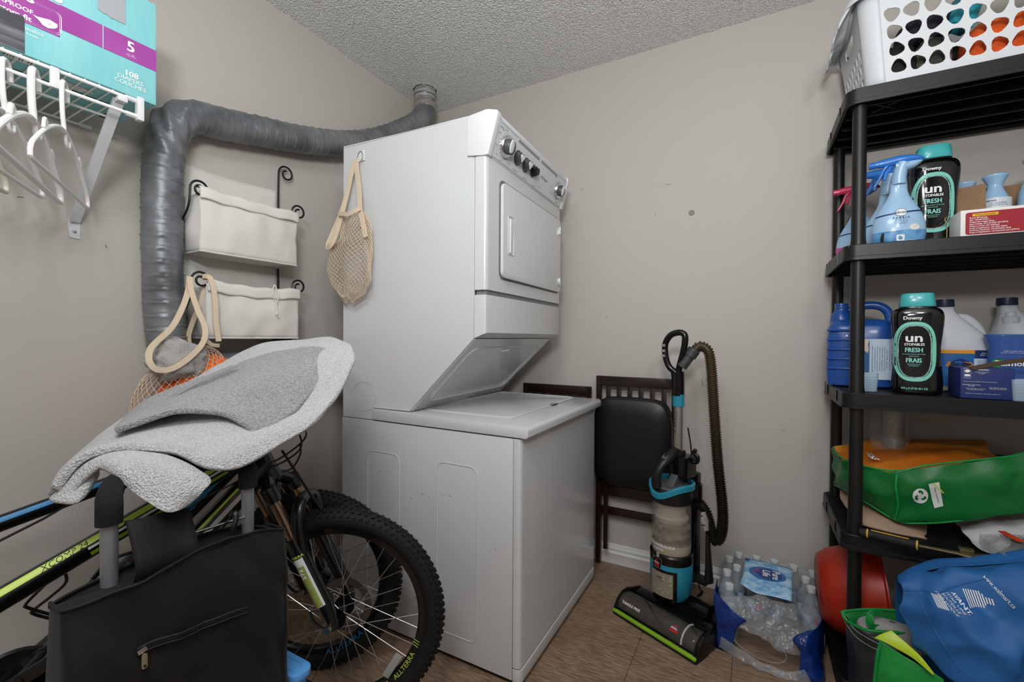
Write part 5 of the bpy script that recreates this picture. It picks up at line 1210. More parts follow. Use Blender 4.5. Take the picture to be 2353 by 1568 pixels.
# ------------------------------------------------------------ laundry basket on the top
WP = mat('basket_plastic', 'd9dcdf', .4, spec=.4)
BKX, BKX1, BKY, BKY1, BKH = .272, .86, 1.700, 2.080, .292
T = thing('laundry_basket', 'white plastic laundry basket with rounded holes on the top shelf', 'basket', (.56, 1.89, D1))
def drop(cx_, cy_, r, a0, sq=1):
    out = []
    for k in range(15):
        a = 2 * PI * k / 15; rr = r * (1 + .11 * math.cos(3 * (a - a0))) * .98
        out.append((cx_ + rr * math.cos(a) * sq, cy_ + rr * math.sin(a)))
    return out
def holed_panel(w, h, holes, warp, name):
    """flat panel triangulated with real holes, warped into place and given thickness"""
    b = bmesh.new(); ed = []
    def loop(pts):
        vs = [b.verts.new((p[0], p[1], 0)) for p in pts]
        for i in range(len(vs)): ed.append(b.edges.new((vs[i], vs[(i + 1) % len(vs)])))
    nx_ = max(2, int(w / .03)); nz_ = max(2, int(h / .04))
    bd = [(w * i / nx_, 0) for i in range(nx_)] + [(w, h * i / nz_) for i in range(nz_)] + [(w - w * i / nx_, h) for i in range(nx_)] + [(0, h - h * i / nz_) for i in range(nz_)]
    loop(bd)
    for q_ in holes: loop(q_)
    bmesh.ops.triangle_fill(b, use_beauty=True, use_dissolve=False, edges=ed)
    for v in b.verts: v.co = warp(v.co.x, v.co.y)
    g = G(); g.bm(b); o = g.build(name, WP, T, flat=True, solid=.003); return o
W_, D_ = BKX1 - BKX, BKY1 - BKY
taper = .035
def side_warp(side):
    def f(u, v):
        k = (1 - v / BKH) * taper
        z = D1 + .002 + v
        if side == 'f': x = BKX + k + (W_ - 2 * k) * u / W_; y = BKY + k; 
        elif side == 'b': x = BKX + k + (W_ - 2 * k) * u / W_; y = BKY1 - k
        elif side == 'l': y = BKY + k + (D_ - 2 * k) * u / D_; x = BKX + k
        else: y = BKY + k + (D_ - 2 * k) * u / D_; x = BKX1 - k
        # round the upright corners
        R_ = .045
        for cx_, sx_ in ((BKX + k + R_, -1), (BKX1 - k - R_, 1)):
            for cy_, sy_ in ((BKY + k + R_, -1), (BKY1 - k - R_, 1)):
                if (x - cx_) * sx_ > 0 and (y - cy_) * sy_ > 0:
                    d = V((x - cx_, y - cy_)); L = max(abs(d.x), abs(d.y)); 
                    d = d.normalized() * L; x, y = cx_ + d.x, cy_ + d.y
        return V((x, y, z))
    return f
fh = []
for r in range(4):
    for c_ in range(10):
        fh.append(drop(.082 + c_ * .0475 - .003 * r, .058 + r * .050 + (.012 if c_ % 2 else 0) * 0 + .0, .0198, PI / 2 + (.55 if c_ % 2 else 0) + r * .3, 1.0))
CR = .046
def shifted(w_): return lambda u, v: w_(u + CR, v)
def mv(hs): return [[(a - CR, b_) for a, b_ in h_] for h_ in hs]
holed_panel(W_ - 2 * CR, BKH, mv(fh), shifted(side_warp('f')), 'front_wall')
holed_panel(W_ - 2 * CR, BKH, mv(fh), shifted(side_warp('b')), 'back_wall')
for w1, w2, u1, u2 in (('f', 'l', 0, 0), ('f', 'r', W_, 0), ('b', 'l', 0, D_), ('b', 'r', W_, D_)):
    wa_, wb_ = side_warp(w1), side_warp(w2)
    def cw(a, v, wa_=wa_, wb_=wb_, u1=u1, u2=u2):
        pa = wa_(CR if u1 == 0 else u1 - CR, v * BKH); pb = wb_(CR if u2 == 0 else u2 - CR, v * BKH)
        c_ = V((pa.x, pb.y, 0)); q_ = a * PI / 2; ra = V((0, pa.y - pb.y, 0)); rb = V((pb.x - pa.x, 0, 0))
        return V((c_.x, c_.y, pa.z)) + ra * math.cos(q_) + rb * math.sin(q_)
    g = G(); g.grid(cw, 10, 8); g.build('corner_wall', WP, T, solid=.003, sharp=0)
sh = []
for r in range(3):
    for c_ in range(7):
        sh.append(drop(.066 + c_ * .0413, .052 + r * .046, .0155, .4 + c_, .9))
hand = rrect(.13, .040, .018, 5, D_ / 2, .232)
for s_ in 'lr': holed_panel(D_ - 2 * CR, BKH, mv(sh + [hand]), shifted(side_warp(s_)), 'side_wall')
g = G(); g.prism(rrect(W_ - 2 * taper, D_ - 2 * taper, .045, 5, (BKX + BKX1) / 2, (BKY + BKY1) / 2), D1 + .0015, D1 + .0045, 'z'); g.build('basket_floor', WP, T)
# rolled rim with dipping hand holds at the short ends
rm = []
for i in range(96):
    t = i / 96; a = 2 * PI * t; e = .32
    x = (BKX + BKX1) / 2 + (W_ / 2 + .012) * math.copysign(abs(math.cos(a)) ** e, math.cos(a)); y = (BKY + BKY1) / 2 + (D_ / 2 + .012) * math.copysign(abs(math.sin(a)) ** e, math.sin(a))
    dip = .026 * max(0, 1 - ((y - (BKY + BKY1) / 2) / .12) ** 2) if abs(x - (BKX + BKX1) / 2) > W_ / 2 - .01 else 0
    rm.append(V((x, y, D1 + BKH + .002 - dip)))
g = G(); rings = []
for i, p in enumerate(rm):
    t = (rm[(i + 1) % 96] - rm[i - 1]).normalized(); n_ = V((t.y, -t.x, 0)).normalized()
    rings.append([p + n_ * a + V((0, 0, b_)) for a, b_ in ((-.014, -.002), (-.010, .006), (.004, .008), (.018, .004), (.026, -.012), (.024, -.022), (.021, -.021), (.021, -.010), (.014, -.002), (.0, .003), (-.009, .001))])
g.loft(rings, closed=True); g.build('rolled_rim', WP, T)
# handle flange: broad curled grip at the left end
for s, xx in ((-1, BKX), (1, BKX1)):
    g = G()
    def hf(a, b_):
        y = BKY + .025 + (D_ - .05) * a; c_ = min(1, math.sin(a * PI) * 2.6) ** .6
        zt = D1 + BKH - .004 - .030 * math.sin(a * PI) ** 2
        st_ = .006 * (1 if math.sin(a * 34) > 0 else -1) * b_
        return V((xx + s * (.010 + (.040 * math.sin(b_ * 1.75) + st_ * .5) * c_), y, zt - .004 - (.050 * (1 - math.cos(b_ * 1.75)) + st_) * c_))
    g.grid(hf, 60, 10); g.build('handle_flange', WP, T, solid=.003, sharp=0)
# what is in the basket
def blob(name, c, r, m, label, cat, amp=.25, sc=9, group=None):
    g = G(); C = V(c)
    def f(u, v):
        a = 2 * PI * u; ph = PI * (.01 + .98 * v); p = V((math.sin(ph) * math.cos(a), math.sin(ph) * math.sin(a), math.cos(ph)))
        q_ = V((math.copysign(abs(p.x) ** .7, p.x) * r[0], math.copysign(abs(p.y) ** .7, p.y) * r[1], math.copysign(abs(p.z) ** .8, p.z) * r[2]))
        return C + q_ * (1 + amp * noise.noise((C + q_) * sc) + amp * .4 * noise.noise((C + q_) * sc * 3.1))
    g.grid(f, 40, 22, cu=True); return tag(g.build(name, m, sharp=0), label, cat, group)
blob('shoe_bag', (.385, 1.80, D1 + .090), (.048, .05, .072), mat('black_cloth', '1a1a1c', .8, bump=(120, .8, .003)), 'black cloth item at the left inside the white laundry basket', 'cloth')
blob('camouflage_cloth', (.470, 1.815, D1 + .085), (.045, .055, .068), mat('camo', '3c3b36', .85, var=(24, '8a8474', .45, .6), bump=(100, .8, .003)), 'grey mottled fabric item in the middle of the white laundry basket', 'cloth')
blob('folded_cloth', (.440, 1.775, D1 + .022), (.05, .03, .018), mat('cream_cloth', 'cfc6b4', .8), 'cream cloth at the bottom of the white laundry basket', 'cloth', .1)
blob('orange_jacket', (.612, 1.82, D1 + .095), (.085, .062, .080), mat('orange_fabric', 'e25a1c', .75, bump=(60, 1, .006)), 'bright orange fabric item inside the right of the white laundry basket', 'cloth')
o = G(); o.box((.535, 1.80, D1 + .205), (.060, .045, .09), .004, Matrix.Rotation(.4, 4, 'Z') @ Matrix.Rotation(.35, 4, 'Y')); tag(o.build('small_carton', mat('teal_box', '2f9fb0', .5)), 'small teal box standing up in the white laundry basket', 'box')
blob('dark_clothes', (.46, 1.83, D1 + .195), (.07, .055, .045), mat('navy_cloth', '20242c', .8, bump=(120, .8, .003)), 'dark navy clothing on top of the pile in the laundry basket', 'cloth')
blob('dark_lining', (.60, 1.94, D1 + .10), (.19, .05, .085), mat('charcoal_cloth', '131416', .9, bump=(80, .8, .004)), 'charcoal clothing against the far side of the laundry basket', 'cloth')
# ------------------------------------------------------------ second shelf
LBLUE = mat('pale_blue_bottle', '9fc4e3', .25, coat=.3); MBLUE = mat('trigger_blue', '2f79cf', .3, coat=.3); NAVY = mat('navy_print', '1f3468', .4)
def spray(M, label, trig=MBLUE, head=LBLUE, body=LBLUE, full=True, group=None):
    T = thing('spray_bottle', label, 'spray bottle', M=M, group=group)
    pf = [(.0001, 0), (.050, .0), (.058, .004), (.063, .02), (.065, .045), (.061, .075), (.050, .105), (.036, .130), (.025, .152), (.0205, .172), (.0200, .190), (.0001, .190)]
    P = smooth_path([V((r, 0, z)) for r, z in pf[1:-1]], 3); pf = [(.0001, 0)] + [(p.x, p.z) for p in P] + [(.0001, .190)]
    g = G(M); g.lathe(pf, 36, sy=.56); g.build('bottle', body, T, sharp=0)
    g = G(M); g.tube([(0, 0, .186), (0, 0, .205), (.004, 0, .232), (.010, 0, .25)], [.0215, .0205, .019, .021], 20, sy=.85); g.build('collar', head, T)
    g = G(M)
    st = [(-.062, .254, .009, .008), (-.052, .256, .0105, .011), (-.030, .257, .013, .014), (.0, .260, .017, .0145), (.030, .260, .019, .0125), (.052, .256, .014, .008), (.060, .254, .004, .003)]
    rings = [[(x, w_ * math.cos(a), z + h_ * math.sin(a)) for a in [2 * PI * i / 16 for i in range(16)]] for x, z, w_, h_ in st]
    g.loft(rings); g.build('trigger_head', trig, T, sharp=60)
    g = G(M)
    rings = [[(x, w_ * math.cos(a), z + h_ * math.sin(a)) for a in [2 * PI * i / 14 for i in range(14)]] for x, z, w_, h_ in ((-.01, .243, .014, .010), (.012, .240, .018, .015), (.035, .244, .016, .012), (.052, .250, .010, .006))]
    g.loft(rings); g.build('head_underside', head, T, sharp=60)
    g = G(M); g.cyl((-.074, 0, .254), (-.058, 0, .2545), .0105, 14); g.build('nozzle', trig, T)
    g = G(M); g.tube(smooth_path([(-.026, 0, .250), (-.038, 0, .235), (-.045, 0, .215), (-.058, 0, .190), (-.064, 0, .184)], 4), [.009, .009, .009, .0085, .008, .008, .008, .0075, .007, .007, .0065, .006, .006, .0055, .005, .004, .003], 10, sy=.6, up=(1, 0, 0)); g.build('trigger', trig, T)
    g = G(M); g.tube(smooth_path([(-.018, 0, .246), (-.030, 0, .225), (-.034, 0, .206)], 4), .005, 8); g.build('trigger_guard', trig, T)
    def rad(z):
        for (r0, z0), (r1, z1) in zip(pf, pf[1:]):
            if z0 <= z <= z1 and z1 > z0: return r0 + (r1 - r0) * (z - z0) / (z1 - z0)
        return .06
    def wp_(k): return lambda u, v, w=0: M @ V(((rad(v) + .0003 + .0003 * k) * math.sin(u / .06), -(rad(v) + .0006 + .0003 * k) * .56 * math.cos(u / .06), v))
    def strip(v0, v1, m, name, u0=-.088, u1=.088, k=0, tilt=0):
        g = G(); w_ = wp_(k); g.grid(lambda a, b_: w_(u0 + (u1 - u0) * a, v0 + (v1 - v0) * b_ + tilt * (a - .5)), 30, 6); return g.build(name, m, T, sharp=0, recalc=False)
    strip(.092, .0965, NAVY, 'navy_line', k=1, tilt=.012)
    if full:
        strip(.006, .040, mat('deep_blue_print', '3f7fb8', .35, var=(30, '6fa6d2', .4, .6)), 'printed_band', k=1)
        decal([('e', 0, .095, .032, .024)], 'logo_oval', INK_WHITE, T, wp_(3))
        decal([('ring', ell(.032, .024, 24, 0, .095), .0012), ('t', 'febreze', .0115, 0, .095, {'bold': True, 'shear': .2}), ('t', 'F A B R I C', .0085, 0, .078, {'bold': True}), ('t', 'T I S S U', .0080, 0, .070), ('t', 'EXTRA STRENGTH', .0035, 0, .0635), ('t', 'EXTRA FORT', .0035, 0, .0595)], 'lettering', NAVY, T, wp_(4))
        decal([('e', .030, .048, .028, .020), ('p', rrect(.018, .018, .003, 3, -.002, .018), 0, 0), ('t', '800 mL  ORIGINAL', .0045, .020, .009)], 'white_print', INK_WHITE, T, wp_(3))
        decal([('ring', ell(.026, .018, 24, .030, .048), .0007), ('t', 'ELIMINATES', .003, .030, .051), ('t', 'ODOURS', .003, .030, .046)], 'lettering', NAVY, T, wp_(4))
        decal([('p', [(-.052, .008), (-.050, .022), (-.044, .036), (-.038, .036), (-.040, .022), (-.042, .008)], 0, 0)], 'picture_patch', mat('black_print', '1c1c1e'), T, wp_(3))
    return T
spray(Matrix.Translation((.386, 1.765, D2)), 'pale blue fabric spray bottle with blue trigger, front one on the second shelf')
spray(Matrix.Translation((.392, 1.935, D2 + .002)) @ Matrix.Rotation(.25, 4, 'Z') @ Matrix.Scale(1.06, 4), 'blue trigger spray bottle half hidden behind the front post', full=False)
PINK = mat('pink_trigger', 'd83a62', .3, coat=.3)
s3 = spray(Matrix.Translation((.330, 2.02, D2 + .001)) @ Matrix.Rotation(-.1, 4, 'Z') @ Matrix.Scale(1.0, 4), 'pale blue spray bottle with a pink trigger at the left end of the shelf', trig=PINK, full=False)
g = G(MW[s3]); g.lathe([(.0632, .014), (.0665, .035), (.0658, .045)], 30, sy=.57, cap=False); g.build('pink_band', mat('pink_print_b', 'c9579a', .4), s3)
BOT = mat('gloss_black_bottle', '0a0a0b', .12, coat=.6); AQUA = mat('aqua_print', '7ed0bd', .35); CAPT = mat('aqua_cap', '46b3b5', .28, coat=.3)
def booster(M, label):
    T = thing('scent_booster_bottle', label, 'bottle', M=M)
    rows = [(.0, .050, .032), (.006, .0575, .037), (.03, .0595, .038), (.06, .058, .037), (.10, .0545, .0355), (.14, .054, .0355), (.18, .0575, .0375), (.215, .0605, .0385), (.240, .0600, .038), (.254, .053, .034), (.260, .042, .031), (.266, .040, .031)]
    zz = [V((w_, d_, z)) for z, w_, d_ in rows]; P = smooth_path(zz, 3)
    def ring(w_, d_, z): return [(w_ * math.copysign(abs(math.cos(a)) ** .62, math.cos(a)), d_ * math.copysign(abs(math.sin(a)) ** .75, math.sin(a)), z) for a in [2 * PI * i / 48 for i in range(48)]]
    g = G(M); g.loft([ring(p.x, p.y, p.z) for p in P]); g.build('bottle', BOT, T, sharp=50)
    g = G(M); g.loft([ring(.041, .0325, .263), ring(.0425, .034, .267), ring(.038, .031, .300), ring(.036, .029, .303), ring(.034, .027, .3005)]); g.build('cap', CAPT, T, sharp=50)
    def wp_(k):
        def f(u, v, w=0):
            w0, d0 = .0595, .038
            for (z0, a0, b0), (z1, a1, b1) in zip(rows, rows[1:]):
                if z0 <= v <= z1: t = (v - z0) / (z1 - z0); w0 = a0 + (a1 - a0) * t; d0 = b0 + (b1 - b0) * t
            x = max(-w0 * .985, min(w0 * .985, u)); c_ = abs(x / w0) ** (1 / .62); s_ = math.sqrt(max(0, 1 - c_ * c_))
            return M @ V((x, -(d0 * s_ ** .75 + .0012 + .0003 * k), v))
        return f
    def ovl(w_, h_, cx_=-.008, cz_=.128, n=40): return [(cx_ + w_ / 2 * math.copysign(abs(math.cos(a)) ** .72, math.cos(a)), cz_ + h_ / 2 * math.copysign(abs(math.sin(a)) ** .72, math.sin(a))) for a in [2 * PI * i / n for i in range(n)]]
    decal([('ring', ovl(.096, .178), .0095)], 'aqua_ring', AQUA, T, wp_(1))
    decal([('ring', ovl(.078, .160), .004)], 'bead_ring', mat('bead_grey', '5c7f7b', .4, var=(300, 'a6c9c2', .4, .6)), T, wp_(1))
    decal([('t', 'Downy', .0145, -.014, .228, {'bold': True}), ('t', 'un', .036, -.010, .168, {'bold': True, 'sx': 1.15}), ('t', 'STOPABLES', .0105, -.009, .149, {'bold': True, 'sx': .85})], 'lettering', INK_WHITE, T, wp_(3))
    decal([('t', 'FRESH', .0185, -.010, .132, {'bold': True, 'sx': .8}), ('t', 'IN-WASH SCENT BOOSTER', .0042, -.010, .120), ('t', 'FRAICHEUR', .0042, -.010, .114), ('t', 'FRAIS', .0185, -.010, .101, {'bold': True, 'sx': .8}), ('t', 'AMPLIFICATEUR', .0042, -.010, .090), ('t', 'DE PARFUM', .0042, -.010, .085), ('t', '570 g (1.25 lb) 20.1 OZ', .0078, -.008, .018, {'bold': True, 'sx': .8})], 'lettering', mat('aqua_lettering', '8fd6cb', .4), T, wp_(3))
    return T
booster(Matrix.Translation((.486, 1.850, D2)) @ Matrix.Rotation(.05, 4, 'Z') @ Matrix.Scale(1.03, 4), 'black scent bead bottle with aqua ring and cap on the second shelf')
booster(Matrix.Translation((.434, 1.772, D3)) @ Matrix.Rotation(-.12, 4, 'Z'), 'black scent bead bottle with aqua cap on the shelf of cleaning jugs')
# open card box with air fresheners
CARD = mat('brown_card', '9a7a5c', .8, bump=(240, .3, .0008), var=(8, '8a6c50', .35, .7))
T = thing('cardboard_box', 'open brown cardboard box with a cut-out front holding air fresheners', 'box', (.68, 1.9, D2))
C0, C1, E0, E1 = .545, .83, 1.865, 1.985
G().span((C0, E1 - .003, D2 + .001), (C1, E1, D2 + .20)).build('back_panel', CARD, T)
G().span((C0, E0, D2 + .001), (C0 + .003, E1, D2 + .19)).build('side_panel', CARD, T)
G().span((C1 - .003, E0, D2 + .001), (C1, E1, D2 + .19)).build('side_panel', CARD, T)
g = G(); g.prism([(C0, D2 + .001), (C1, D2 + .001), (C1, D2 + .04), (C0 + .085, D2 + .04), (C0 + .068, D2 + .10), (C0 + .066, D2 + .185), (C0, D2 + .178)], E0, E0 + .003, 'y'); g.build('front_panel', CARD, T)
G().span((C0, E0, D2), (C1, E1, D2 + .002)).build('bottom_panel', CARD, T)
def freshener(M, label, lab=True):
    T = thing('air_freshener', label, 'air freshener', M=M, group='pale blue air fresheners in the card box')
    pf = smooth_path([V((r, 0, z)) for r, z in ((.030, .0), (.0345, .01), (.036, .05), (.036, .10), (.034, .130), (.026, .155), (.0175, .175), (.0180, .188), (.026, .205), (.0285, .211), (.026, .216), (.010, .221), (.0005, .221))], 3)
    g = G(M); g.lathe([(.0001, 0)] + [(p.x, p.z) for p in pf], 30); g.build('bottle', LBLUE, T, sharp=50)
    def wp_(k): return lambda u, v, w=0: M @ V(((.0363 + .0003 * k) * math.sin(u / .036), -(.0363 + .0003 * k) * math.cos(u / .036), v))
    if lab:
        decal([('r', -.042, .02, .042, .140)], 'white_label', mat('label_white', 'd9dfe5', .4), T, wp_(1))
        decal([('t', 'febreze', .008, -.016, .132, {'bold': True}), ('t', 'AIR FRESHENER', .0055, 0, .123), ('t', 'ASSAINISSEUR D\'AIR', .005, 0, .117), ('t', 'pshhh pshhh\nAIR  NEUTRE', .005, -.012, .105), ('t', 'MM  M MMM\nM MMM MM', .004, .016, .105), ('t', 'ooo  MMM', .006, 0, .090)], 'lettering', NAVY, T, wp_(2))
    return T
fz = D2 + .003
freshener(Matrix.Translation((.648, 1.915, fz)) @ Matrix.Rotation(-.1, 4, 'Z'), 'pale blue air freshener with a white back label, middle of the card box')
f3 = freshener(Matrix.Translation((.735, 1.900, fz + .0)) @ Matrix.Scale(1.16, 4), 'pale blue air freshener partly cut off by the right picture edge', False)
def wpf(k): return lambda u, v, w=0: MW[f3] @ V(((.0363 + .0003 * k) * math.sin(u / .036 - .6), -(.0363 + .0003 * k) * math.cos(u / .036 - .6), v))
decal([('e', -.012, .075, .036, .030)], 'logo_oval', INK_WHITE, f3, wpf(1))
decal([('t', 'febreze', .012, -.012, .075, {'bold': True, 'shear': .2}), ('t', '120 mL\nBONUS', .008, .004, .110, {'bold': True})], 'lettering', NAVY, f3, wpf(2))
decal([('p', [(-.018, .106), (-.010, .108), (-.006, .116), (-.014, .114)], 0, 0)], 'green_leaf', mat('leaf_green', '4fa84a', .5), f3, wpf(2))
freshener(Matrix.Translation((.585, 1.935, fz)) @ Matrix.Scale(.96, 4), 'pale blue air freshener at the back left of the card box, only its top visible', False)
T = thing('red_white_box', 'flat white box with a red printed side in front of the card box', 'box', (.62, 1.75, D2))
RB0, RB1 = .512, .80
RWM = mat('white_card', 'e9e6e2', .5); RDC = mat('red_card', 'a01f2e', .5)
G().span((RB0, 1.716, D2 + .001), (RB1, 1.80, D2 + .078), .0015).build('carton', RWM, T)
fw = plane_warp((RB0, 1.7152, D2 + .001), (1, 0, 0), (0, 0, 1))
decal([('p', rrect(.27, .062, .006, 4, .145, .038), 0, 0)], 'red_panel', RDC, T, lambda u, v, w=0: fw(u, v, .0003))
decal([('p', rrect(.052, .0075, .001, 2, .050, .061), 0, 0)], 'yellow_title_strip', mat('yellow_print', 'e3c01f', .5), T, lambda u, v, w=0: fw(u, v, .0006))
its = [('t', l, .0050, .018, .053 - .0058 * i, {'align': 'LEFT', 'bold': True}) for i, l in enumerate(('Brand: BPTenergy', 'Size: 140*80*60mm', 'Output line length: 85cm', 'Input voltage: AC110-230V (50-60Hz)', 'Output current: DC 8A(Max)', 'Scope of application: 12V 2Ah-100Ah', 'Executive Standards: T/TCDX2001-2018', 'Scope of Application: 12V lead-acid and LiFEPO4'))]
its += [('t', l, .0050, .135, .062 - .0058 * i, {'align': 'LEFT', 'bold': True}) for i, l in enumerate(('Product Model: PJ-C', 'Net weight: 420g', 'Input line length: 150cm', 'Output voltage: DC13.8V', '(-10C~40C voltage adaptive)'))]
decal(its, 'lettering', INK_WHITE, T, lambda u, v, w=0: fw(u, v, .0009))
decal([('t', 'Product Parameters', .0052, .050, .061, {'bold': True})], 'lettering', RDC, T, lambda u, v, w=0: fw(u, v, .0010))
T = tag(G().tube(smooth_path([(.508, 1.805, D2 + .002), (.507, 1.80, D2 + .05), (.500, 1.79, D2 + .075), (.538, 1.858, D2 + .092), (.60, 1.856, D2 + .10), (.70, 1.858, D2 + .105), (.80, 1.86, D2 + .11), (.86, 1.87, D2 + .11)], 5), .0013, 6).build('twine', mat('jute_twine', 'b09468', .9)), 'thin jute twine stretched across the front of the card box', 'twine')
# ------------------------------------------------------------ third shelf: jugs and bottles
DBL = mat('dark_blue_plastic', '1f4f9c', .3, coat=.2)
JM = frame((.325, 1.945, D3), (math.cos(-.10), math.sin(-.10), 0), z=(0, 0, 1))
T = thing('detergent_jug', 'large dark blue jug with ribbed end and handle, without its cap', 'jug', M=JM)
g = G(JM); rings = []
for z, w_, d_, dx in ((0, .086, .055, 0), (.006, .094, .063, 0), (.05, .096, .065, 0), (.16, .094, .065, 0), (.205, .090, .062, 0), (.225, .080, .050, -.002), (.232, .06, .036, -.004)):
    rings.append([(dx + w_ * math.copysign(abs(math.cos(a)) ** .45, math.cos(a)), d_ * math.copysign(abs(math.sin(a)) ** .45, math.sin(a)), z) for a in [2 * PI * i / 44 for i in range(44)]])
g.loft(rings); g.build('jug_body', DBL, T, sharp=50)
g = G(JM); g.lathe([(.034, .22), (.032, .245), (.022, .262), (.0195, .268), (.0195, .272), (.021, .274), (.0195, .277), (.0195, .281), (.021, .283), (.0195, .290), (.017, .290), (.017, .262)], 24, Matrix.Translation((-.052, 0, 0)), cap=False); g.build('threaded_neck', DBL, T)
g = G(JM); g.tube(smooth_path([(-.03, 0, .262), (-.01, 0, .276), (.03, 0, .282), (.062, 0, .272), (.078, 0, .248), (.080, 0, .215)], 5), .0135, 14); g.build('handle', DBL, T)
for k in range(5):
    g = G(JM); g.tube([(-.030, -.0640 - .002, .195 - k * .033), (-.075, -.0632, .195 - k * .033), (-.092, -.050, .195 - k * .033)], .0042, 8); g.build('grip_rib', DBL, T)
jw = lambda k: (lambda u, v, w=0: JM @ V((u, -.0655 - .0004 * k, v)))
decal([('r', .002, .03, .088, .165)], 'pale_label', mat('pale_label', 'c3d6e6', .45), T, jw(1))
decal([('r', .002, .03, .022, .165)], 'label_blue_panel', mat('label_deep_blue', '2c5f93', .45), T, jw(2))
decal([('p', [(.004, .165), (.004, .120), (.010, .125), (.017, .118), (.020, .130), (.018, .145), (.022, .165)], 0, 0)], 'flower_print', mat('petal', 'd9c8c0', .5), T, jw(3))
decal([('t', l, .0048, .030 + .0062 * i, .098, {'rot': PI / 2}) for i, l in enumerate(('DIRECTIONS FOR USE: FILL CAP TO LINE 1', 'for top load machines add to the rinse', 'DO NOT POUR directly on fabrics or mix', 'CAUTION: keep out of reach of children', 'MODE D\'EMPLOI : remplir le bouchon', 'ne pas verser directement sur les tissus', 'CONTIENT : agents de surface', 'tenir hors de la portee des enfants', 'FABRIC SOFTENER'))], 'lettering', NAVY, T, jw(3))
decal([('t', 'T', .022, .006, .055, {'bold': True, 'rot': PI / 2})], 'lettering', mat('red_print', 'c8242c', .5), T, jw(3))
CUPM = mat('frosted_cup', 'b9cfe0', .25, alpha=.55)
def cup(M, label):
    T = thing('measuring_cup', label, 'cup', M=M)
    g = G(M)
    rings = [[(a, b_, z) for a, b_ in rrect(w_, w_ * .8, .008, 4)] for z, w_ in ((.0, .040), (.001, .041), (.057, .047), (.058, .0475), (.058, .0450), (.003, .0385))]
    g.loft(rings); g.build('cup_body', CUPM, T, sharp=50)
    for k in range(5):
        g = G(M); g.tube([(a, b_, .014 + k * .008) for a, b_ in rrect(.0425 + k * .0008, .0345 + k * .0006, .008, 3)], .0006, 4, closed=True); g.build('measure_line', CUPM, T)
    return T
cup(Matrix.Translation((.3200, 1.775, D3)), 'small frosted clear measuring cup beside the front shelf post')
cup(Matrix.Translation((.636, 1.712, D3)), 'small frosted clear measuring cup at the right edge of the picture')
MILK = mat('milky_plastic', 'c9ccd2', .4, spec=.4)
def jug(M, label, orange=True):
    T = thing('bleach_jug', label, 'jug', M=M)
    rings = []
    for z, w_, d_, dx in ((0, .070, .05, 0), (.006, .076, .056, 0), (.05, .077, .057, 0), (.13, .077, .057, 0), (.16, .073, .055, 0), (.20, .052, .040, -.014), (.235, .030, .028, -.028), (.255, .022, .022, -.034), (.275, .019, .019, -.036)):
        rings.append([(dx + w_ * math.copysign(abs(math.cos(a)) ** .65, math.cos(a)), d_ * math.copysign(abs(math.sin(a)) ** .65, math.sin(a)), z) for a in [2 * PI * i / 36 for i in range(36)]])
    g = G(M); g.loft(rings); g.build('jug_body', MILK, T, sharp=0)
    g = G(M); g.tube(smooth_path([(-.010, 0, .235), (.016, 0, .232), (.040, 0, .205), (.056, 0, .165), (.060, 0, .14)], 5), .0125, 14, sy=1.1); g.build('handle', MILK, T)
    g = G(M); g.lathe([(.0001, .270), (.024, .270), (.0245, .273), (.0235, .294), (.0001, .295)], 24, Matrix.Translation((-.036, 0, 0))); g.build('cap', mat('navy_cap', '15233f', .4), T)
    def wp_(k):
        def f(u, v, w=0):
            x = max(-.076, min(.076, u)); c_ = abs(x / .077) ** (1 / .65); return M @ V((x, -(.057 * math.sqrt(max(0, 1 - c_ * c_)) ** .65 + .0006 + .0003 * k), v))
        return f
    decal([('r', -.074, .018, .074, .128)], 'blue_label', mat('clor_blue', '2465a8', .4, var=(14, '9fb9d6', .58, .75)), T, wp_(1))
    if orange:
        decal([('r', -.074, .121, .020, .132)], 'orange_stripe', mat('orange_print', 'e79a2a', .5), T, wp_(2))
        decal([('r', .020, .108, .074, .132)], 'navy_block', NAVY, T, wp_(2))
        decal([('r', .018, .066, .073, .106)], 'grey_text_block', mat('pale_label', 'c3d6e6'), T, wp_(2))
        decal([('p', [(-.038, .076), (-.034, .096), (-.012, .106), (.010, .096), (.014, .088), (.010, .074), (-.012, .064)], 0, 0)], 'badge_plate', NAVY, T, wp_(3))
        decal([('p', [(-.046, .082), (-.040, .095), (.010, .095), (.017, .089), (.010, .078), (-.040, .078)], 0, 0)], 'badge_banner', mat('orange_print', 'e79a2a'), T, wp_(4))
        decal([('t', 'CLOROMAX', .0125, -.014, .0865, {'bold': True, 'sx': .8})], 'lettering', INK_BLACK, T, wp_(5))
        decal([('t', 'TECHNOLOGY', .0055, -.012, .073), ('t', 'Bold clean\nBlanc eclatant', .0055, .047, .120)], 'lettering', INK_WHITE, T, wp_(5))
        decal([('t', 'PREVENTS STAINS\nfrom reaching fabric', .0045, -.010, .058), ('t', 'EMPECHE LES TACHES\nde penetrer', .0045, -.010, .048), ('t', '1,89 L', .006, -.02, .036)], 'lettering', INK_WHITE, T, wp_(4))
        decal([('t', 'directions and cautions text', .0035, .046, .100 - .004 * i) for i in range(8)], 'lettering', NAVY, T, wp_(4))
    return T
jug(Matrix.Translation((.580, 1.945, D3)), 'white bleach jug with blue and orange label behind the black bottle')
jug(Matrix.Translation((.752, 2.02, D3)) @ Matrix.Scale(1.02, 4), 'white bleach jug with navy cap behind the dish soap bottle')
DM_ = Matrix.Translation((.668, 1.862, D3))
T = thing('dish_soap_bottle', 'clear dish soap bottle with bright blue liquid and a green label', 'bottle', M=DM_)
def soapring(w_, d_, z): return [(w_ * math.cos(a), d_ * math.sin(a), z) for a in [2 * PI * i / 36 for i in range(36)]]
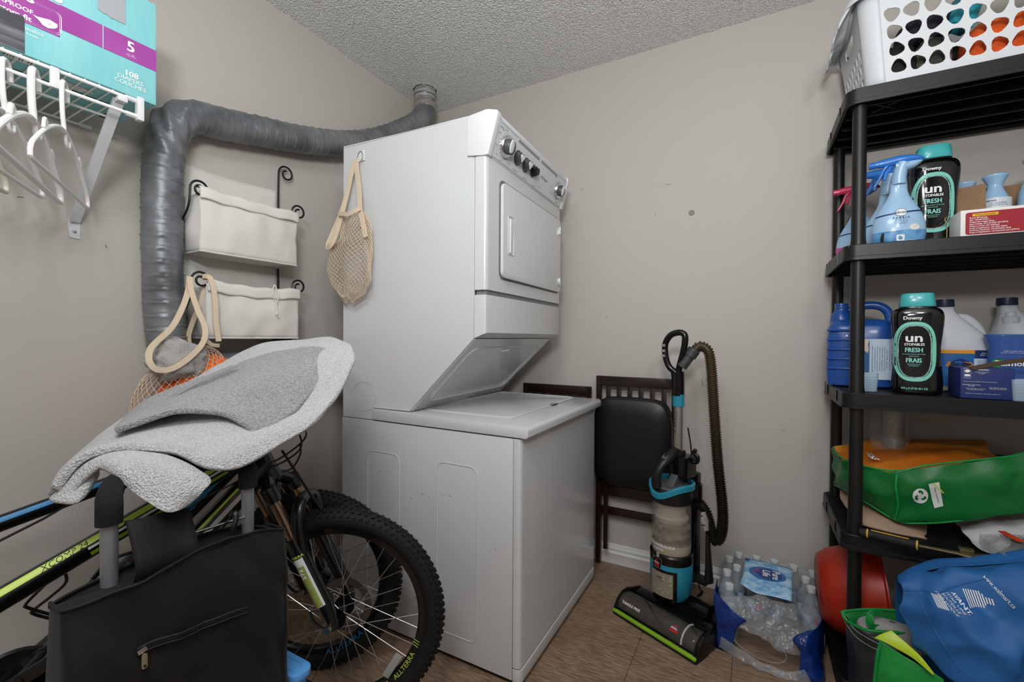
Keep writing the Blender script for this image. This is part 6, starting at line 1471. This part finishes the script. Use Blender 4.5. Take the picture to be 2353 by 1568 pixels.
sp_ = [(0, .045, .026), (.006, .052, .032), (.05, .055, .034), (.10, .050, .031), (.14, .049, .030), (.165, .056, .033), (.180, .060, .034), (.187, .054, .031), (.210, .026, .020), (.216, .017, .017)]
g = G(DM_); g.loft([soapring(w_, d_, z) for z, w_, d_ in sp_]); g.build('bottle', mat('clear_soap_plastic', 'dfeaf2', .05, alpha=.06, spec=.8), T, sharp=60)
g = G(DM_); g.loft([soapring(w_ * .975, d_ * .965, z + .001) for z, w_, d_ in sp_[:7]]); g.build('blue_liquid', mat('blue_soap', '0a4fa8', .08, trans=.1, ior=1.35, spec=.8), T, sharp=60)
g = G(DM_); g.lathe([(.0175, .214), (.0185, .218), (.0185, .232), (.012, .234), (.0115, .246), (.009, .248), (.0001, .248)], 24); g.build('cap', mat('clear_cap', 'aab6bd', .2, alpha=.6), T)
dw = lambda k: (lambda u, v, w=0: DM_ @ V((u, -(.0345 * math.sqrt(max(.02, 1 - (u / .060) ** 2)) + .0006 + .0004 * k), v)))
decal([('p', rrect(.092, .030, .010, 4, .0, .094), 0, 0)], 'green_banner', mat('green_label', '1f9a3c', .45), T, dw(1))
decal([('t', 'Palmolive', .022, .0, .095, {'bold': True}), ('t', 'tough on grease, soft on hands', .0042, 0, .132), ('t', 'dur pour la graisse, doux pour les mains', .0038, 0, .127)], 'lettering', INK_WHITE, T, dw(3))
T = thing('blue_carton', 'dark blue carton with white print and a torn brown flap', 'box', (.57, 1.74, D3))
G().span((.512, 1.700, D3 + .001), (.620, 1.792, D3 + .086), .001).build('carton', mat('royal_card', '25356e', .5), T)
bwp = plane_warp((.512, 1.6996, D3 + .001), (1, 0, 0), (0, 0, 1))
decal([('ring', rrect(.014, .028, .001, 2, .0135, .070), .0006), ('e', .0135, .076, .011, .009), ('p', rrect(.011, .006, .001, 2, .0135, .064), 0, 0), ('t', 'S  smartdose', .0055, .043, .0805, {'bold': True}), ('t', 'Powder dishwasher\ndetergent', .0034, .043, .072), ('t', 'Keep out of reach of children. Store in a cool dry place.', .0030, .040, .047), ('t', 'EXTREMELY IRRITATING\nTO EYES', .0034, .022, .036), ('t', 'Wash hands after use. Do not\nmix with other products.', .0032, .030, .026), ('t', 'FIRST AID: if in eyes rinse\nwith water for 15 minutes', .0032, .075, .030), ('t', 'Ingredients: sodium carbonate, sodium sulfate, enzymes, silica', .0028, .045, .014)], 'lettering', INK_WHITE, T, lambda u, v, w=0: bwp(u, v, .0004))
g = G(); g.grid(lambda a, b_: V((.528 + .190 * a, 1.702 + .02 * a - .006 * b_, D3 + .0875 + .034 * math.sin(min(1, a * 1.25) * PI / 2) - .006 * a - (.012 * b_ * (1 - a * .2) if a > .04 else 0))), 20, 5); g.build('torn_flap', mat('brown_flap', '4a3a2d', .85), T, solid=.002, sharp=0)
# ------------------------------------------------------------ fourth shelf and floor bags
from mathutils.bvhtree import BVHTree
def quad_on(o, A, B, C, D, lift=.0012):
    """A top-left, B top-right, C bottom-right, D bottom-left; unit square pressed onto the object's surface"""
    me = o.data; vs = [v.co.copy() for v in me.vertices]; off = MW[o]
    bv = BVHTree.FromPolygons([off @ v for v in vs], [tuple(p.vertices) for p in me.polygons])
    A, B, C, D = V(A), V(B), V(C), V(D); n = (B - A).cross(D - A).normalized()
    if n.dot(V((0, 0, 1.1)) - A) > 0: n = -n
    th = 0
    for m_ in o.modifiers:
        if m_.type == 'SOLIDIFY': th = m_.thickness / 2
    def f(u, v, w=0):
        p = A.lerp(B, u).lerp(D.lerp(C, u), v); h = bv.ray_cast(p - n * .08, n, .2)[0]
        return (h if h is not None else p) - n * (lift + th + w)
    return f
def fit(f, W, H, k=0):    # metric u,v with origin at the centre, v up
    return lambda u, v, w=0: f(.5 + u / W, .5 - v / H, .0006 * k)
GRN = mat('green_bag_fabric', '0a6a2d', .42, bump=(90, .3, .002)); GRD = mat('green_bag_trim', '0c8a40', .5); ORG = mat('orange_bag_lining', 'd9731a', .45, bump=(60, .4, .003), var=(6, 'e8a030', .4, .7))
T = thing('reusable_bag', 'crumpled green shopping bag with orange lining lying open on the fourth shelf', 'bag', (.5, 1.85, D4))
rows = [[(0.260, 2.000, 0.701), (0.261, 1.860, 0.699), (0.312, 1.780, 0.694), (0.387, 1.745, 0.699), (0.455, 1.745, 0.726), (0.562, 1.760, 0.752), (0.669, 1.780, 0.777), (0.749, 1.800, 0.790)],
        [(0.259, 1.990, 0.636), (0.266, 1.850, 0.650), (0.311, 1.770, 0.643), (0.385, 1.735, 0.646), (0.451, 1.730, 0.667), (0.555, 1.735, 0.695), (0.658, 1.750, 0.723), (0.737, 1.770, 0.736)],
        [(0.262, 1.990, 0.596), (0.272, 1.850, 0.611), (0.318, 1.780, 0.607), (0.386, 1.745, 0.590), (0.453, 1.735, 0.606), (0.556, 1.735, 0.637), (0.656, 1.750, 0.669), (0.730, 1.770, 0.687)],
        [(0.266, 2.000, 0.562), (0.282, 1.870, 0.583), (0.331, 1.800, 0.568), (0.389, 1.765, 0.542), (0.439, 1.755, 0.546), (0.534, 1.750, 0.576), (0.656, 1.760, 0.626), (0.726, 1.780, 0.642)]]
gb = cloth(rows, 'bag_side', GRN, None, None, .0015, wob=.015, parent=T)
def onto(o, pts, lift=.001, n=6):
    me = o.data; bv = BVHTree.FromPolygons([MW[o] @ v.co for v in me.vertices], [tuple(p.vertices) for p in me.polygons]); out = []
    for p in smooth_path(pts, n):
        h = bv.ray_cast(p + V((0, -.15, 0)), V((0, 1, 0)), .4)[0]
        if h is not None: out.append(h - V((0, lift, 0)))
    return out
def trim(pts, r, name, m, par, n=6, sy=1): g = G(); g.tube(smooth_path(pts, n), r, 8, sy=sy); return g.build(name, m, par)
trim([p for p in rows[0]], .0028, 'bag_hem', GRD, T); trim(rows[3], .0028, 'bag_hem', GRD, T)
trim([(0.386, 1.742, 0.701), (0.381, 1.732, 0.652), (0.389, 1.742, 0.598), (0.386, 1.760, 0.543)], .0035, 'bag_seam', GRD, T)
rows2 = [[(0.269, 2.030, 0.699), (0.368, 2.070, 0.725), (0.529, 2.080, 0.745), (0.675, 2.080, 0.759), (0.681, 2.060, 0.722)], [(0.268, 1.980, 0.687), (0.353, 1.980, 0.698), (0.509, 2.000, 0.732), (0.639, 2.000, 0.745), (0.686, 1.990, 0.725)],
         [(0.262, 1.900, 0.686), (0.332, 1.860, 0.676), (0.473, 1.900, 0.723), (0.567, 1.900, 0.736), (0.684, 1.900, 0.738)], [(0.267, 1.860, 0.682), (0.319, 1.800, 0.675), (0.395, 1.765, 0.682), (0.480, 1.765, 0.714), (0.665, 1.800, 0.757)]]
cloth(rows2, 'bag_lining', ORG, None, None, .0015, wob=.010, parent=T)
cloth([[(0.688, 2.080, 0.719), (0.737, 2.050, 0.723), (0.796, 2.000, 0.751)], [(0.732, 2.090, 0.605), (0.783, 2.090, 0.614), (0.845, 2.050, 0.650)]], 'bag_back', mat('dark_green_fabric', '0a3d20', .5), None, None, .0015, parent=T)
q_ = quad_on(gb, (0.416, 1.730, 0.661), (0.457, 1.730, 0.663), (0.460, 1.730, 0.610), (0.419, 1.730, 0.607))
decal([('e', 0, 0, .9, .9)], 'recycling_disc', INK_WHITE, T, fit(q_, 1, 1, 0))
its = []
for k in range(3):
    a = 2 * PI * k / 3 + PI / 2
    def rt(p, a=a): return (p[0] * math.cos(a) - p[1] * math.sin(a), p[0] * math.sin(a) + p[1] * math.cos(a))
    its.append(('p', [rt(p) for p in ((.14, -.16), (.30, -.12), (.34, .02), (.40, .02), (.27, .16), (.14, .03), (.22, .03), (.20, -.05), (.10, -.06))], 0, 0))
decal(its, 'recycling_arrow', GRN, T, fit(q_, 1, 1, 1))
q_ = quad_on(gb, (0.454, 1.730, 0.675), (0.478, 1.730, 0.684), (0.491, 1.730, 0.613), (0.471, 1.730, 0.603), .003)
decal([('r', -.5, -.5, .5, .5)], 'white_tag', mat('tag_cloth', 'd6d8d6', .7), T, fit(q_, 1, 1, 1))
decal([('t', 'easy lunches', .26, .05, 0, {'rot': -PI / 2 + .12, 'sx': .5})], 'lettering', INK_BLACK, T, fit(q_, 1, 1, 2))
decal([('p', [(-.1, .5), (.05, .5), (.75, .05), (.70, 0)], 0, 0)], 'lime_flash', mat('lime_paint', 'c3dc5a'), T, fit(q_, 1, 1, 3))
q_ = quad_on(gb, (0.345, 1.900, 0.700), (0.379, 1.900, 0.705), (0.380, 1.900, 0.673), (0.345, 1.900, 0.668))
lin_ = [c for c in T.children if c.name.startswith('bag_lining')][0]
q_ = quad_on(lin_, (0.339, 1.870, 0.715), (0.377, 1.870, 0.712), (0.379, 1.870, 0.686), (0.340, 1.870, 0.686))
decal([('t', 'fre', .9, 0, 0, {'bold': True, 'sx': .6})], 'lettering', INK_WHITE, T, fit(q_, 1, 1, 1))
# beige cloth under it
rows = [[(0.279, 1.980, 0.550), (0.308, 1.920, 0.554), (0.375, 1.900, 0.536), (0.454, 1.900, 0.515), (0.495, 1.900, 0.502)], [(0.273, 1.900, 0.539), (0.304, 1.840, 0.543), (0.358, 1.800, 0.538), (0.417, 1.790, 0.522), (0.476, 1.820, 0.504)],
        [(0.280, 1.820, 0.535), (0.304, 1.770, 0.534), (0.347, 1.745, 0.526), (0.389, 1.745, 0.514), (0.456, 1.770, 0.502)], [(0.286, 1.780, 0.515), (0.304, 1.740, 0.517), (0.353, 1.730, 0.512), (0.396, 1.740, 0.507), (0.461, 1.760, 0.495)]]
BEI = mat('beige_cotton', 'a88d78', .85, bump=(40, .5, .006))
cloth(rows, 'beige_cloth', BEI, 'folded beige cotton cloth squeezed under the green bag', 'cloth', .010, wob=.006)
# adjustable wrench
T = thing('wrench', 'long metal wrench with a black and yellow grip at the front of the shelf', 'tool', (.45, 1.72, D4))
wa, wb, wc, wd_ = V((0.286, 1.678, 0.518)), V((0.411, 1.640, 0.520)), V((0.492, 1.638, 0.518)), V((0.541, 1.627, 0.516))
GMET = mat('worn_steel', '8b7a5c', .35, .85, bump=(60, .4, .002))
g = G(); g.tube([wa, wa.lerp(wb, .1), wa.lerp(wb, .5), wa.lerp(wb, .9), wb], [.010, .0125, .0115, .0125, .011], 14); g.build('grip', mat('black_grip', '1c1b19', .7, bump=(300, .8, .002)), T)
for t in (.13, .97): g = G(); g.cyl(wa.lerp(wb, t), wa.lerp(wb, t + .03), .0132, 14); g.build('yellow_ring', mat('yellow_ring', 'c9a53a', .5), T)
g = G(); g.tube([wa.lerp(wb, .2) + V((0, 0, .012)), wa.lerp(wb, .85) + V((0, 0, .012))], .002, 6); g.build('yellow_line', mat('yellow_ring', 'c9a53a'), T)
g = G(); g.tube([wb, wc, wc.lerp(wd_, .5), wd_, wd_.lerp(wc, -.35)], [.0065, .0085, .014, .018, .010], 14, sy=.55, up=(0, 0, 1)); g.build('shaft', GMET, T)
g = G(); g.lathe([(.0001, 0), (.008, 0), (.0075, .003), (.0001, .0035)], 16, Matrix.Translation(wd_ + V((0, 0, .0095)))); g.build('ratchet_button', CHROME, T)
g = G(); g.box(wc.lerp(wd_, .2) + V((.01, .012, .010)), (.030, .018, .010), .003); g.build('jaw_block', GMET, T)
# white plastic bag and clear organiser
WPB = mat('thin_white_plastic', 'cfd0d3', .35, bump=(30, .6, .006), alpha=.92)
rows = [[(0.565, 1.920, 0.544), (0.619, 1.930, 0.551), (0.681, 1.940, 0.559), (0.774, 1.940, 0.578)], [(0.551, 1.840, 0.536), (0.596, 1.830, 0.561), (0.651, 1.830, 0.576), (0.738, 1.850, 0.589)], [(0.545, 1.770, 0.534), (0.580, 1.780, 0.542), (0.637, 1.790, 0.563), (0.718, 1.800, 0.579)], [(0.551, 1.730, 0.520), (0.575, 1.730, 0.511), (0.593, 1.725, 0.510), (0.610, 1.735, 0.517)]]
cloth(rows, 'plastic_bag', WPB, 'crumpled white plastic bag right of the beige cloth', 'bag', .001, wob=.014)
T = thing('parts_organiser', 'flat clear plastic organiser box with an orange strip at the right edge', 'box', (.62, 1.75, D4))
CB = mat('clear_box', 'b9bcbd', .12, alpha=.35, spec=1)
PO = [(0.562, 1.725, 0.552), (0.747, 1.828, 0.552), (0.675, 1.650, 0.552), (0.565, 1.594, 0.552)]
g = G(); g.prism([(p[0], p[1]) for p in PO], .524, .552, 'z', .002); g.build('organiser_case', CB, T)
rr_ = [V(PO[0]), V(PO[1])]
for k in range(7):
    g = G(); p = rr_[0].lerp(rr_[1], .05 + k * .07) + V((.004 + .001 * k, -.014, .002)); g.ball(p, .005, 10, .6); g.build('stud', mat('stud_clear', 'c8cacb', .1, .3), T)
g = G(); g.box((.66, 1.76, .536), (.05, .04, .012), .002); g.build('dark_parts', mat('dark_parts', '2b2d2c', .5, bump=(80, 1, .01)), T)
g = G(); a_, b_ = V((0.615, 1.748, 0.562)), V((0.631, 1.689, 0.562)); d_ = (b_ - a_).normalized(); g.box((a_ + b_) / 2, ((b_ - a_).length, .016, .004), .001, frame((0, 0, 0), d_, z=(0, 0, 1)).to_3x3().to_4x4()); g.build('orange_strip', mat('orange_strip', 'd8431a', .5), T)
# wrapped metal canister at the back
T = thing('metal_canister', 'tall brushed metal canister in clear wrap at the back of the fourth shelf', 'canister', (.43, 2.03, D4))
g = G(); g.lathe([(.0001, 0), (.030, 0), (.032, .004), (.032, .355), (.030, .362), (.0001, .363)], 28, Matrix.Translation((.437, 2.03, D4 + .004))); g.build('canister', mat('pale_metal', 'a09f9b', .35, .6), T)
g = G(); g.grid(lambda u, v: V((.428 + (.052 + .010 * noise.noise(V((u * 9, v * 6, 2)))) * math.cos(2 * PI * u), 2.03 + .043 * math.sin(2 * PI * u), D4 + .004 + .36 * v)), 40, 14, cu=True); g.build('clear_wrap', FILM, T, sharp=0)
# red basin on its edge
T = thing('plastic_basin', 'orange red plastic basin standing on its edge in the bottom of the shelves', 'basin', (.3, 1.9, D5))
RM = frame((.205, 1.90, D5 + .178), (0, 1, 0), z=(1, 0, .06))
g = G(RM); g.lathe([(.0001, .0), (.085, .0), (.105, .006), (.128, .035), (.150, .10), (.165, .165), (.177, .168), (.178, .172), (.165, .172), (.162, .168), (.146, .10), (.122, .036), (.10, .010), (.0001, .006)], 60); g.build('basin_shell', mat('orange_red_plastic', 'a8290f', .38, var=(5, '98220d', .35, .7)), T, sharp=50)
# green and black bag on the floor
BKF = mat('black_bag_panel', '2a2c27', .35, bump=(50, .4, .004)); GR2 = mat('bright_green_panel', '1c8f3e', .3, bump=(50, .4, .004)); YG = mat('yellow_green_panel', 'b7cf2c', .35, bump=(50, .3, .004))
T = thing('reusable_bag', 'black and bright green shopping bag on the floor before the shelves', 'bag', (.36, 1.55, 0))
r_ = [[(0.244, 1.660, 0.269), (0.262, 1.600, 0.267), (0.281, 1.550, 0.280), (0.305, 1.510, 0.290)], [(0.249, 1.660, 0.228), (0.265, 1.600, 0.217), (0.282, 1.550, 0.229), (0.299, 1.505, 0.249)], [(0.256, 1.650, 0.157), (0.268, 1.590, 0.149), (0.280, 1.540, 0.162), (0.292, 1.500, 0.170)], [(.26, 1.64, .005), (.28, 1.58, .005), (.30, 1.53, .005), (.33, 1.48, .005)]]
cloth(r_, 'side_panel', BKF, None, None, .0015, wob=.006, parent=T)
r2 = [[(0.305, 1.510, 0.290), (0.336, 1.500, 0.284), (0.377, 1.490, 0.271), (0.424, 1.480, 0.256)], [(0.299, 1.505, 0.249), (0.334, 1.490, 0.250), (0.375, 1.480, 0.238), (0.421, 1.470, 0.219)], [(0.292, 1.500, 0.170), (0.332, 1.480, 0.188), (0.373, 1.470, 0.178), (0.427, 1.460, 0.164)], [(.33, 1.48, .005), (.38, 1.46, .005), (.43, 1.45, .005), (.52, 1.44, .005)]]
cloth(r2, 'front_panel', GR2, None, None, .0015, wob=.008, parent=T)
r3 = [[(0.244, 1.660, 0.269), (0.299, 1.680, 0.281), (0.353, 1.670, 0.302), (0.394, 1.660, 0.315)], [(0.258, 1.650, 0.237), (0.302, 1.665, 0.229), (0.352, 1.665, 0.233), (0.398, 1.650, 0.244)], [(.27, 1.64, .06), (.33, 1.65, .06), (.40, 1.65, .06), (.46, 1.64, .06)]]
cloth(r3, 'back_panel', mat('inner_green', '157a34', .5), None, None, .0015, wob=.006, parent=T)
trim([(0.244, 1.660, 0.272), (0.250, 1.640, 0.260), (0.268, 1.600, 0.269), (0.294, 1.570, 0.282), (0.374, 1.600, 0.284)], .006, 'rim_binding', GRD, T, sy=.7)
trim([(0.244, 1.660, 0.272), (0.299, 1.680, 0.284), (0.353, 1.670, 0.304), (0.394, 1.660, 0.316)], .004, 'rim_binding', GRD, T)
trim([(0.305, 1.508, 0.293), (0.296, 1.500, 0.251), (0.289, 1.495, 0.172)], .004, 'corner_binding', GRD, T)
for dv in (12, 26):
    pass
trim([(0.247, 1.652, 0.248), (0.264, 1.595, 0.243), (0.282, 1.545, 0.254), (0.296, 1.500, 0.272)], .0009, 'stitch_line', mat('pale_thread', 'a9b3a2', .8), T)
trim([(0.245, 1.652, 0.266), (0.262, 1.595, 0.262), (0.280, 1.545, 0.274), (0.298, 1.500, 0.289)], .0009, 'stitch_line', mat('pale_thread', 'a9b3a2', .8), T)
ribbon([(0.321, 1.600, 0.281), (0.301, 1.590, 0.285), (0.296, 1.590, 0.303), (0.304, 1.600, 0.318), (0.329, 1.620, 0.317)], .018, .003, (0, -1, 0), 'handle_loop', T, m=GRD)
r4 = [[(0.294, 1.530, 0.286), (0.316, 1.535, 0.303), (0.333, 1.540, 0.314)], [(0.324, 1.510, 0.289), (0.346, 1.515, 0.294), (0.359, 1.520, 0.300)], [(0.363, 1.485, 0.286), (0.378, 1.490, 0.283), (0.384, 1.495, 0.287)], [(0.400, 1.465, 0.265), (0.402, 1.467, 0.265), (0.404, 1.470, 0.267)]]
cloth(r4, 'yellow_flap', YG, None, None, .0015, wob=.004, parent=T)
blob('grey_cloth', (0.353, 1.620, 0.257), (.085, .035, .040), mat('pale_grey_cloth', '9c9b99', .9, bump=(140, .8, .003)), 'pale grey cloth inside the green and black bag on the floor', 'cloth', .15)
# blue bag
BBF = mat('blue_bag_fabric', '2465a8', .55, bump=(420, .5, .0012), var=(4, '205a98', .35, .7))
T = thing('reusable_bag', 'large crumpled blue shopping bag with white print on the right', 'bag', (.55, 1.5, 0))
rows = [[(0.350, 1.550, 0.439), (0.390, 1.570, 0.464), (0.435, 1.590, 0.486), (0.500, 1.580, 0.513), (0.544, 1.570, 0.533), (0.589, 1.560, 0.555), (0.659, 1.560, 0.581)],
        [(0.348, 1.530, 0.437), (0.386, 1.535, 0.459), (0.430, 1.540, 0.488), (0.487, 1.540, 0.508), (0.538, 1.530, 0.534), (0.579, 1.520, 0.552), (0.642, 1.520, 0.571)],
        [(0.353, 1.520, 0.388), (0.386, 1.500, 0.417), (0.425, 1.490, 0.436), (0.472, 1.490, 0.448), (0.523, 1.485, 0.473), (0.572, 1.480, 0.497), (0.633, 1.480, 0.522)],
        [(0.361, 1.520, 0.327), (0.393, 1.490, 0.362), (0.426, 1.465, 0.396), (0.467, 1.450, 0.426), (0.526, 1.470, 0.442), (0.573, 1.465, 0.458), (0.629, 1.470, 0.478)],
        [(0.368, 1.520, 0.298), (0.399, 1.480, 0.313), (0.432, 1.455, 0.340), (0.472, 1.440, 0.374), (0.517, 1.445, 0.391), (0.568, 1.450, 0.410), (0.621, 1.450, 0.428)],
        [(0.398, 1.510, 0.283), (0.421, 1.470, 0.278), (0.448, 1.445, 0.298), (0.487, 1.440, 0.333), (0.528, 1.435, 0.356), (0.571, 1.440, 0.363), (0.618, 1.440, 0.375)],
        [(0.443, 1.490, 0.257), (0.461, 1.460, 0.242), (0.481, 1.440, 0.243), (0.506, 1.430, 0.261), (0.541, 1.430, 0.275), (0.575, 1.430, 0.288), (0.614, 1.430, 0.304)],
        [(.47, 1.50, .02), (.50, 1.46, .01), (.54, 1.44, .01), (.58, 1.43, .01), (.62, 1.43, .01), (.66, 1.43, .01), (.70, 1.43, .01)]]
bb_ = cloth(rows, 'bag_front', BBF, None, None, .0018, wob=.018, parent=T)
cloth([[V(p) for p in rows[0]], [V(p) + V((.01, .07, -.03)) for p in rows[0]], [V((p[0] + .02, 1.665, .12)) for p in rows[0]], [V((p[0] + .02, 1.66, .01)) for p in rows[0]]], 'bag_back', BBF, None, None, .0018, wob=.006, parent=T)
trim(onto(bb_, [(0.351, 1.528, 0.434), (0.384, 1.528, 0.443), (0.459, 1.525, 0.478), (0.526, 1.515, 0.523), (0.572, 1.515, 0.552)]), .0018, 'bag_hem', BBF, T)
trim(onto(bb_, [(0.382, 1.525, 0.444), (0.387, 1.495, 0.411), (0.413, 1.475, 0.354), (0.444, 1.440, 0.302)]), .0018, 'bag_seam', BBF, T)
q_ = quad_on(bb_, (0.505, 1.500, 0.527), (0.551, 1.500, 0.473), (0.543, 1.500, 0.461), (0.496, 1.500, 0.514), .002)
decal([('t', 'www.walmart.ca', .95, 0, 0, {'sx': .128 })], 'lettering', INK_WHITE, T, fit(q_, 1, 1, 1))
q_ = quad_on(bb_, (0.448, 1.500, 0.468), (0.474, 1.500, 0.435), (0.436, 1.500, 0.421), (0.403, 1.500, 0.456), .002)
decal([('t', 'AVANT.', .28, .02, .36, {'bold': True, 'sx': .8})], 'lettering', INK_WHITE, T, fit(q_, 1, 1, 1))
decal([('t', 'J\'ETAIS UNE', .17, -.02, .12, {'sx': .9}), ('t', 'BOUTEILLE', .17, -.04, -.08, {'sx': .9}), ('t', 'DE PLASTIQUE', .17, -.02, -.28, {'sx': .85})], 'lettering', INK_WHITE, T, fit(q_, 1, 1, 1))
q_ = quad_on(bb_, (0.463, 1.500, 0.480), (0.497, 1.500, 0.486), (0.506, 1.500, 0.444), (0.471, 1.500, 0.438), .002)
its = []
for k in range(11):
    t = k / 10; hw = .36 if t < .62 else (.36 - (t - .62) / .16 * .22 if t < .78 else .14)
    its.append(('p', [(-.5 + t * 1.25, -hw), (-.44 + t * 1.25, -hw), (-.40 + t * 1.25, hw), (-.46 + t * 1.25, hw)], 0, 0))
decal(its, 'bottle_scribble', INK_WHITE, T, fit(q_, 1, 1, 1))
q_ = quad_on(bb_, (0.401, 1.500, 0.455), (0.419, 1.500, 0.456), (0.432, 1.500, 0.427), (0.411, 1.500, 0.427), .002)
decal([('p', [(-.48 + k * .17, -.4), (-.39 + k * .17, -.4), (-.34 + k * .17, .4), (-.43 + k * .17, .4)], 0, 0) for k in range(6)], 'bag_scribble', INK_WHITE, T, fit(q_, 1, 1, 1))
